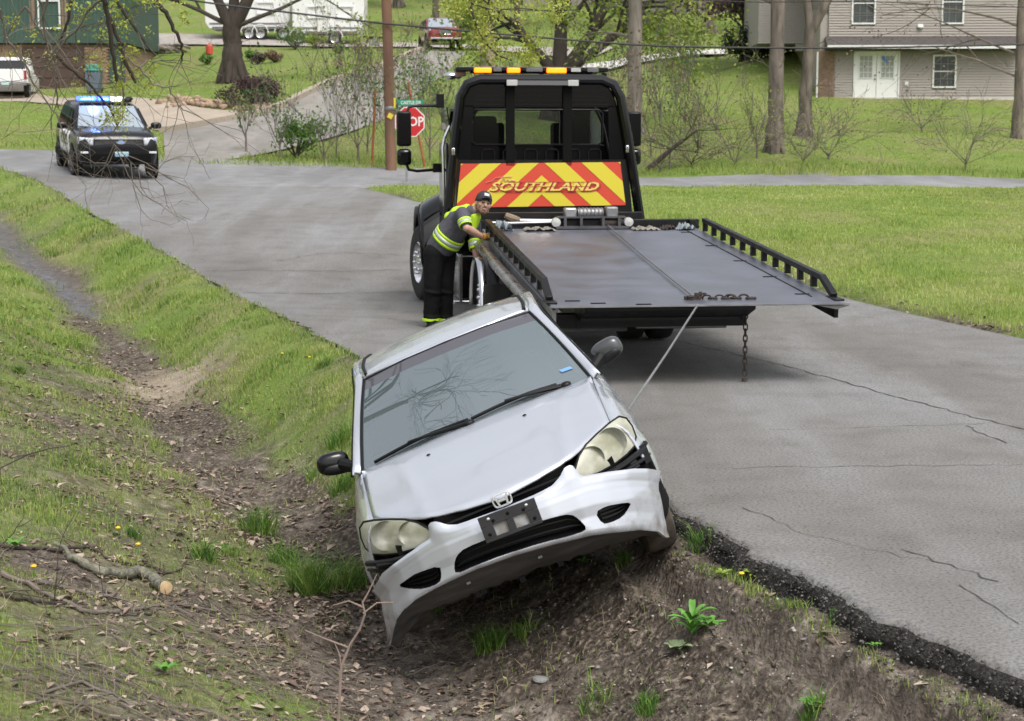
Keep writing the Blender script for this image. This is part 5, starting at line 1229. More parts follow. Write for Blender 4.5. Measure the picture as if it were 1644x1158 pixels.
m = MB(); m.box((hx-.03, 0, .52), (.10, 1.5, .20)); m.box((hx+.02, 0, .50), (.05, .9, .1)); m.build('lower_bumper', M['matte_black'], pol, bevel=.02)
M['plate'] = mat('pale_blue_plate', (.42,.62,.62), .5)
m = MB(); m.box((hx+.02, .06, .585), (.012, .32, .155)); p_ = m.build('licence_plate', M['plate'], pol, bevel=.004)
text('MO 42', .11, M['oval_blue'], p_, (hx+.03, .06, .585), (PI/2, 0, PI/2), 0, .001, .003, 1, 'lettering')
for y0, y1, mk, ck in ((-.66,-.24,'blue_on','blue_core'), (-.18,.10,'blue_on','blue_core'), (.16,.40,'white_on','white_on')):
    m = MB(); m.box((hx-2.30, (y0+y1)/2, 1.815), (.32, y1-y0, .11)); l_ = m.build('roof_lamp', M[mk], pol, bevel=.02)
    m = MB(); m.box((hx-2.13, (y0+y1)/2, 1.815), (.02, (y1-y0)*.7, .035)); m.build('lamp_core', M[ck], l_)
m = MB(); m.box((hx-2.30, 0, 1.752), (.26, 1.3, .03)); m.box((hx-2.3, .52, 1.79), (.28,.22,.07)); m.build('light_bar_base', M['black'], pol, bevel=.01)
m = MB(); m.ell((hx-2.35,.60,1.82), (.09,.10,.06)); m.build('roof_spotlight', M['black'], pol)
for y in (-.35, .35):
    m = MB(); m.tube([(hx-1.22, y, 1.17), (hx-1.28, y-.5, 1.20)], .01, 5); m.build('wiper', M['black'], pol)
pl = bpy.data.lights.new('cruiser_lamp', 'POINT'); pl.energy = 15; pl.color = (.2,.4,1); pl.shadow_soft_size = .15
plo = bpy.data.objects.new('cruiser_lamp', pl); COL.objects.link(plo); plo.parent = pol; plo.location = (hx-2.0, -.3, 1.95)
# --- red crossover coming down the lane
M['red_paint'] = mat('dark_red_paint', (.22,.025,.035), .2, coat=.8)
red = suv('dark red crossover with chrome grille on the lane at the top of the hill', 'car', M['red_paint'], 4.6, 1.85, 1.62, 1.0, 1.05, 'parked_suv', None, .35)
p_ = Wv(703, 80, 87); red.location = (p_.x, p_.y+2.3, float(zb(p_.x, p_.y+2.3))+.03); red.rotation_euler = (0, 0, R(-80))
hx2 = 2.3
m = MB(); m.prism([(-.34,.86),(.34,.86),(.27,.64),(-.27,.64)], 'x', hx2-.08, hx2+.0); m.build('grille', M['dark_lens'], red); m = MB(); m.tube([(hx2+.01,y,z) for y, z in ((-.34,.87),(-.27,.63),(.27,.63),(.34,.87))], .02, 5); m.build('grille_trim', M['chrome'], red)
m = MB(); m.box((hx2-.02, 0, .43), (.10, 1.55, .09)); m.build('lower_bumper', M['white_lens'], red, bevel=.02)
m = MB(); m.box((hx2-.05, 0, .33), (.10, 1.5, .10)); m.build('valance', M['matte_black'], red)
for sg in (-1, 1): m = MB(); m.box((hx2-.16, sg*.66, .84), (.08, .36, .09), (0,0,R(-sg*18))); m.build('headlight', M['head_lens'], red, bevel=.02)
# --- white pickup, tail towards us, half out of frame at left
pk = empty('pickup_truck'); tag(pk, 'white pickup truck parked on the driveway at the left edge', 'pickup truck')
p_ = Wv(14, 152, 79); pk.location = (p_.x, p_.y, float(zb(p_.x, p_.y))+.03); pk.rotation_euler = (0, 0, R(100))
m = MB()
m.box((-.1, 0, .98), (2.0, 1.95, .04)); 
for sg in (-1, 1): m.box((0, sg*.96, .95), (2.2, .08, .62))
m.build('bed_sides', M['white_paint'], pk, bevel=.02)
m = MB(); m.box((-1.12, 0, .98), (.07, 1.9, .56)); m.build('tailgate', M['white_paint'], pk, bevel=.02)
m = MB(); m.box((-1.2, 0, .60), (.14, 1.9, .16)); m.build('bumper', M['dull_steel'], pk, bevel=.03)
m = MB(); m.box((-1.28, 0, .62), (.02, .34, .16)); m.build('licence_plate', M['plate'], pk)
m = MB(); loft(m, [body_ring(x, w_, z) for x, w_, z in ((1.1,.99,1.22),(3.0,1.0,1.2),(4.3,.98,1.12),(4.6,.85,.9))]); m.build('body', M['white_paint'], pk, smooth=45)
m = MB(); loft(m, [[(x, y, z) for y, z in ((-.93,1.2),(-.78,zt),(.78,zt),(.93,1.2))] for x, zt in ((1.12,1.5),(1.3,1.9),(2.6,1.92),(3.4,1.24))]); m.build('cab_roof', M['white_paint'], pk)
m = MB(); m.box((1.14, 0, 1.55), (.04, 1.35, .42), (0, .25, 0)); m.build('rear_window', M['dark_glass'], pk)
for sg in (-1, 1):
    m = MB(); m.box((-1.17, sg*.90, 1.0), (.06,.12,.4)); m.build('tail_lamp', M['tail_red'], pk)
    for x in (-.05, 3.5): wheel(pk, (x, sg*.85, .38), .38, .26, rimr=.24, out=sg)
# ------------------------------------------------------------ houses
M['siding'] = mat('beige_vinyl_siding', (.34,.305,.28), .6, var=.05, vscale=1.5)
M['siding_g'] = mat('green_board_siding', (.045,.088,.068), .7, var=.12, vscale=2)
M['siding_grey'] = mat('grey_siding', (.33,.30,.285), .7, var=.06)
M['brick_m'] = mat('brown_brick', (.23,.15,.11), .9, var=.35, vscale=9, bump=.3)
M['brick_t'] = mat('tan_brick', (.28,.19,.13), .9, var=.3, vscale=9, bump=.3)
M['shingle'] = mat('grey_shingle', (.085,.075,.072), .95, var=.3, vscale=8, bump=.4)
M['win_dark'] = mat('window_pane', (.045,.055,.055), .08, coat=.6, var=.3, vscale=1.5)
M['curtain'] = mat('pale_blind', (.33,.34,.33), .5, var=.1)
M['garage_brown'] = mat('brown_garage_door', (.075,.045,.035), .7, var=.15)
M['white_trim'] = mat('white_trim', (.74,.74,.74), .5)
def clap(m, x0, x1, z0, z1, y=0, pitch=.12, holes=()):
    """lapped boards with real steps, left open at door and window holes"""
    z = z0
    while z < z1-1e-3:
        zt = min(z+pitch, z1); segs = [(x0, x1)]
        for hx0, hx1, hz0, hz1 in holes:
            if zt > hz0+.01 and z < hz1-.01:
                ns = []
                for a, b_ in segs:
                    if hx1 <= a or hx0 >= b_: ns.append((a, b_)); continue
                    if a < hx0: ns.append((a, hx0))
                    if b_ > hx1: ns.append((hx1, b_))
                segs = ns
        for a, b_ in segs:
            m.add([(a,y-.045,z),(b_,y-.045,z),(b_,y-.006,zt),(a,y-.006,zt),(a,y,z),(b_,y,z)], [(0,1,2,3),(4,5,1,0)])
        z = zt
def window(parent, x, z, w, h, y=-.0, pane='win_dark', mull=True, name='window'):
    m = MB(); t = .07
    for c, d in (((x+w/2, y-.03, z-t/2), (w+2*t, .10, t)), ((x+w/2, y-.03, z+h+t/2), (w+2*t, .10, t)), ((x-t/2, y-.03, z+h/2), (t, .095, h)), ((x+w+t/2, y-.03, z+h/2), (t, .095, h))): m.box(c, d)
    f = m.build(name, M['white_trim'], parent, smooth=None)
    m = MB(); m.box((x+w/2, y+.02, z+h/2), (w, .01, h)); m.build('pane', M[pane], f, smooth=None)
    if mull:
        m = MB(); m.box((x+w/2, y-.005, z+h/2), (w, .05, .045)); m.build('sash', M['white_trim'], f, smooth=None)
        m = MB()
        for k in (1, 2): m.box((x+w*k/3, y+.008, z+h/2), (.018, .014, h))
        for k in (1, 3): m.box((x+w/2, y+.006, z+h*k/4), (w, .014, .018))
        m.build('muntin', M['dull_steel'], f, smooth=None)
    return f
# beige house on the right
p = Wv(1313, 155, 75); zh = float(zb(p.x+4, 75)); hs = empty('house', (p.x, 75, zh-.02), (0, 0, R(-1.5)))
tag(hs, 'beige two storey house with white double door on the grassy rise at right', 'house')
m = MB(); m.box((6.9, 4.6, 1.2), (13.7, 9.1, 5.5)); m.box((6.9, 4.6, 4.8), (13.3, 9.1, 2.4)); m.box((6.9,4.6,-.6),(13.7,9.1,1.4)); hw = m.build('wall', M['siding'], hs, smooth=None)
hole = [(1.52, 3.55, -.1, 2.03), (4.98, 6.02, .43, 1.87), (1.38, 2.43, 3.18, 5.0), (5.29, 6.27, 3.18, 5.1)]
m = MB(); clap(m, .72, 13.8, 0, 2.05, 0, .115, hole); clap(m, .4, 13.8, 2.55, 6.0, 0, .115, hole); o = m.build('siding_boards', M['siding'], hw, smooth=None); o['kind'] = 'stuff'
m = MB()
rr_ = random.Random(3)
for k in range(27):
    z = .0+k*.076; off = .1 if k % 2 else 0
    for j in range(4):
        x0 = -.02+j*.2-off; x1 = x0+.19
        x0 = max(x0, 0); x1 = min(x1, .71)
        if x1-x0 > .03: m.box(((x0+x1)/2, -.03-rr_.random()*.01, z+.034), (x1-x0, .05, .066))
o = m.build('brickwork', M['brick_m'], hs, smooth=None); o['kind'] = 'stuff'
m = MB(); m.box((.36, -.005, 1.0), (.7, .03, 2.05)); m.build('mortar_pier', M['curb'], hs)
m = MB(); m.prism([(-.75,2.10),(-.75,2.24),(.0,2.66),(.0,2.10)], 'x', .25, 8.75); pr = m.build('pent_roof', M['shingle'], hs, smooth=None)
m = MB(); m.box((4.5, -.77, 2.17), (8.5, .03, .15)); m.build('fascia', M['white_trim'], pr)
for x, z, w_, h_ in ((5.05,.5,.9,1.3), (1.45,3.25,.91,1.68), (5.36,3.25,.84,1.78)): window(hs, x, z, w_, h_)
m = MB(); 
for c, d in (((2.53,-.03,2.0),(2.0,.08,.07)), ((1.56,-.03,1.0),(.07,.08,2.0)), ((3.51,-.03,1.0),(.07,.08,2.0))): m.box(c, d)
df = m.build('door_frame', M['white_trim'], hs)
for x in (1.60, 2.54):
    m = MB(); m.box((x+.465, -.01, .99), (.92, .05, 1.96)); d = m.build('door', M['white_paint'], hs, bevel=.004)
    m = MB(); m.box((x+.465, -.042, 1.35), (.56, .02, .96)); m.build('door_pane', M['curtain'], d)
    m = MB()
    for k in (1, 2): m.box((x+.185+.56*k/3, -.056, 1.35), (.02, .012, .96))
    for k in range(1, 4): m.box((x+.465, -.055, .87+.96*k/4), (.56, .012, .02))
    for c, dd in (((x+.465,-.055,.86),(.62,.02,.04)),((x+.465,-.055,1.84),(.62,.02,.04)),((x+.175,-.055,1.35),(.04,.02,.98)),((x+.755,-.055,1.35),(.04,.02,.98))): m.box(c, dd)
    m.build('door_grid', M['white_trim'], d)
for z in (.82, .98): m = MB(); m.ell((2.47, -.08, z), (.04,.04,.04)); m.build('knob', M['dull_steel'], hs)
M['ribbon'] = mat('blue_ribbon', (.08,.25,.8), .6)
m = MB(); m.box((2.82, -.09, 1.72), (.16,.02,.09), (0,.6,0)); m.box((2.94,-.09,1.60),(.14,.02,.09),(0,1.0,0)); m.build('blue_bow', M['ribbon'], hs)
m = MB(); m.box((4.38, -.05, 3.12), (.24, .1, .16)); m.ell((4.38,-.12,3.06),(.13,.06,.07)); m.build('wall_lamp', M['white_trim'], hs)
m = MB(); m.box((3.86, -.05, .62), (.14, .06, .18)); m.build('socket_box', M['white_trim'], hs)
m = MB(); m.tube([(-.06,-.06,2.0),(-.06,-.06,.05),(-.06,-.2,.0)], .04, 6); m.build('downspout', M['white_trim'], hs)
m = MB(); m.box((-.4, 7.0, 4.6), (3.6, 6.0, 4.0)); m.box((-.2,4.2,2.7),(.5,.4,.9)); m.build('wing_wall', M['siding_grey'], hs, smooth=None)
m = MB(); clap(m, -2.2, .35, 2.6, 6.6, 3.99, .115); o = m.build('wing_boards', M['siding_grey'], hs, smooth=None); o['kind'] = 'stuff'
m = MB(); m.prism([(-.6,6.0),(4.5,8.6),(9.7,6.0)], 'x', -.6, 14.2); m.build('roof', M['shingle'], hs, smooth=None)
m = MB(); m.box((6.9, -.03, -.08), (13.6,.06,.2)); m.build('foundation', M['pale_concrete'], hs)
# green house with brown garage door at top left
p = Wv(38, 143, 84); zh = float(zb(p.x+1.5, 84)); gh = empty('house', (p.x, 84, zh), (0, 0, R(2)))
tag(gh, 'green board sided house with brown garage door at the top left', 'house')
m = MB(); m.box((-3.0, 4.6, 1.0), (16.0, 9.0, 2.3)); m.build('lower_wall', M['brick_t'], gh, smooth=None)
m = MB(); m.box((-2.9, 4.3, 4.35), (16.2, 9.0, 4.3)); uw = m.build('upper_wall', M['siding_g'], gh, smooth=None)
for k in range(66):
    x = 5.15-k*.2
    if x < -4.5: break
    m = MB(); m.box((x, -.215, 4.3), (.035, .03, 4.2)); m.build('batten', M['siding_g'], uw, smooth=None)
window(gh, .95, 2.95, .95, 1.25, -.20, 'curtain', False)
m = MB(); m.box((2.15, -.19, 3.6), (.25, .04, 1.5)); m.box((.6, -.19, 3.6), (.25, .04, 1.5)); m.build('shutter_panels', M['brick_m'], gh)
gd = MB(); gd.box((1.5, .05, 1.0), (3.0, .06, 2.0)); g_ = gd.build('garage_door', M['garage_brown'], gh)
for k in range(4): m = MB(); m.box((1.5, .0, .25+k*.5), (2.96, .05, .46)); m.build('door_panel', M['garage_brown'], g_, bevel=.01)
m = MB(); m.box((3.6, .08, 1.0), (1.15, .2, 2.05)); 
m.build('brick_pier', M['brick_t'], gh)
m = MB()
for k in range(25):
    for j in range(6):
        x0 = 3.04+j*.2-(.1 if k % 2 else 0)
        if x0 > 3.0 and x0 < 4.1: m.box((x0+.09, -.04-rr_.random()*.012, k*.08+.04), (.185,.05,.07))
o = m.build('brickwork', M['brick_t'], gh, smooth=None); o['kind'] = 'stuff'
m = MB(); m.box((4.6, .06, 1.05), (.75, .1, 2.1)); m.build('side_door', M['siding_g'], gh)
m = MB(); m.prism([(-.9,6.4),(4.5,9.0),(9.9,6.4)], 'x', -11.4, 5.8); m.build('roof', M['shingle'], gh, smooth=None)
# ------------------------------------------------------------ camper trailers on the hill
def camper(px0, px1, y, h, wheels, label, zbot=.62):
    a = Wv(px0, 72, y); b_ = Wv(px1, 72, y); L = b_.x-a.x; z = float(zb((a.x+b_.x)/2, y))+.08
    e = empty('camper_trailer', (a.x, y, z)); tag(e, label, 'trailer', 'white camper trailers parked on the hill')
    m = MB(); m.prism([(0,zbot+.35),(.25,zbot),(L-.35,zbot),(L,zbot+.5),(L,h-.3),(L-.4,h),(.3,h),(0,h-.3)], 'y', 0, 2.4); bd = m.build('body', M['white_paint'], e, bevel=.03)
    m = MB(); m.box((L*.5, -.008, zbot+.28), (L-.5, .02, .10)); m.build('belt_trim', M['dull_steel'], bd)
    m = MB(); m.box((L*.5, .0, zbot+.06), (L-.8, .03, .10)); m.build('skirt', M['dark_lens'], bd)
    for x in (L*.22, L*.62): window(e, x, 1.5, .9, .55, -.0, 'win_dark', False)
    m = MB(); m.box((L*.42, -.012, 1.6), (.65, .02, 1.8)); m.build('entry_door', M['white_trim'], e)
    for px in wheels:
        x = (px-px0)/28.1; w_ = wheel(e, (x, .14, .36), .36, .24, rimr=.25, rimmat=M['chrome'], out=-1)
        m = MB(); m.tube([(x+.46*math.cos(t), -.015, .40+.46*math.sin(t)) for t in np.linspace(0, PI, 12)], .03, 5); m.build('wheel_arch', M['white_trim'], e)
    m = MB(); m.beam((L-.1, .6, .45), (L+1.0, 1.2, .42), .10, .12); m.beam((L-.1, 1.8, .45), (L+1.0, 1.2, .42), .10, .12); m.tube([(L+.05,1.2,.45),(L+.05,1.2,.0)], .05, 8); m.build('hitch', M['black'], e)
    return e
camper(330, 466, 97.5, 3.1, (400, 418, 454), 'white camper trailer behind the big forked tree with a shiny wheel')
camper(470, 585, 96, 3.1, (478, 536), 'white camper trailer with its hitch jack beside the brown utility pole')
m = MB(); m.box((0,0,.2), (.32,.3,.4)); m.box((0,0,.42),(.2,.2,.06)); o = m.build('box', M['dull_steel'], None, bevel=.03); p = Wv(603, 72, 95.5); o.location = (p.x, 95.5, float(zb(p.x, 95.5))+.08); tag(o, 'small grey metal box on the lane at the front of the camper trailer', 'box')
M['fire_red'] = mat('faded_red', (.55,.07,.04), .5)
m = MB(); m.lathe([(0,0),(.2,0),(.2,.42),(.14,.5),(.05,.52),(.05,.58),(0,.6)], (0,0,0), 'z', 14); o = m.build('fuel_can', M['fire_red'], None); p = Wv(336, 70, 92); o.location = (p.x, 92, float(zb(p.x, 92))); tag(o, 'small red can on the lawn left of the forked tree', 'can')
# rubbish bin beside the green house
bn = empty('wheelie_bin'); p = Wv(152, 160, 80); bn.location = (p.x, 80, float(zb(p.x, 80))+.03); tag(bn, 'grey blue wheeled bin with a teal lid beside the garage door', 'bin')
M['bin_blue'] = mat('bin_blue_grey', (.11,.15,.2), .6); M['teal'] = mat('teal_lid', (.06,.3,.26), .6)
m = MB(); m.prism([(-.28,.06),(.28,.06),(.36,1.0),(-.36,1.0)], 'y', -.3, .3); m.build('tub', M['bin_blue'], bn, bevel=.03)
m = MB(); m.box((0,0,1.05),(.78,.7,.10)); m.box((0,-.05,1.2),(.6,.5,.25)); m.build('lid', M['teal'], bn, bevel=.04)
for sx in (-1,1): m = MB(); m.lathe([(0,-.03),(.11,-.03),(.11,.03),(0,.03)], (sx*.3,.3,.11), 'x', 14); m.build('wheel', M['rubber'], bn)
# ------------------------------------------------------------ poles, wires, signs
M['pole_wood'] = mat('weathered_pole_wood', (.17,.095,.06), .95, var=.35, vscale=3, stretch=(1,1,.15), bump=.5)
M['pole_pale'] = mat('pale_pole_wood', (.27,.21,.17), .95, var=.3, vscale=3, stretch=(1,1,.15))
M['tag_yellow'] = mat('yellow_tag', (.7,.55,.05), .5); M['wire'] = mat('black_wire', (.012,.012,.012), .6)
M['street_green'] = mat('street_sign_green', (.02,.24,.15), .5); M['stop_red'] = mat('stop_sign_red', (.50,.02,.025), .4); M['sign_white'] = mat('sign_white', (.75,.72,.72), .5)
p = Wv(628, 266, 47.2); zp = float(zb(p.x, p.y)); po = empty('utility_pole', (p.x, p.y, zp)); tag(po, 'brown wooden utility pole with yellow tag beside the stop sign', 'utility pole')
m = MB(); m.tube([(0,0,-.1),(-.05,0,3),(-.12,0,6),(-.2,0,9.5)], [.155,.145,.135,.12], 14); m.build('shaft', M['pole_wood'], po)
m = MB(); m.box((-.20,0,9.0),(2.4,.1,.12)); m.build('crossarm', M['pole_wood'], po)
m = MB(); m.box((0,-.155,1.50),(.14,.02,.14),(0,.5,0)); m.build('tag', M['tag_yellow'], po); m = MB(); m.box((.12,-.1,1.85),(.05,.03,.3)); m.build('tag', M['tag_yellow'], po)
m = MB(); m.lathe([(.15,1.66),(.165,1.68),(.165,1.74),(.15,1.76)], (-.02,0,0), 'z', 14); m.build('band', M['dull_steel'], po)
p = Wv(783, 112, 76); z2_ = float(zb(p.x, p.y)); o = empty('utility_pole', (p.x, p.y, z2_)); tag(o, 'pale wooden utility pole rising behind the amber lights of the truck', 'utility pole')
m = MB(); m.tube([(0,0,-.2),(0,0,10)], [.34,.27], 14); m.build('shaft', M['pole_pale'], o)
M['orange_rust'] = mat('faded_orange_guard', (.32,.10,.045), .8, var=.3, vscale=6)
for (a, b_, y, lab) in (((603,142),(597,258),48.5,'thin faded orange pole leaning left of the brown utility pole'), ((655,132),(682,235),48.5,'thin faded orange guy guard slanting behind the stop sign')):
    A, B = Wv(*a, y), Wv(*b_, y); B.z = float(zb(B.x, B.y)); m = MB(); m.tube([tuple(A-B), (0,0,0)], .035, 8); o = m.build('guy_guard', M['orange_rust']); o.location = B; tag(o, lab, 'pole')
def wire(pts, r, label):
    A = [Wv(*p_) for p_ in pts]; q = resample([(v.x, v.y) for v in A], 60); d = np.linspace(0, 1, len(A))
    P = []
    for i in range(60):
        t = i/59*(len(A)-1); k = min(int(t), len(A)-2); f = t-k
        p0, p1, p2, p3 = A[max(k-1,0)], A[k], A[k+1], A[min(k+2,len(A)-1)]
        P.append(.5*((2*p1)+(p2-p0)*f+(2*p0-5*p1+4*p2-p3)*f*f+(3*p1-p0-3*p2+p3)*f**3))
    m = MB(); m.tube(P, r, 5); o = m.build('overhead_wire', M['wire']); tag(o, label, 'wire', 'overhead wires crossing the background')
wire([(250,-12,46),(330,4,46.2),(480,22,46.6),(620,38,47),(830,57,47),(1040,73,47),(1240,77,47),(1440,76,47),(1660,71,47)], .027, 'thick black wire crossing the whole view below the house roof')
wire([(1000,-8,52),(1190,3,52),(1370,2,52),(1520,8,52),(1660,12,52)], .014, 'thin wire crossing the upper storey of the beige house')
wire([(755,18,50),(850,17,50),(930,16,50)], .014, 'short thin wire crossing the tree behind the truck lights')
# stop sign and street name
p = Wv(651, 299, 43); ss = empty('stop_sign', (p.x, p.y, float(zb(p.x, p.y)))); tag(ss, 'red octagonal stop sign with green street name plate, partly hidden by the truck mirror', 'stop sign')
zc_ = Wv(658, 196, 43).z-ss.location.z; xc_ = Wv(658, 196, 43).x-p.x
m = MB(); m.box((xc_*.4, .02, (zc_+.55)/2), (.06,.04,zc_+.5), (0, R(1.5), 0)); m.build('post', M['steel'], ss)
oc = lambda r_: [(xc_+r_*math.cos(PI/8+k*PI/4), zc_+r_*math.sin(PI/8+k*PI/4)) for k in range(8)]
m = MB(); m.prism(oc(.405), 'y', -.01, .0); pl_ = m.build('plate', M['sign_white'], ss, smooth=None)
m = MB(); m.prism(oc(.378), 'y', -.014, -.0105); m.build('red_face', M['stop_red'], pl_, smooth=None)
text('STOP', .33, M['sign_white'], pl_, (xc_, -.018, zc_), (PI/2,0,0), 0, .001, .006, .88, 'lettering')
m = MB(); m.box((xc_+.03, .0, zc_+.48), (.64, .012, .15)); g_ = m.build('street_name_plate', M['street_green'], ss)
text('CASTLE DR', .12, M['sign_white'], g_, (xc_+.03, -.009, zc_+.48), (PI/2,0,0), 0, .001, .002, .85, 'lettering')
# ------------------------------------------------------------ trees and shrubs
def leafmat(name, c1, c2):
    m = bpy.data.materials.new(name); m.use_nodes = True; nt = m.node_tree; b = nt.nodes['Principled BSDF']; b.inputs['Roughness'].default_value = .6
    g = nt.nodes.new('ShaderNodeNewGeometry'); n = nt.nodes.new('ShaderNodeTexNoise'); n.inputs['Scale'].default_value = 1.3; n.inputs['Detail'].default_value = 4; nt.links.new(g.outputs['Position'], n.inputs['Vector'])
    a = nt.nodes.new('ShaderNodeMath'); a.operation = 'ADD'; nt.links.new(n.outputs[0], a.inputs[0])
    mr = nt.nodes.new('ShaderNodeMapRange'); mr.inputs[3].default_value = -.2; mr.inputs[4].default_value = .2; nt.links.new(g.outputs['Random Per Island'], mr.inputs[0]); nt.links.new(mr.outputs[0], a.inputs[1])
    r = nt.nodes.new('ShaderNodeValToRGB'); r.color_ramp.elements[0].position = .3; r.color_ramp.elements[0].color = (*c1, 1); r.color_ramp.elements[1].position = .72; r.color_ramp.elements[1].color = (*c2, 1)
    nt.links.new(a.outputs[0], r.inputs[0]); nt.links.new(r.outputs[0], b.inputs['Base Color'])
    tr = nt.nodes.new('ShaderNodeBsdfTranslucent'); nt.links.new(r.outputs[0], tr.inputs[0]); mx = nt.nodes.new('ShaderNodeMixShader'); mx.inputs[0].default_value = .35
    out = nt.nodes['Material Output']; nt.links.new(b.outputs[0], mx.inputs[1]); nt.links.new(tr.outputs[0], mx.inputs[2]); nt.links.new(mx.outputs[0], out.inputs[0]); return m
L_ = dict(spring=leafmat('spring_leaf', (.14,.22,.03), (.34,.40,.07)), green=leafmat('young_green_leaf', (.055,.14,.025), (.15,.27,.05)), yellow=leafmat('yellow_green_leaf', (.28,.33,.04), (.5,.52,.12)),
          purple=leafmat('purple_leaf', (.05,.028,.032), (.12,.07,.07)), dark=leafmat('evergreen_leaf', (.015,.03,.012), (.04,.07,.025)), dry=leafmat('dry_leaf', (.14,.09,.06), (.26,.18,.12)))
M['twig'] = mat('grey_brown_twig', (.16,.135,.115), .9, var=.25)
M['twig_dark'] = mat('dark_twig', (.06,.05,.042), .9, var=.25)
def leaves(pts, n, jit, size, rs):
    """n quads scattered round given points -> V, F"""
    pts = np.array(pts); idx = rs.integers(0, len(pts), n); c = pts[idx]+rs.normal(0, 1, (n, 3))*jit
    a = rs.normal(0, 1, (n, 3)); a /= np.linalg.norm(a, axis=1)[:, None]; b_ = np.cross(a, rs.normal(0, 1, (n, 3))); b_ /= np.linalg.norm(b_, axis=1)[:, None]+1e-9
    s = size*(.5+rs.random(n))[:, None]
    V = np.stack([c-a*s*.5, c+b_*s*.3, c+a*s*.55, c-b_*s*.3], 1).reshape(-1, 3); F = np.arange(4*n).reshape(-1, 4); return V, F
def leafobj(name, pts, n, jit, size, mt, parent, seed):
    V, F = leaves(pts, n, jit, size, np.random.default_rng(seed)); return link(name, numesh(name, V, F, mt, smooth=False), parent)
def branch(m, rr, p, d, L, r, lvl, tips, segs=6, kids=3, grav=.0, wob=.25, spread=.7, minr=.006, ratio=.62, zmax=None, n=None):
    pts = [Vector(p)]; rad = [r]; q = Vector(p); d = Vector(d).normalized()
    for i in range(segs):
        d = (d+Vector((rr.gauss(0,wob), rr.gauss(0,wob), rr.gauss(0,wob)*.6))*.5+Vector((0,0,grav))).normalized(); q = q+d*(L/segs)
        pts.append(q.copy()); rad.append(max(minr, r*(1-.6*(i+1)/segs)))
    m.tube(pts, rad, n or (8 if r > .08 else 5 if r > .025 else 3), cap=False)
    if lvl == 0: tips += pts[2:]; return
    if lvl == 1: tips += pts[3:]
    for k in range(kids):
        t = rr.uniform(.35, 1) if k else 1.0; i = min(segs, max(1, int(t*segs))); base = pts[i]
        ax = d.orthogonal(); ax.rotate(Matrix.Rotation(rr.uniform(0, 2*PI), 3, d)); nd = (d+ax*spread*rr.uniform(.6, 1.3)).normalized()
        branch(m, rr, base, nd, L*ratio*rr.uniform(.8, 1.2), rad[i]*.72, lvl-1, tips, segs, kids, grav, wob, spread, minr, ratio)
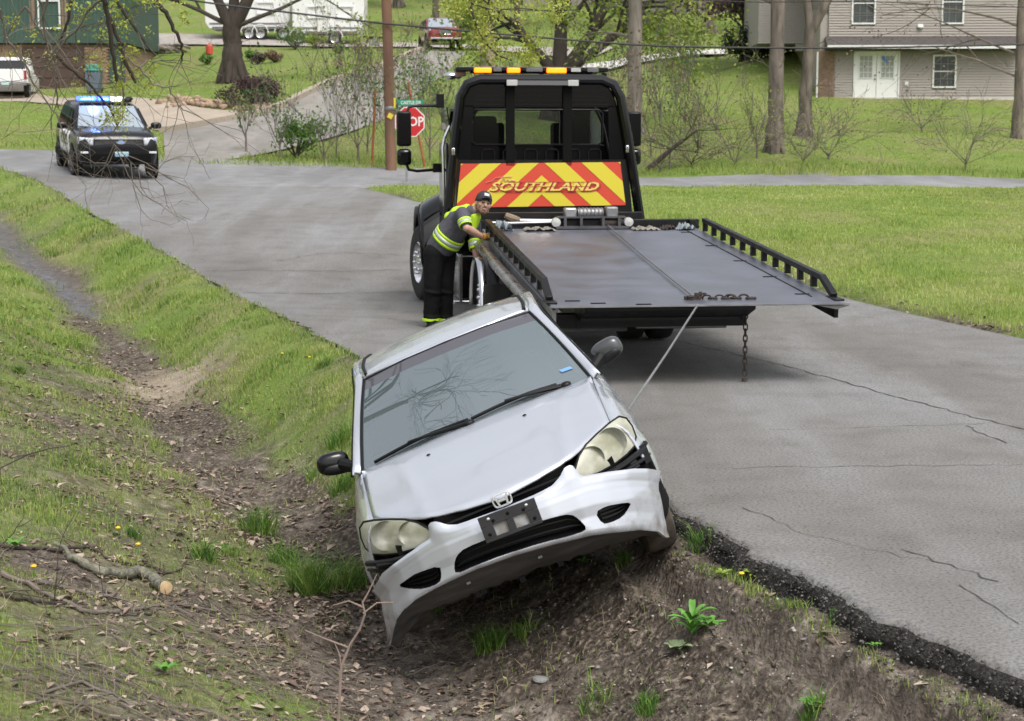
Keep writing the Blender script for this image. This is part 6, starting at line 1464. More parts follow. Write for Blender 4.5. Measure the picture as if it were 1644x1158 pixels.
def tree(px, py, y, trunk_h, r0, label, leaf, nleaf, lsize=.10, lean=(0,0), limbs=4, L=3.2, lvl=3, bark='bark', seed=1, group=None, name='tree', forks=None, low=None, kids=3, spread=.7, jit=.25, grav=.02, trunk_pts=None):
    p_ = Wv(px, py, y); z = float(zb(p_.x, p_.y)); e = empty(name, (p_.x, p_.y, z)); tag(e, label, 'tree' if name != 'shrub' else 'shrub', group); rr = random.Random(seed)
    m = MB(); cr0 = MB()
    tp = trunk_pts or [(0,0,-.3), (0,0,0), (lean[0]*.15,lean[1]*.15,trunk_h*.2), (lean[0]*.5,lean[1]*.5,trunk_h*.6), (lean[0],lean[1],trunk_h)]
    rads = [r0*1.55, r0*1.3, r0*1.02, r0*.92, r0*.85] if not trunk_pts else list(np.linspace(r0*1.2, r0*.8, len(tp)))
    if not trunk_pts:
        tq = []; rq = []
        for a_, b_, ra, rb in zip(tp[:-1], tp[1:], rads[:-1], rads[1:]):
            for f in (0, .25, .5, .75): tq.append(Vector(a_).lerp(Vector(b_), f)+Vector((rr.gauss(0, r0*.07), rr.gauss(0, r0*.07), 0))); rq.append(lerp(ra, rb, f)*rr.uniform(.93, 1.08))
        tq.append(Vector(tp[-1])); rq.append(rads[-1]); m.tube(tq, rq, 12)
        if r0 > .15:
            for k in range(6):
                a_ = k*1.05+rr.random()*.4; m.tube([(math.cos(a_)*r0*.6, math.sin(a_)*r0*.6, r0*2.2), (math.cos(a_)*r0*1.15, math.sin(a_)*r0*1.15, r0*.7), (math.cos(a_)*r0*1.55, math.sin(a_)*r0*1.55, -.08)], [r0*.42, r0*.36, r0*.2], 6)
            for k in range(5): branch(cr0, rr, Vector((lean[0]*.4, lean[1]*.4, trunk_h*rr.uniform(.25, .8))), (rr.gauss(0,1), rr.gauss(0,.6), rr.uniform(.1,.6)), rr.uniform(.5, 1.4), .018, 1, [], kids=4)
    else: m.tube(tp, rads, 12)
    top = Vector(tp[-1]); tips = []; cr = MB()
    fk = forks or []
    for (dx, dy, dz, rf, Lf) in fk:
        q = [top+Vector((0,0,-.15)), top+Vector((dx*.35,dy*.35,dz*.25)), top+Vector((dx*.7,dy*.7,dz*.6)), top+Vector((dx,dy,dz))]; m.tube(q, [r0*rf*1.1, r0*rf, r0*rf*.85, r0*rf*.7], 9)
        for k in range(limbs): branch(cr, rr, q[rr.choice((2,3))], Vector((dx,dy,dz)).normalized()+Vector((rr.gauss(0,.5),rr.gauss(0,.5),rr.gauss(0,.3))), Lf*rr.uniform(.7,1.1), r0*rf*.4, lvl-1, tips, kids=kids, spread=spread, grav=grav)
    if not fk:
        for k in range(limbs):
            a = 2*PI*k/limbs+rr.random(); f = rr.uniform(.55, 1)
            branch(cr, rr, top*f if k else top, (math.cos(a)*spread*1.2, math.sin(a)*spread*1.2, rr.uniform(.4, 1)), L*rr.uniform(.7, 1.1), r0*.45, lvl-1, tips, kids=kids, spread=spread, grav=grav)
    for (h, ang, LL, up) in (low or []):
        f = h/max(.1, trunk_h); q = Vector((lean[0]*f, lean[1]*f, h)); branch(cr, rr, q, (math.cos(ang), math.sin(ang)*.5, up), LL, r0*.22+.01, 2, tips, kids=4, spread=.6, grav=-.03)
    tk = m.build('trunk', M[bark], e, smooth=60)
    if cr0.v: cr0.build('side_shoots', M['twig'], tk)['kind'] = 'stuff'
    c = cr.build('crown', M['twig_dark' if 'dark' in bark else 'twig'], e, smooth=60) if cr.v else None
    if nleaf and tips: leafobj('foliage', tips, nleaf, jit, lsize, L_[leaf], c or e, seed)
    return e
G1 = 'spring trees around the junction and the yards'
tree(374, 133, 72, 2.3, .44, 'big forked dark tree on the lawn in front of the camper trailers', 'spring', 6000, .16, bark='bark_dark', seed=3, group=G1, forks=[(-.75,.1,1.6,.55,2.5),(.15,.3,2.2,.55,3.5),(1.05,-.1,1.9,.65,3.5)], limbs=5, low=[(2.2,0,4.5,.3),(2.3,PI,4.5,.4)], grav=-.01)
tree(897, 172, 62, 1.7, .45, 'big dark tree with spreading limbs behind the amber truck lights', 'spring', 9000, .15, bark='bark_dark', seed=5, group=G1, forks=[(-1.6,.2,1.8,.45,2.8),(.1,.2,2.6,.6,3),(1.6,0,2.2,.5,3),(3.0,-.2,2.3,.4,3)], limbs=5, grav=-.02)
tree(1243, 246, 53, 7, .235, 'straight grey trunk right of the truck, nearest the cross street', 'yellow', 900, .12, bark='bark', seed=7, group=G1, lean=(.05,0), low=[(4.5,2.6,2.2,.3),(5,0.4,2.5,.4)])
tree(1290, 222, 58, 3.6, .22, 'leaning grey tree whose limb slants in front of the beige house', 'yellow', 2200, .12, bark='bark', seed=8, group=G1, lean=(.15,0), forks=[(1.5,0,3.6,.75,3),(-.3,.2,3.5,.6,3)], limbs=4)
tree(1018, 205, 58, 7, .25, 'pale grey trunk just right of the truck cab', 'spring', 1500, .13, bark='bark_pale', seed=9, group=G1, low=[(3.2,PI,1.8,.3),(4.5,.3,2.5,.3)])
tree(1633, 202, 62, 7, .17, 'grey tree trunk at the right edge before the beige house', 'dry', 500, .10, bark='bark', seed=10, group=G1, low=[(3.0,2.9,4.5,.55),(4.0,2.7,5,.4),(2.2,2.9,3.2,.5)])
tree(1196, 98, 88, 2.0, .22, 'purple leaved ornamental tree left of the beige house', 'purple', 9000, .20, bark='bark_dark', seed=12, group=G1, L=2.6, limbs=7, jit=.35)
# garden shrubs with dense crowns
def dense(px, py, y, rx, rz, label, leaf, n, size, seed, name='shrub', group=None, cat='shrub', flat=1.0):
    p_ = Wv(px, py, y); e = empty(name, (p_.x, p_.y, float(zb(p_.x, p_.y)))); tag(e, label, cat, group); rr = random.Random(seed); m = MB(); tips = []
    for k in range(14):
        a = rr.random()*2*PI; s_ = rr.uniform(.2, 1); q = Vector((math.cos(a)*rx*s_, math.sin(a)*rx*s_*.8, rz*2*rr.uniform(.45, .95)*(1-.25*s_*s_)))
        m.tube([(0,0,0), q*.5+Vector((rr.gauss(0,.05),0,0)), q], [.03,.02,.01], 4, cap=False)
        for _ in range(14): tips.append(q*rr.uniform(.75,1.05)+Vector((rr.gauss(0,rx*.22), rr.gauss(0,rx*.22), rr.gauss(0,rz*.2))))
    s = m.build('stems', M['twig_dark'], e); tips = [(t.x, t.y, max(.03, t.z)) for t in tips]; leafobj('foliage', tips, n, rx*.12, size, L_[leaf], s, seed); return e
dense(405, 165, 66, .95, .55, 'rounded dark purple shrub beside the stone edging', 'purple', 9000, .085, 21)
dense(1212, 97, 84, 1.5, .75, 'dark evergreen shrub at the end of the pale path', 'dark', 7000, .14, 22)
dense(475, 250, 49.5, .75, .65, 'bushy green shrub between the side street and the junction', 'green', 1500, .09, 23)
dense(1240, 100, 83, .9, .5, 'low brown green shrub left of the brick corner of the house', 'dark', 3000, .12, 24)
G2 = 'small shrubs dotted over the sloping lawn'
for i, (px, py, y, r_, lf, lab) in enumerate(((332,88,88,.35,'green','small green shrub left of the forked tree'), (405,90,88,.35,'green','small green shrub just right of the forked tree'), (414,97,86,.35,'purple','small purple shrub below a green one on the lawn'),
      (441,98,86,.38,'dry','small brown shrub at the middle of the lawn'), (545,88,88,.35,'green','small green shrub left of the utility pole on the lawn'), (576,91,87,.28,'dry','small thin brown shrub nearest the utility pole'), (474,62,93,.8,'green','green bush in front of the camper trailer wheels'), (507,62,93,.55,'spring','yellow green bush hiding the lower side of the camper trailer'))):
    dense(px, py, y, r_, r_*.75, lab, lf, 900, .09, 30+i, 'shrub', G2)
# thin saplings and bare brush along the far verge
G3 = 'thin saplings and brush on the far verge'
SP = [(540,235,50,'green','sapling with few green leaves left of the orange pole'),(395,232,50.5,'green','tiny sapling at the left end of the brush'),(575,255,49,'spring','leafy sapling standing left of the orange pole'),(640,262,48.5,'green','dense sapling right at the foot of the utility pole'),
      (690,250,50,'green','sapling rising close behind the stop sign'),(665,215,56,'spring','sapling above and behind the stop sign'),(560,215,55,'spring','sapling on the verge of the side street'),(710,205,58,'green','sapling left of the truck cab'),
      (735,180,62,'spring','tall sapling over the left corner of the truck cab'),(610,180,60,'spring','sapling behind the utility pole on the slope'),(520,262,48.5,'green','low leafy sapling on the grass verge'),(500,140,72,'spring','sapling beside the kerb bend of the side street'),
      (1075,262,51,'green','brushy sapling beside the right truck mirror'),(1120,255,53,'dry','brushy bare sapling before the lawn'),(1060,190,62,'spring','sapling behind the right truck mirror'),(1100,215,58,'green','sapling over the fallen branch'),
      (820,150,66,'spring','sapling behind the left truck beacons'),(860,140,68,'spring','sapling behind the middle of the truck lights'),(1045,235,53,'dry','bare brushy sapling touching the right truck mirror'),(1085,170,70,'spring','sapling on the lawn edge behind the fallen branch'),(1150,230,58,'spring','twiggy sapling left of the straight grey trunk'),(1020,262,52,'dry','bare stems between the cab and the fallen branch'),(1215,262,52,'spring','low sapling at the left foot of the straight grey trunk'),(590,240,51,'dry','bare stems right between orange pole and side street'),(640,215,57,'dry','bare stems behind the brown utility pole'),(450,262,48.6,'green','low leafy growth under the bushy green shrub'),(960,150,66,'green','bright green sapling behind the right of the truck lights'),(990,190,60,'green','sapling behind the right corner of the cab')]
for i, (px, py, y, lf, lab) in enumerate(SP):
    h = .25+(i*37 % 10)/10*.5
    tree(px, py, y, h, .022+.006*(i % 3), lab, lf, (260, 170, 330)[i % 3] if i != 3 else 900, .09, limbs=(6,8,5)[i % 3], L=(1.9,1.3,2.3)[i % 3]*(.6 if i in (1, 7, 8, 10, 5) else 1), lvl=3, seed=50+i, group=G3, name='sapling', jit=.14, spread=.33, kids=3, bark='bark', grav=.10)
G4 = 'bare twiggy shrubs before the right hand lawn'
for i, (px, py, y, h, lab) in enumerate(((1290,275,51,.5,'wide bare grey shrub just right of the straight trunk'), (1330,262,52,.4,'low bare shrub with drooping grey twigs'), (1180,272,51,.3,'low bare brush at the foot of the straight trunk'), (1110,272,51,.5,'bare dark brush beside the fallen branch'), (1550,275,51,1.2,'upright bare shrub standing before the house window'), (1480,200,62,.8,'pale bare shrub in front of the lower window'), (1060,272,50.5,.3,'low bare brush right of the truck'))):
    tree(px, py, y, h*.25, .03, lab, 'dry' if i % 2 else 'spring', 260, .06, limbs=9, L=1.5 if i < 5 else 1.2, lvl=3, seed=80+i, group=G4, name='shrub', spread=.6, kids=4, grav=-.01, bark='bark_dark' if i in (3,) else 'bark')
A, B = Wv(1040, 272, 50.8), Wv(1117, 208, 50.8); A.z = float(zb(A.x, A.y))+.02; m = MB(); rr = random.Random(4); pts = [Vector((0,0,0))]+[(B-A)*t+Vector((rr.gauss(0,.03),0,rr.gauss(0,.03))) for t in (.25,.5,.75,1)]; m.tube(pts, [.09,.08,.065,.05,.03], 7); tips = []
fb = empty('fallen_branch', A); tag(fb, 'dark broken branch leaning up from the verge right of the truck', 'branch'); m.build('stem', M['bark_dark'], fb)
m = MB()
for k in range(7): branch(m, rr, pts[rr.choice((2,3,4))], (rr.gauss(0,1), rr.gauss(0,.5), rr.uniform(-.2,1)), 1.1, .02, 1, tips, kids=3)
m.build('twigs', M['twig_dark'], fb)
m = MB(); rr = random.Random(9)
for k in range(16):
    x = rr.uniform(-1.6, 1.6); m.tube([(x-rr.uniform(.4,1.0), rr.uniform(-.3,.3), rr.uniform(.05,.5)), (x, rr.uniform(-.3,.3), rr.uniform(.15,.6)), (x+rr.uniform(.4,1.0), rr.uniform(-.3,.3), rr.uniform(.05,.4))], rr.uniform(.05,.11), 6)
o = m.build('log_pile', M['bark_pale']); p_ = Wv(247, 72, 93); o.location = (p_.x, 93, float(zb(p_.x, 93))); tag(o, 'heap of grey brown logs and branches right of the green house', 'log pile'); o['kind'] = 'stuff'
# distant trees along the top of the hill
G5 = 'distant trees on the hilltop'
rr = random.Random(77)
for i, px in enumerate((250, 480, 560, 640, 700, 760, 830, 930, 1010, 1080, 1140, 1215)):
    y = rr.uniform(104, 128); p0 = Wv(px, 0, y); e = tree(px, 30, y, rr.uniform(2.5, 4), rr.uniform(.18, .34), ('brown trunked', 'slender', 'thin grey', 'crooked')[i % 4]+' distant tree '+('above the log pile','over the camper roof','behind the camper','just right of the utility pole','above the red car','behind the pale pole','left of the big dark tree','behind the big dark tree','over the right cab corner','above the pale path','left of the purple tree','behind the purple tree')[i],
        ('spring','green','yellow')[i % 3], 2600, .24, limbs=6, L=3.5, lvl=3, seed=100+i, group=G5, jit=.5)
for px, y, w_, h_, lab, mt in ((1120, 118, 9, 4.2, 'pale grey house far up the hill behind the trees', 'siding_grey'), (930, 122, 8, 4, 'low beige house far up behind the big dark tree', 'siding')):
    p0 = Wv(px, 20, y); e = empty('house', (p0.x, y, float(zb(p0.x, y)))); tag(e, lab, 'house'); m = MB(); m.box((0, 3, h_/2-.3), (w_, 6, h_)); m.build('wall', M[mt], e)
    m = MB(); m.prism([(-.5,h_-.3),(3,h_+1.6),(6.5,h_-.3)], 'x', -w_/2-.4, w_/2+.4); m.build('roof', M['shingle'], e)
    for x in (-2.5, 0, 2.5): window(e, x, 1.2, .9, 1.1, .0, 'win_dark', False)
    m = MB(); m.box((w_/2-1, -.03, 1.0), (.9,.05,2.0)); m.build('door', M['white_trim'], e)
# rounded stones edging the bed by the driveway
m = MB(); rr = random.Random(5); A = resample(H((268,164),(330,168),(400,176),(440,172)), 70)
for q in A:
    for k in range(2):
        x, y = q[0]+rr.gauss(0,.2), q[1]+rr.gauss(0,.35); s_ = rr.uniform(.06,.17); m.ell((x, y, float(zb(x,y))+s_*.4), (s_*1.2, s_, s_*.7), 7, 5, rot=(rr.random(),rr.random(),rr.random()*3))
M['stone'] = mat('tan_field_stone', (.33,.24,.17), .9, var=.4, vscale=2.5)
o = m.build('edging_stones', M['stone'], None, smooth=50); tag(o, 'tan stones edging the planting bed beside the driveway', 'stones', kind='stuff')
# ------------------------------------------------------------ the near tree whose limbs hang into the frame at top left
nt_ = empty('overhanging_tree', (-7.6, 15.5, float(ground(np.array([-7.6]), np.array([15.5]))[0])-.1)); tag(nt_, 'tree at left whose dark drooping branches hang into the top of the view', 'tree')
off = Vector(nt_.location); rr = random.Random(31)
def rel(v): return Vector(v)-off
m = MB(); m.tube([rel(v) for v in ((-7.6,15.5,-.3),(-7.6,15.5,.5),(-7.5,15.4,3),(-7.2,15.2,5.5),(-7,15,8))], [.34,.28,.24,.2,.12], 14); m.build('trunk', M['bark_dark'], nt_)
limbs = [[(-7.4,15.3,4.0),(-6,15.2,4.9),(-4.6,15.1,5.0),(-3.7,15,4.6),(-3.66,15,3.6)], [(-7.2,15.2,5.5),(-5,17,6.3),(-2,20,6.2),(-.5,22,5.4),(-.55,22,4.2)], [(-7,15,7),(-5.5,14.2,7.4),(-4.1,13.7,6.9),(-3.0,13.2,6.6)], [(-6,15.2,4.9),(-5.2,15.0,4.6),(-4.3,15,3.9)], [(-6,15.2,4.9),(-4.4,15.3,4.7),(-3.1,15.4,4.0)]]
tips = []
for L0, r0 in zip(limbs, (.075,.08,.07,.03,.035)):
    m = MB(); m.tube([rel(v) for v in L0], list(np.linspace(r0, r0*.42, len(L0))), 8); m.build('limb', M['bark_dark'], nt_)
m = MB(); base = rel((-4.3,13.8,6.9))
for k in range(16): branch(m, rr, base+Vector((rr.uniform(-.9,.7),rr.uniform(-.9,.5),rr.uniform(-.3,.3))), (rr.gauss(.2,1), rr.gauss(-.2,.8), rr.gauss(0,.4)), rr.uniform(1.0,2.0), .022, 2, [], kids=4, minr=.0055)
for q0, q1, r_ in (((-5.2,14.4,6.9),(-3.3,12.4,6.5),.05), ((-4.9,13.0,6.8),(-3.4,14.2,7.2),.03), ((-4.6,12.6,6.5),(-4.0,14.6,7.3),.022)): branch(m, rr, rel(q0), Vector(q1)-Vector(q0), (Vector(q1)-Vector(q0)).length, r_, 2, [], kids=5, minr=.006, wob=.12)
m.build('twigs', M['twig_dark'], nt_)['kind'] = 'stuff'
def S(x, y): return (x/5.48, y/5.48)
PB = [([(905,-20),(935,60),(960,200),(985,400),(1000,560),(1030,715)],4.6,2.8), ([(965,150),(1010,280),(1065,420),(1115,560),(1185,725)],3.4,2.6), ([(1015,-10),(1075,90),(1160,210),(1240,320),(1335,465)],3.2,2.2),
      ([(1345,-10),(1430,80),(1500,180),(1560,300),(1605,400),(1615,480),(1592,560)],4.4,1.4), ([(900,0),(830,40),(770,110),(690,240),(590,340),(500,460),(430,560),(355,725)],2.4,1.2),
      ([(480,470),(560,560),(700,680),(800,750),(880,850),(1000,1000),(1040,1130)],2.6,1.6), ([(225,60),(330,230),(400,340),(480,470)],1.9,2.2), ([(415,-10),(380,130),(385,240),(420,400)],2.4,1.7), ([(630,-10),(600,180),(550,320),(520,380)],2.8,1.8),
      ([(225,60),(140,180),(60,320)],1.9,1.5), ([(60,330),(130,450),(220,560),(300,740),(400,880),(500,1000),(560,1200)],1.7,1.0), ([(485,480),(475,620),(495,800),(510,950)],2.0,1.1), ([(1060,500),(1075,650),(1085,850),(1080,950)],1.6,1.0),
      ([(1120,500),(1220,600),(1340,740),(1470,770),(1560,920),(1640,985)],1.7,.8), ([(1215,600),(1300,550),(1395,535)],1.5,.9), ([(900,150),(890,300),(885,440)],1.6,1.0), ([(640,170),(730,280),(800,240)],1.0,.6),
      ([(0,80),(20,180),(50,330)],2.2,1.6), ([(330,-10),(370,50),(380,130)],1.8,1.5), ([(650,300),(700,440),(740,560),(820,700)],1.3,.8), ([(160,450),(250,570),(350,590)],1.3,.8)]
ygl = []
for k, (pl0, w0, w1) in enumerate(PB):
    y = 14.6+(k*.37 % 1.2); A = [Wv(*S(*q), y+.06*i) for i, q in enumerate(pl0)]; s0 = y/FPX
    Q = resample_3 = [A[0]]
    for a, b_ in zip(A[:-1], A[1:]):
        for t in (.33,.66,1): Q.append(a.lerp(b_, t)+Vector((rr.gauss(0,.006), 0, rr.gauss(0,.006))))
    m = MB(); m.tube([rel(q) for q in Q], list(np.linspace(w0*s0, w1*s0, len(Q))), 7); br = m.build('branch', M['bark_dark' if w0 > 2.5 else 'twig'], nt_)
    m = MB(); tp = []
    for j in range(3 if w0 > 2.5 else 5):
        q = Q[rr.randrange(len(Q)//3, len(Q))]; dr = (Q[-1]-Q[-3]).normalized(); branch(m, rr, rel(q), dr+Vector((rr.gauss(0,.8), rr.gauss(0,.4), rr.gauss(0,.5))), rr.uniform(.25,.6), .0045, 1, tp, kids=2, minr=.0022)
    if m.v: m.build('twigs', M['twig'], br)['kind'] = 'stuff'
    if k not in (5, 10): ygl += tp
# fan of fine drooping twigs in front of the cruiser
fan0 = Wv(183, 232, 15.4); m = MB()
FT = [[(183,232),(196,258),(206,282),(228,312),(255,327),(272,340),(300,356)],[(183,232),(200,250),(222,272),(245,288)],[(183,232),(170,262),(160,290)],[(206,250),(235,262),(268,285),(300,300),(335,335)],[(180,225),(158,208),(125,190)],[(185,238),(176,260),(150,285),(130,270)],
      [(210,262),(214,300),(226,336),(240,352)],[(222,268),(226,300),(238,318)],[(232,268),(262,280),(295,287)],[(250,278),(262,262),(282,252)],[(236,276),(262,300),(268,330)],[(130,205),(122,240),(126,285)],[(180,215),(196,190),(198,170),(196,140)],[(125,190),(110,205),(100,240)],[(170,262),(152,262),(128,248)]]
for q in FT:
    A = [Wv(px, py, 15.4+.02*i) for i, (px, py) in enumerate(q)]; m.tube([rel(a) for a in A], list(np.linspace(.0058, .002, len(A))), 5)
    for j in range(4): branch(m, rr, rel(rr.choice(A[1:])), (A[-1]-A[-2]).normalized()+Vector((rr.gauss(0,.9), 0, rr.gauss(0,.5))), rr.uniform(.08,.28), .0022, 1, [], kids=2, minr=.0014)
m.build('twigs', M['twig'], nt_)['kind'] = 'stuff'
LP = [S(*q) for q in ((90,190),(640,50),(700,150),(290,300),(990,110),(1070,210),(1100,240),(940,300),(1290,280),(1010,40),(120,470),(240,490),(830,510),(720,560),(880,580),(660,750),(1050,730),(1150,440),(1180,480),(1290,740),(1340,600),(540,260),(1290,30),(1400,20),(870,40),(780,90),(1560,30),(1620,180),(460,520))]
ygp = [rel(Wv(px+rr.gauss(0,2), py+rr.gauss(0,2), 15.0+rr.random()*.5)) for px, py in LP for _ in range(3)]
leafobj('foliage', ygp+[Vector(t) for t in ygl[:60]], 1500, .035, .030, L_['yellow'], nt_, 5)
# second hanging spray at top centre
m = MB(); A = [Wv(px, py, 22) for px, py in ((750,-15),(758,20),(766,45),(780,70),(800,90),(822,97))]; m.tube([rel(a) for a in A], list(np.linspace(.022,.008,len(A))), 6); m.tube([rel(Wv(px,py,22)) for px, py in ((755,5),(790,16),(840,14),(900,20))], [.012,.01,.008,.005], 5); m.build('branch', M['bark_dark'], nt_)
yp = [rel(Wv(rr.gauss(cx,sx), rr.gauss(cy,sy), 22+rr.gauss(0,.3))) for cx, cy, sx, sy in ((800,80,18,9),(850,80,10,14),(790,20,22,12),(850,95,8,5),(775,55,8,14),(830,10,30,9),(890,15,8,14),(735,10,12,10)) for _ in range(26)]
leafobj('foliage', yp, 2600, .05, .042, L_['yellow'], nt_, 6)
# ------------------------------------------------------------ grass, litter, soil crumbs
def hitg(px, py):
    d = ray(px, py); t = np.arange(4, 45, .03); P = CAM+d*t[:, None]
    g = ground(P[:, 0], P[:, 1]); u = np.where(P[:, 2] < g)[0]; k = u[0] if len(u) else len(t)-1
    return Vector((P[k, 0], P[k, 1], g[k]))
g1 = np.random.default_rng(5)
def polar(n, d0, d1, a0=-.335, a1=.335):
    D = np.exp(g1.uniform(math.log(d0), math.log(d1), n)); a = g1.uniform(a0, a1, n); return D*np.tan(a), D
def masks(x, y):
    s = sdist(x, y, LE); r = -sdist(x, y, RE); paved = np.zeros(x.shape, bool)
    for pp in PAVED: paved |= inpoly(x, y, pp)
    road_ = (s <= .02) & (r <= .03) & (y < 46)
    return s, r, paved | road_
def blades(x, y, z, h, w, lean=.45, seed=1):
    g = np.random.default_rng(seed); n = len(x); a = g.random(n)*2*PI; la = g.random(n)*2*PI; l = h*lean*(.2+g.random(n))
    dx, dy = np.cos(a)*w*.5, np.sin(a)*w*.5; lx, ly = np.cos(la)*l, np.sin(la)*l
    V = np.empty((n, 5, 3)); V[:, 0] = np.c_[x-dx, y-dy, z-.01]; V[:, 1] = np.c_[x+dx, y+dy, z-.01]
    V[:, 2] = np.c_[x+dx*.8+lx*.4, y+dy*.8+ly*.4, z+h*.6]; V[:, 3] = np.c_[x-dx*.8+lx*.4, y-dy*.8+ly*.4, z+h*.6]; V[:, 4] = np.c_[x+lx, y+ly, z+h*(1-.15*lean)]
    b = (np.arange(n)*5)[:, None]; F = np.concatenate([b+np.array([[0,1,2]]), b+np.array([[0,2,3]]), b+np.array([[3,2,4]])], 1).reshape(-1, 3)
    return V.reshape(-1, 3), F
def grassmat(name, stops, scale=1.1, tl=.3):
    m = leafmat(name, (0,0,0), (1,1,1)); r = [n for n in m.node_tree.nodes if n.type == 'VALTORGB'][0]; e = r.color_ramp.elements
    while len(e) < len(stops): e.new(.5)
    for k, (p, c) in zip(e, stops): k.position = p; k.color = (*c, 1)
    [n for n in m.node_tree.nodes if n.type == 'TEX_NOISE'][0].inputs['Scale'].default_value = scale
    [n for n in m.node_tree.nodes if n.type == 'MIX_SHADER'][0].inputs[0].default_value = tl; return m
M['blade'] = grassmat('grass_blade', [(.25,(.08,.15,.03)),(.42,(.20,.31,.055)),(.58,(.34,.44,.095)),(.75,(.45,.44,.19))], 1.6, .42)
M['blade_lawn'] = grassmat('lawn_blade', [(.25,(.19,.29,.055)),(.45,(.33,.43,.09)),(.6,(.44,.50,.14)),(.78,(.56,.54,.26))], .6, .42)
M['straw'] = grassmat('dry_straw', [(.3,(.16,.12,.06)),(.7,(.38,.32,.19))], 3)
# left bank and verge
x, y = polar(560000, 5.6, 46); s, r, road_ = masks(x, y); D_ = dirtmask(x, y, s)
patch = vnoise(x, y, .55, 301, 3); big = vnoise(x, y, 2.5, 311, 3)
p = np.where(s > .05, 1-.97*D_, 0)*np.clip((patch-.29)*3.2, .12, 1)
p = p*np.interp(y, [7, 9.5], [.5, 1])
p = np.where((np.abs(s-.15) < .055) & (y < 10), .55*(vnoise(x, y, .25, 305, 2) > .45), p); p = np.where((s < .25) & (s > -.03) & (y > 12.5), np.maximum(p, .55), p)
k = (g1.random(len(x)) < p) & (s > np.where(y > 13, -.03, .03)) & ~(road_ & (s < -.03))
x, y, s, patch, big = x[k], y[k], s[k], patch[k], big[k]; z = ground(x, y)
h = (.020+.034*g1.random(len(x)))*(1+1.1*np.clip((patch-.52)*5, 0, 1))*np.interp(y, [7, 12, 18, 30], [.60, .72, .82, 1.1]); w = .0042*(y/10)**.95+.001
V, F = blades(x, y, z, h*(1+.25*(y > 20)), w, .7, 1); tag(link('grass', numesh('grass', V, F, M['blade'], smooth=False)), 'short patchy grass over the ditch bank', 'grass', kind='stuff')
# right hand field and far lawns
x, y = polar(420000, 16, 84, -.34, .34); s, r, road_ = masks(x, y); rgt = ((r > .12) | (y > 46)) & ~road_
k = rgt & (g1.random(len(x)) < np.clip(.35+(vnoise(x, y, 1.4, 321, 3))*1.0, 0, 1)*np.interp(y, [16, 46, 60, 84], [1, 1, .8, .5])); x, y, r = x[k], y[k], r[k]; z = ground(x, y)
h = (.018+.028*g1.random(len(x)))*(1+1.0*np.clip((vnoise(x, y, 1.0, 331, 3)-.55)*5, 0, 1))*np.where((r > 0) & (r < 2.5) & (y < 40), 1.5, 1); w = .0045*(y/10)**1.0
V, F = blades(x, y, z, h, w, .6, 2); tag(link('lawn_grass', numesh('lawn_grass', V, F, M['blade_lawn'], smooth=False)), 'yellow green grass of the field and lawns beyond the road', 'grass', kind='stuff')
# taller rough grass along the far verge
x, y = polar(60000, 43, 60, -.34, .34); s, r, road_ = masks(x, y)
far = np.array(resample(CS_far, 200)); df_ = sdist(x, y, far[::4]); k = (~road_) & (np.abs(df_) < 2.2) & (g1.random(len(x)) < .55); x, y = x[k], y[k]; z = ground(x, y)
V, F = blades(x, y, z, .10+.16*g1.random(len(x)), .02+0*x, .6, 3); tag(link('rough_grass', numesh('rough_grass', V, F, M['blade'], smooth=False)), 'rough taller grass along the far edge of the cross street', 'grass', kind='stuff')
# dry straw stalks
x, y = polar(26000, 5.8, 30); s, r, road_ = masks(x, y); D_ = dirtmask(x, y, s); k = (~road_) & (s > .1) & (g1.random(len(x)) < .15+.5*np.clip(D_*(1-D_)*4, 0, 1)); x, y = x[k], y[k]; z = ground(x, y)
V, F = blades(x, y, z, .04+.09*g1.random(len(x))**2, .0032*(y/10)+.001, 1.6, 4); tag(link('dry_stalks', numesh('dry_stalks', V, F, M['straw'], smooth=False)), 'dry straw coloured stalks lying in the grass and soil', 'stalks', kind='stuff')
# fallen leaves
def litter(x, y, size, seed, lift=.006):
    g = np.random.default_rng(seed); n = len(x); z = ground(x, y)+lift; a = g.random(n)*2*PI; L = size*(.6+.8*g.random(n)); Wd = L*(.45+.3*g.random(n)); cu = L*(.25*g.random(n)+.05); tz = (g.random(n)-.3)*L*.5
    dx, dy = np.cos(a), np.sin(a); V = np.empty((n, 6, 3))
    for i, (u, v, q) in enumerate(((-.5,0,0),(-.1,-.5,1),(.5,-.12,.4),(-.5,.0,.0),(-.1,.5,1),(.5,.12,.4))):
        V[:, i, 0] = x+dx*u*L-dy*v*Wd; V[:, i, 1] = y+dy*u*L+dx*v*Wd; V[:, i, 2] = z+cu*q+tz*(u+.5)
    V[:, 3, :] = V[:, 0, :]; V[:, 0, 2] -= .002
    b = (np.arange(n)*6)[:, None]; F = np.concatenate([b+np.array([[0,1,2,5]]), b+np.array([[0,5,4,3]])], 1).reshape(-1, 4); return V.reshape(-1, 3), F
M['litter'] = grassmat('dead_leaf', [(.2,(.045,.032,.024)),(.4,(.13,.09,.065)),(.55,(.27,.20,.15)),(.75,(.50,.41,.33))], 7, .1)
x, y = polar(60000, 5.6, 24, -.335, .25); s, r, road_ = masks(x, y)
pr = np.clip(np.exp(-((s-1.75)/.55)**2)*1.0+np.interp(s, [1.8,2.2,3.4,4.0], [0,.55,.40,.02]), 0, 1)*np.clip((vnoise(x, y, .5, 341, 3)-.33)*4, .06, 1)*np.interp(y, [5, 7, 9, 16, 22], [.45, .6, 1, 1, .4])
pr = np.where((s > .1) & (s < 1.3) & (y < 9), .03+.12*(vnoise(x, y, .3, 345, 2) > .62), pr)
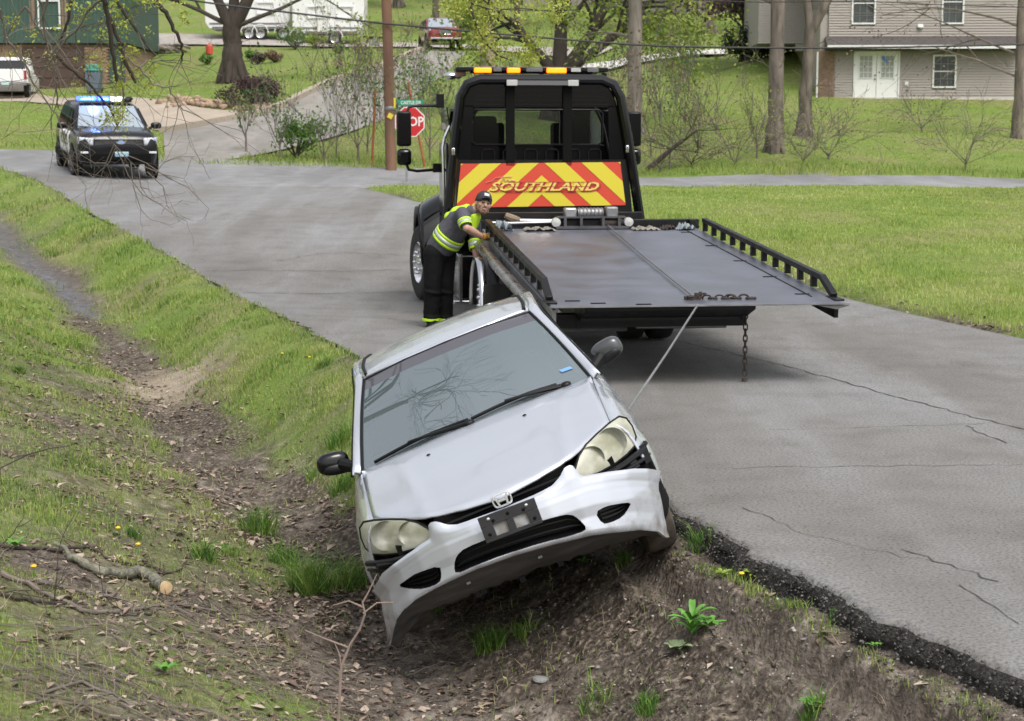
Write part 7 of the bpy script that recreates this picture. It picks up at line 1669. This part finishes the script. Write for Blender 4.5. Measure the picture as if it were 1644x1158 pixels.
pr = pr*np.where((s < 2.3) & (y < 9.3), .35, 1); k = (~road_) & (s > .05) & (g1.random(len(x)) < pr) & ~((np.abs(s-.34) < .11) & (y < 9.5)); x, y = x[k], y[k]
V, F = litter(x, y, (.018+.030*g1.random(len(x))**1.5)+.0012*y, 7); tag(link('fallen_leaves', numesh('fallen_leaves', V, F, M['litter'], smooth=False)), 'brown fallen leaves gathered in the ditch and on the bank', 'leaves', kind='stuff')
x, y = polar(2600, 17, 40, .05, .34); s, r, road_ = masks(x, y); k = (r > .02) & (r < .45); x, y = x[k], y[k]; V, F = litter(x, y, .07, 8); tag(link('fallen_leaves', numesh('fallen_leaves', V, F, M['litter'], smooth=False)), 'tan dead leaves along the far edge of the road', 'leaves', kind='stuff')
# crumbs of soil, gravel and broken asphalt: jittered octahedra
def crumbs(x, y, sz, seed, sink=.2):
    g = np.random.default_rng(seed); n = len(x); z = ground(x, y); dirs = np.array([[1,0,0],[-1,0,0],[0,1,0],[0,-1,0],[0,0,1],[0,0,-1]], float)
    V = dirs[None]*sz[:, None, None]*(.55+.75*g.random((n, 6, 1)))+g.normal(0, .22, (n, 6, 3))*sz[:, None, None]; V[:, :, 2] *= .75
    V += np.stack([x, y, z+sz*sink], 1)[:, None]
    T_ = np.array([[0,2,4],[2,1,4],[1,3,4],[3,0,4],[2,0,5],[1,2,5],[3,1,5],[0,3,5]]); F = (np.arange(n)*6)[:, None, None]+T_[None]; return V.reshape(-1, 3), F.reshape(-1, 3)
M['soil_crumb'] = grassmat('soil_crumb', [(.3,(.03,.023,.018)),(.5,(.085,.066,.052)),(.75,(.19,.155,.125))], 9, 0)
M['stone_crumb'] = grassmat('gravel_crumb', [(.3,(.13,.115,.10)),(.5,(.30,.27,.245)),(.8,(.58,.55,.51))], 20, 0)
M['tar_crumb'] = grassmat('tar_crumb', [(.3,(.03,.027,.025)),(.5,(.08,.074,.068)),(.8,(.21,.195,.18))], 20, 0)
x, y = polar(60000, 5.8, 12, -.15, .335); s, r, road_ = masks(x, y); k = (s > .10) & (s < 2.4) & (g1.random(len(x)) < .55*np.clip(dirtmask(x, y, s), 0, 1)*np.clip(vnoise(x, y, .2, 351, 2)*2.2-.5, .1, 1)) & ~((np.abs(s-.34) < .085) & (g1.random(len(x)) < .85)); x, y = x[k], y[k]
V, F = crumbs(x, y, .0025+.016*g1.random(len(x))**5, 9); tag(link('soil_clods', numesh('soil_clods', V, F, M['soil_crumb'], smooth=False)), 'crumbly dark soil clods torn up beside the road', 'soil', kind='stuff')
x, y = polar(14000, 5.8, 13, -.2, .335); s, r, road_ = masks(x, y); k = (s > .05) & (s < 2.0) & (g1.random(len(x)) < .8*np.interp(s, [0,.6,1.2,2], [1,.6,.5,.2])); x, y = x[k], y[k]
V, F = crumbs(x, y, .003+.010*g1.random(len(x))**3, 10); tag(link('gravel', numesh('gravel', V, F, M['stone_crumb'], smooth=False)), 'small pale gravel scattered in the torn soil', 'gravel', kind='stuff')
x, y = polar(60000, 5.5, 16, -.2, .335); s, r, road_ = masks(x, y); k = (s > .04) & (s < .18) & (g1.random(len(x)) < .8-.7*(s/.18)); x, y = x[k], y[k]
V, F = crumbs(x, y, .003+.011*g1.random(len(x))**2.5, 11, .4); tag(link('asphalt_rubble', numesh('asphalt_rubble', V, F, M['tar_crumb'], smooth=False)), 'black broken asphalt rubble along the road edge', 'rubble', kind='stuff')
n = 9000; ti = (g1.random(n)*(len(LE)-1)).astype(int); ti = ti[(LE[ti][:, 1] < 15) & (LE[ti][:, 1] > 4)]; ti = ti if len(ti) else ti; ti = np.repeat(ti, 3)
f_ = g1.random(len(ti)); e0 = (LE-0)[ti]+dn[ti]*((rag_off[ti]+.02)-(.075*f_**.7)-.0)[:, None]+g1.normal(0, .006, (len(ti), 2)); zz_ = zb(e0[:, 0], e0[:, 1])-.008-.12*f_
V, F = crumbs(e0[:, 0], e0[:, 1], .0022+.010*g1.random(len(ti))**2.6, 12, 0); V = V.reshape(-1, 6, 3); V[:, :, 2] += (zz_-V[:, :, 2].mean(1))[:, None]; tag(link('edge_crumble', numesh('edge_crumble', V.reshape(-1, 3), F, M['tar_crumb'], smooth=False)), 'crumbling asphalt lumps clinging to the broken road edge', 'rubble', kind='stuff')
# small twigs strewn over the near bank
m = MB(); rr = random.Random(61)
for k in range(420):
    px, py = rr.uniform(0, 620), rr.uniform(880, 1150)
    if k > 300: px, py = rr.uniform(120, 700), rr.uniform(720, 1000)
    q = hit(px, py); a = rr.gauss(-.35, .5); L = rr.uniform(.08, .45); n = 5; A = []
    xs_ = [q[0]+math.cos(a)*L*(i/n-.5)+rr.gauss(0,.006) for i in range(n+1)]; ys2 = [q[1]+.2-math.sin(a)*L*(i/n-.5)+rr.gauss(0,.006) for i in range(n+1)]
    zz = ground(np.array(xs_), np.array(ys2)); m.tube([(xs_[i], ys2[i], float(zz[i])+.012) for i in range(n+1)], list(np.linspace(rr.uniform(.002,.0055), .0015, n+1)), 4, cap=False)
tag(m.build('scattered_twigs', M['twig']), 'thin broken twigs strewn over the near bank', 'twigs', kind='stuff')
# cut log and dead branches at the lower left
def lay(pix, r0, r1, lift=1.0, jit=0, n=8, m=None, seed=0):
    rr = random.Random(seed); A = [hitg(*p_) for p_ in pix]; Q = []
    for a, b_ in zip(A[:-1], A[1:]):
        for t in (0, .25, .5, .75): Q.append(a.lerp(b_, t)+Vector((rr.gauss(0,jit), rr.gauss(0,jit), 0)))
    Q.append(A[-1]); xs_ = np.array([q.x for q in Q]); ys_ = np.array([q.y for q in Q]); g = ground(xs_, ys_); R_ = np.linspace(r0, r1, len(Q)); gz = g.copy()
    for _ in range(2): gz[1:-1] = np.maximum(gz[1:-1], (gz[:-2]+gz[2:])/2)
    return [Vector((q.x, q.y, float(z_)+float(rd)*lift)) for q, z_, rd in zip(Q, gz, R_)], list(R_)
M['lichen_bark'] = mat('grey_green_lichen_bark', (.17,.165,.125), .95, var=.5, vscale=25, bump=1, bscale=40); M['cut_wood'] = mat('pale_cut_wood', (.42,.30,.17), .8, var=.2, vscale=30)
P_, R_l = lay([(112,903),(135,915),(165,926),(195,930),(222,927),(245,938),(266,955)], .020, .034, 1.0, .003)
lg = empty('log', P_[0]); tag(lg, 'short grey green sawn branch with a pale cut end on the near bank', 'log'); m = MB(); R_l = [r_*(1+.12*math.sin(i*1.9)) for i, r_ in enumerate(R_l)]; m.tube([p-P_[0] for p in P_], R_l, 12); m.build('bark', M['lichen_bark'], lg, smooth=50)
m = MB(); d = (P_[-1]-P_[-2]).normalized(); e_ = P_[-1]-P_[0]; m.tube([e_-d*.004, e_+d*.012, e_+d*.018], [R_l[-1]*.99, R_l[-1]*.93, R_l[-1]*.5], 12); m.build('cut_end', M['cut_wood'], lg)
m = MB(); m.tube([Vector((0,0,.0)), Vector((-.03,.02,.05)), Vector((-.09,.03,.07))], [.016,.013,.010], 8); m.build('stub', M['lichen_bark'], lg)
DB = [([(-10,878),(40,885),(95,893),(140,880),(180,905),(250,915)],.012,.006,'dark crooked branch lying behind the sawn log'), ([(0,930),(45,942),(75,965),(130,990),(200,985),(270,972),(345,985)],.014,.006,'long dark branch lying in front of the sawn log'),
      ([(-10,958),(30,968),(60,972),(115,975),(125,968)],.010,.006,'short dark branch below the long one at the left edge'), ([(60,940),(130,960),(190,962),(215,985)],.012,.007,'dark forked branch under the cut end of the log'),
      ([(200,985),(240,990),(290,975),(345,988)],.006,.004,'thin grey stick continuing right of the long branch'), ([(70,1118),(130,1105),(175,1115),(210,1135)],.007,.004,'thin crooked stick near the bottom of the bank'), ([(260,925),(290,922),(300,905)],.006,.004,'small bent stick right of the sawn log'), ([(-5,905),(20,880),(45,865),(50,850)],.005,.003,'thin dark upright twig at the left edge')]
for i, (pl0, r0, r1, lab) in enumerate(DB):
    P_, R2 = lay(pl0, r0, r1, 1.3, .006, seed=i); o = empty('dead_branch', P_[0]); tag(o, lab, 'branch', 'dead branches on the near bank'); m = MB(); m.tube([p-P_[0] for p in P_], R2, 7); m.build('stem', M['bark_dark' if i % 2 == 0 else 'twig'], o, smooth=50)
    m = MB(); rr = random.Random(i)
    for k in range(5): branch(m, rr, rr.choice(P_)-P_[0], (rr.gauss(0,1), rr.gauss(0,.6), rr.uniform(.0,.35)), rr.uniform(.1,.3), r1*.7, 1, [], kids=2, minr=.002)
    m.build('twigs', M['twig_dark' if i % 2 == 0 else 'twig'], o)['kind'] = 'stuff'
# upright dead twig in front of the bumper's low corner, and a grass stalk
def stick(pix, y, r0, r1, label, mt='twig', extra=(), name='twig', cat='twig'):
    A = [Wv(*p_, y) for p_ in pix]; A[0].z = float(ground(np.array([A[0].x]), np.array([A[0].y]))[0])-.02; o = empty(name, A[0]); tag(o, label, cat); m = MB(); m.tube([a-A[0] for a in A], list(np.linspace(r0, r1, len(A))), 6); s_ = m.build('stem', M[mt], o)
    for ex in extra:
        B = [Wv(*p_, y) for p_ in ex]; m = MB(); m.tube([a-A[0] for a in B], list(np.linspace(r1*1.1, r1*.5, len(B))), 5); m.build('side_twig', M[mt], s_)
    return o
M['twig_pink'] = mat('pinkish_grey_twig', (.27,.20,.17), .8, var=.2)
stick([(545,1200),(543,1158),(546,1100),(548,1070),(562,1035),(578,1010),(586,985),(582,968)], 7.05, .0075, .004, 'pinkish grey bare twig standing in front of the sedan\'s low bumper corner', 'twig_pink', [[(582,968),(592,950),(605,922)],[(583,985),(605,968),(632,967)],[(560,1040),(520,1025),(490,1012)],[(583,975),(560,965),(535,972)],[(548,1075),(545,1050),(536,1030)]])
stick([(368,1200),(372,1150),(376,1120),(381,1092)], 6.9, .0022, .0012, 'single straw coloured grass stalk near the bottom edge', 'straw', name='grass_stalk', cat='stalk')
stick([(-30,772),(0,752),(45,730),(80,720),(112,716)], 6.2, .004, .002, 'thin dark twig poking in from the left edge above the bank', 'twig_dark', [[(45,730),(20,735),(-5,730)]])
# clumps of tall grass, each a thing
TF = [((327,897),.13,90,'green grass clump left of the tall ones in the ditch'),((370,893),.08,60,'small yellow green clump just right of another in the ditch'),((418,858),.20,150,'tall dark clump on the ditch side, furthest left of the sedan headlight'),((500,950),.24,230,'biggest tall clump in the ditch below the sedan mirror'),((562,945),.20,160,'tall clump nearest the sedan\'s low headlight'),((455,905),.16,120,'clump between the dark clump and the biggest one'),
      ((545,712),.17,110,'clump on the verge just above the sedan\'s left mirror'),((550,790),.16,100,'clump directly under the sedan\'s left mirror'),((500,770),.09,50,'low clump left of the sedan mirror'),((790,1045),.14,90,'clump standing in the bare soil under the bumper'),((840,1025),.09,45,'small thin clump right of the one under the bumper'),
      ((1132,880),.15,70,'clump at the road edge beside the front wheel'),((955,1135),.12,40,'thin bluish clump near the bottom centre'),((1040,1145),.08,70,'low bright clump at the bottom edge'),((1305,1145),.08,60,'low bright clump in the wheel rut at the bottom'),((1000,905),.08,50,'low clump in the shadow below the bumper'),
      ((1345,1000),.07,22,'sparse bluish clump beside the broken road edge'),((215,865),.07,60,'low clump on the leaf strewn bank'),((700,845+140),.06,20,'wisp of grass in the dark soil under the bumper'),((1230,925),.07,50,'low clump on the ridge between rut and road'),((30,600),.08,120,'lush clump on the bank at the left edge'),((520,590),.10,80,'clump on the verge left of the sedan roof')]
M['tuft'] = grassmat('tuft_blade', [(.25,(.05,.12,.018)),(.45,(.10,.22,.03)),(.6,(.19,.33,.05)),(.8,(.34,.38,.12))], 6)
for i, ((px, py), h, n, lab) in enumerate(TF):
    q = hitg(px, py); g = np.random.default_rng(400+i); n = int(n*1.7); h = h*1.2; rad = h*.5; a = g.random(n)*2*PI; rr_2 = np.sqrt(g.random(n))*rad; x = rr_2*np.cos(a); y = rr_2*np.sin(a)
    z = ground(q.x+x, q.y+y)-q.z; hh = h*(.45+.65*g.random(n)); V, F = blades(x, y, z, hh, .005+0*x, 1.15, 500+i)
    o = link('grass_clump', numesh('grass_clump', V, F, M['tuft'], smooth=False)); o.location = q; tag(o, lab, 'grass clump', 'taller grass clumps in and beside the ditch')
# broad leaved weeds
def weed(px, py, n, L, wd, mt, label, up=.5, seed=0, tiers=1):
    q = hitg(px, py); o = empty('weed', q); tag(o, label, 'weed'); rr = random.Random(seed)
    for k in range(n):
        a = 2*PI*k/n*(1 if tiers == 1 else 2.4)+rr.uniform(-.2,.2); LL = L*rr.uniform(.7,1.15); u_ = up*rr.uniform(.6,1.4); ww = wd*rr.uniform(.8,1.2); h0 = .02 if tiers == 1 else .02+.10*(k/n)
        m = MB()
        def fn(u, v):
            r_ = LL*u*(1-.12*u); hgt = h0+LL*u_*math.sin(u*2.2)*.55; w_ = ww*math.sin(PI*min(1, u*.92+.08))**.7*(v*2-1); return (r_*math.cos(a)-w_*math.sin(a), r_*math.sin(a)+w_*math.cos(a), hgt+abs(v*2-1)*ww*.35)
        m.grid(fn, 7, 3); m.build('leaf', mt, o, smooth=60)
    return o
M['weed_green'] = mat('bright_weed_leaf', (.10,.27,.03), .5, var=.25, vscale=12); M['mullein'] = mat('grey_green_mullein', (.24,.30,.16), .85, var=.2, vscale=15); M['weed_yellow'] = mat('yellow_green_weed', (.24,.34,.04), .5, var=.2, vscale=12)
weed(1110,1035,16,.13,.016,M['weed_green'],'bright green leafy weed in the torn soil right of the bumper',.7,1,2); weed(1088,1058,9,.085,.022,M['mullein'],'pale grey green rosette just in front of the bright weed',.45,2)
weed(1140,1020,10,.10,.014,M['weed_green'],'smaller bright weed touching the leafy one on its right',.6,3); weed(1215,935,10,.09,.013,M['weed_yellow'],'yellow green weed by the road edge above the rut',.5,4); weed(1160,930,7,.06,.010,M['weed_yellow'],'small yellow green weed left of another on the ridge',.5,5)
weed(265,1090,7,.07,.010,M['weed_green'],'small green seedling on the near bank at the bottom',.7,6); weed(1405,1050-0,6,.05,.008,M['weed_green'],'tiny green weed beside the broken edge near the corner',.7,7); weed(1300,1150,8,.07,.010,M['weed_green'],'green weed in the rut at the bottom edge',.7,8); weed(25,885,7,.08,.012,M['weed_green'],'green seedling beside the dark branches at the left edge',.8,9); weed(935,870+40,6,.06,.010,M['weed_green'],'small green weed in shadow close under the bumper',.5,10)
M['dand'] = mat('dandelion_yellow', (.75,.52,.02), .6)
for i, (px, py, lab) in enumerate(((190,866,'yellow dandelion above the sawn log'),(222,890,'yellow dandelion just behind the log\'s middle'),(55,930,'yellow dandelion at the left edge among dark branches'),(453,577,'yellow dandelion on the verge near the road'),(497,583,'yellow dandelion closest to the sedan roof'),(1190,940,'yellow dandelion in the weeds by the road edge'))):
    q = hitg(px, py); o = empty('dandelion', q); tag(o, lab, 'dandelion', 'yellow dandelions'); m = MB(); m.tube([(0,0,0),(.003,0,.03),(0,0,.055)], .0018, 5); m.build('stalk', M['weed_green'], o); m = MB(); m.ell((0,0,.06), (.016,.016,.008), 10, 6); m.build('flower', M['dand'], o)
M['grey_stone'] = mat('grey_stone', (.20,.20,.19), .9, var=.3, vscale=12, bump=.5)
for i, (px, py, s_, lab) in enumerate(((868,1095,.045,'flat grey stone in the soil near the bottom centre'),(960,460+620,.02,'small grey stone right of the flat one'),(335,1060+30,.02,'small pale stone on the near bank'),(1290,925+110,.018,'small stone between rut and road edge'))):
    q = hitg(px, py); m = MB(); m.ell((0,0,0), (s_, s_*.7, s_*.4), 9, 6, rot=(.2,.1,i)); o = m.build('stone', M['grey_stone'], None, smooth=30); rr = random.Random(i)
    for v_ in o.data.vertices: v_.co *= rr.uniform(.88, 1.1)
    o.location = q+Vector((0,0,s_*.2)); tag(o, lab, 'stone', 'loose stones in the soil')
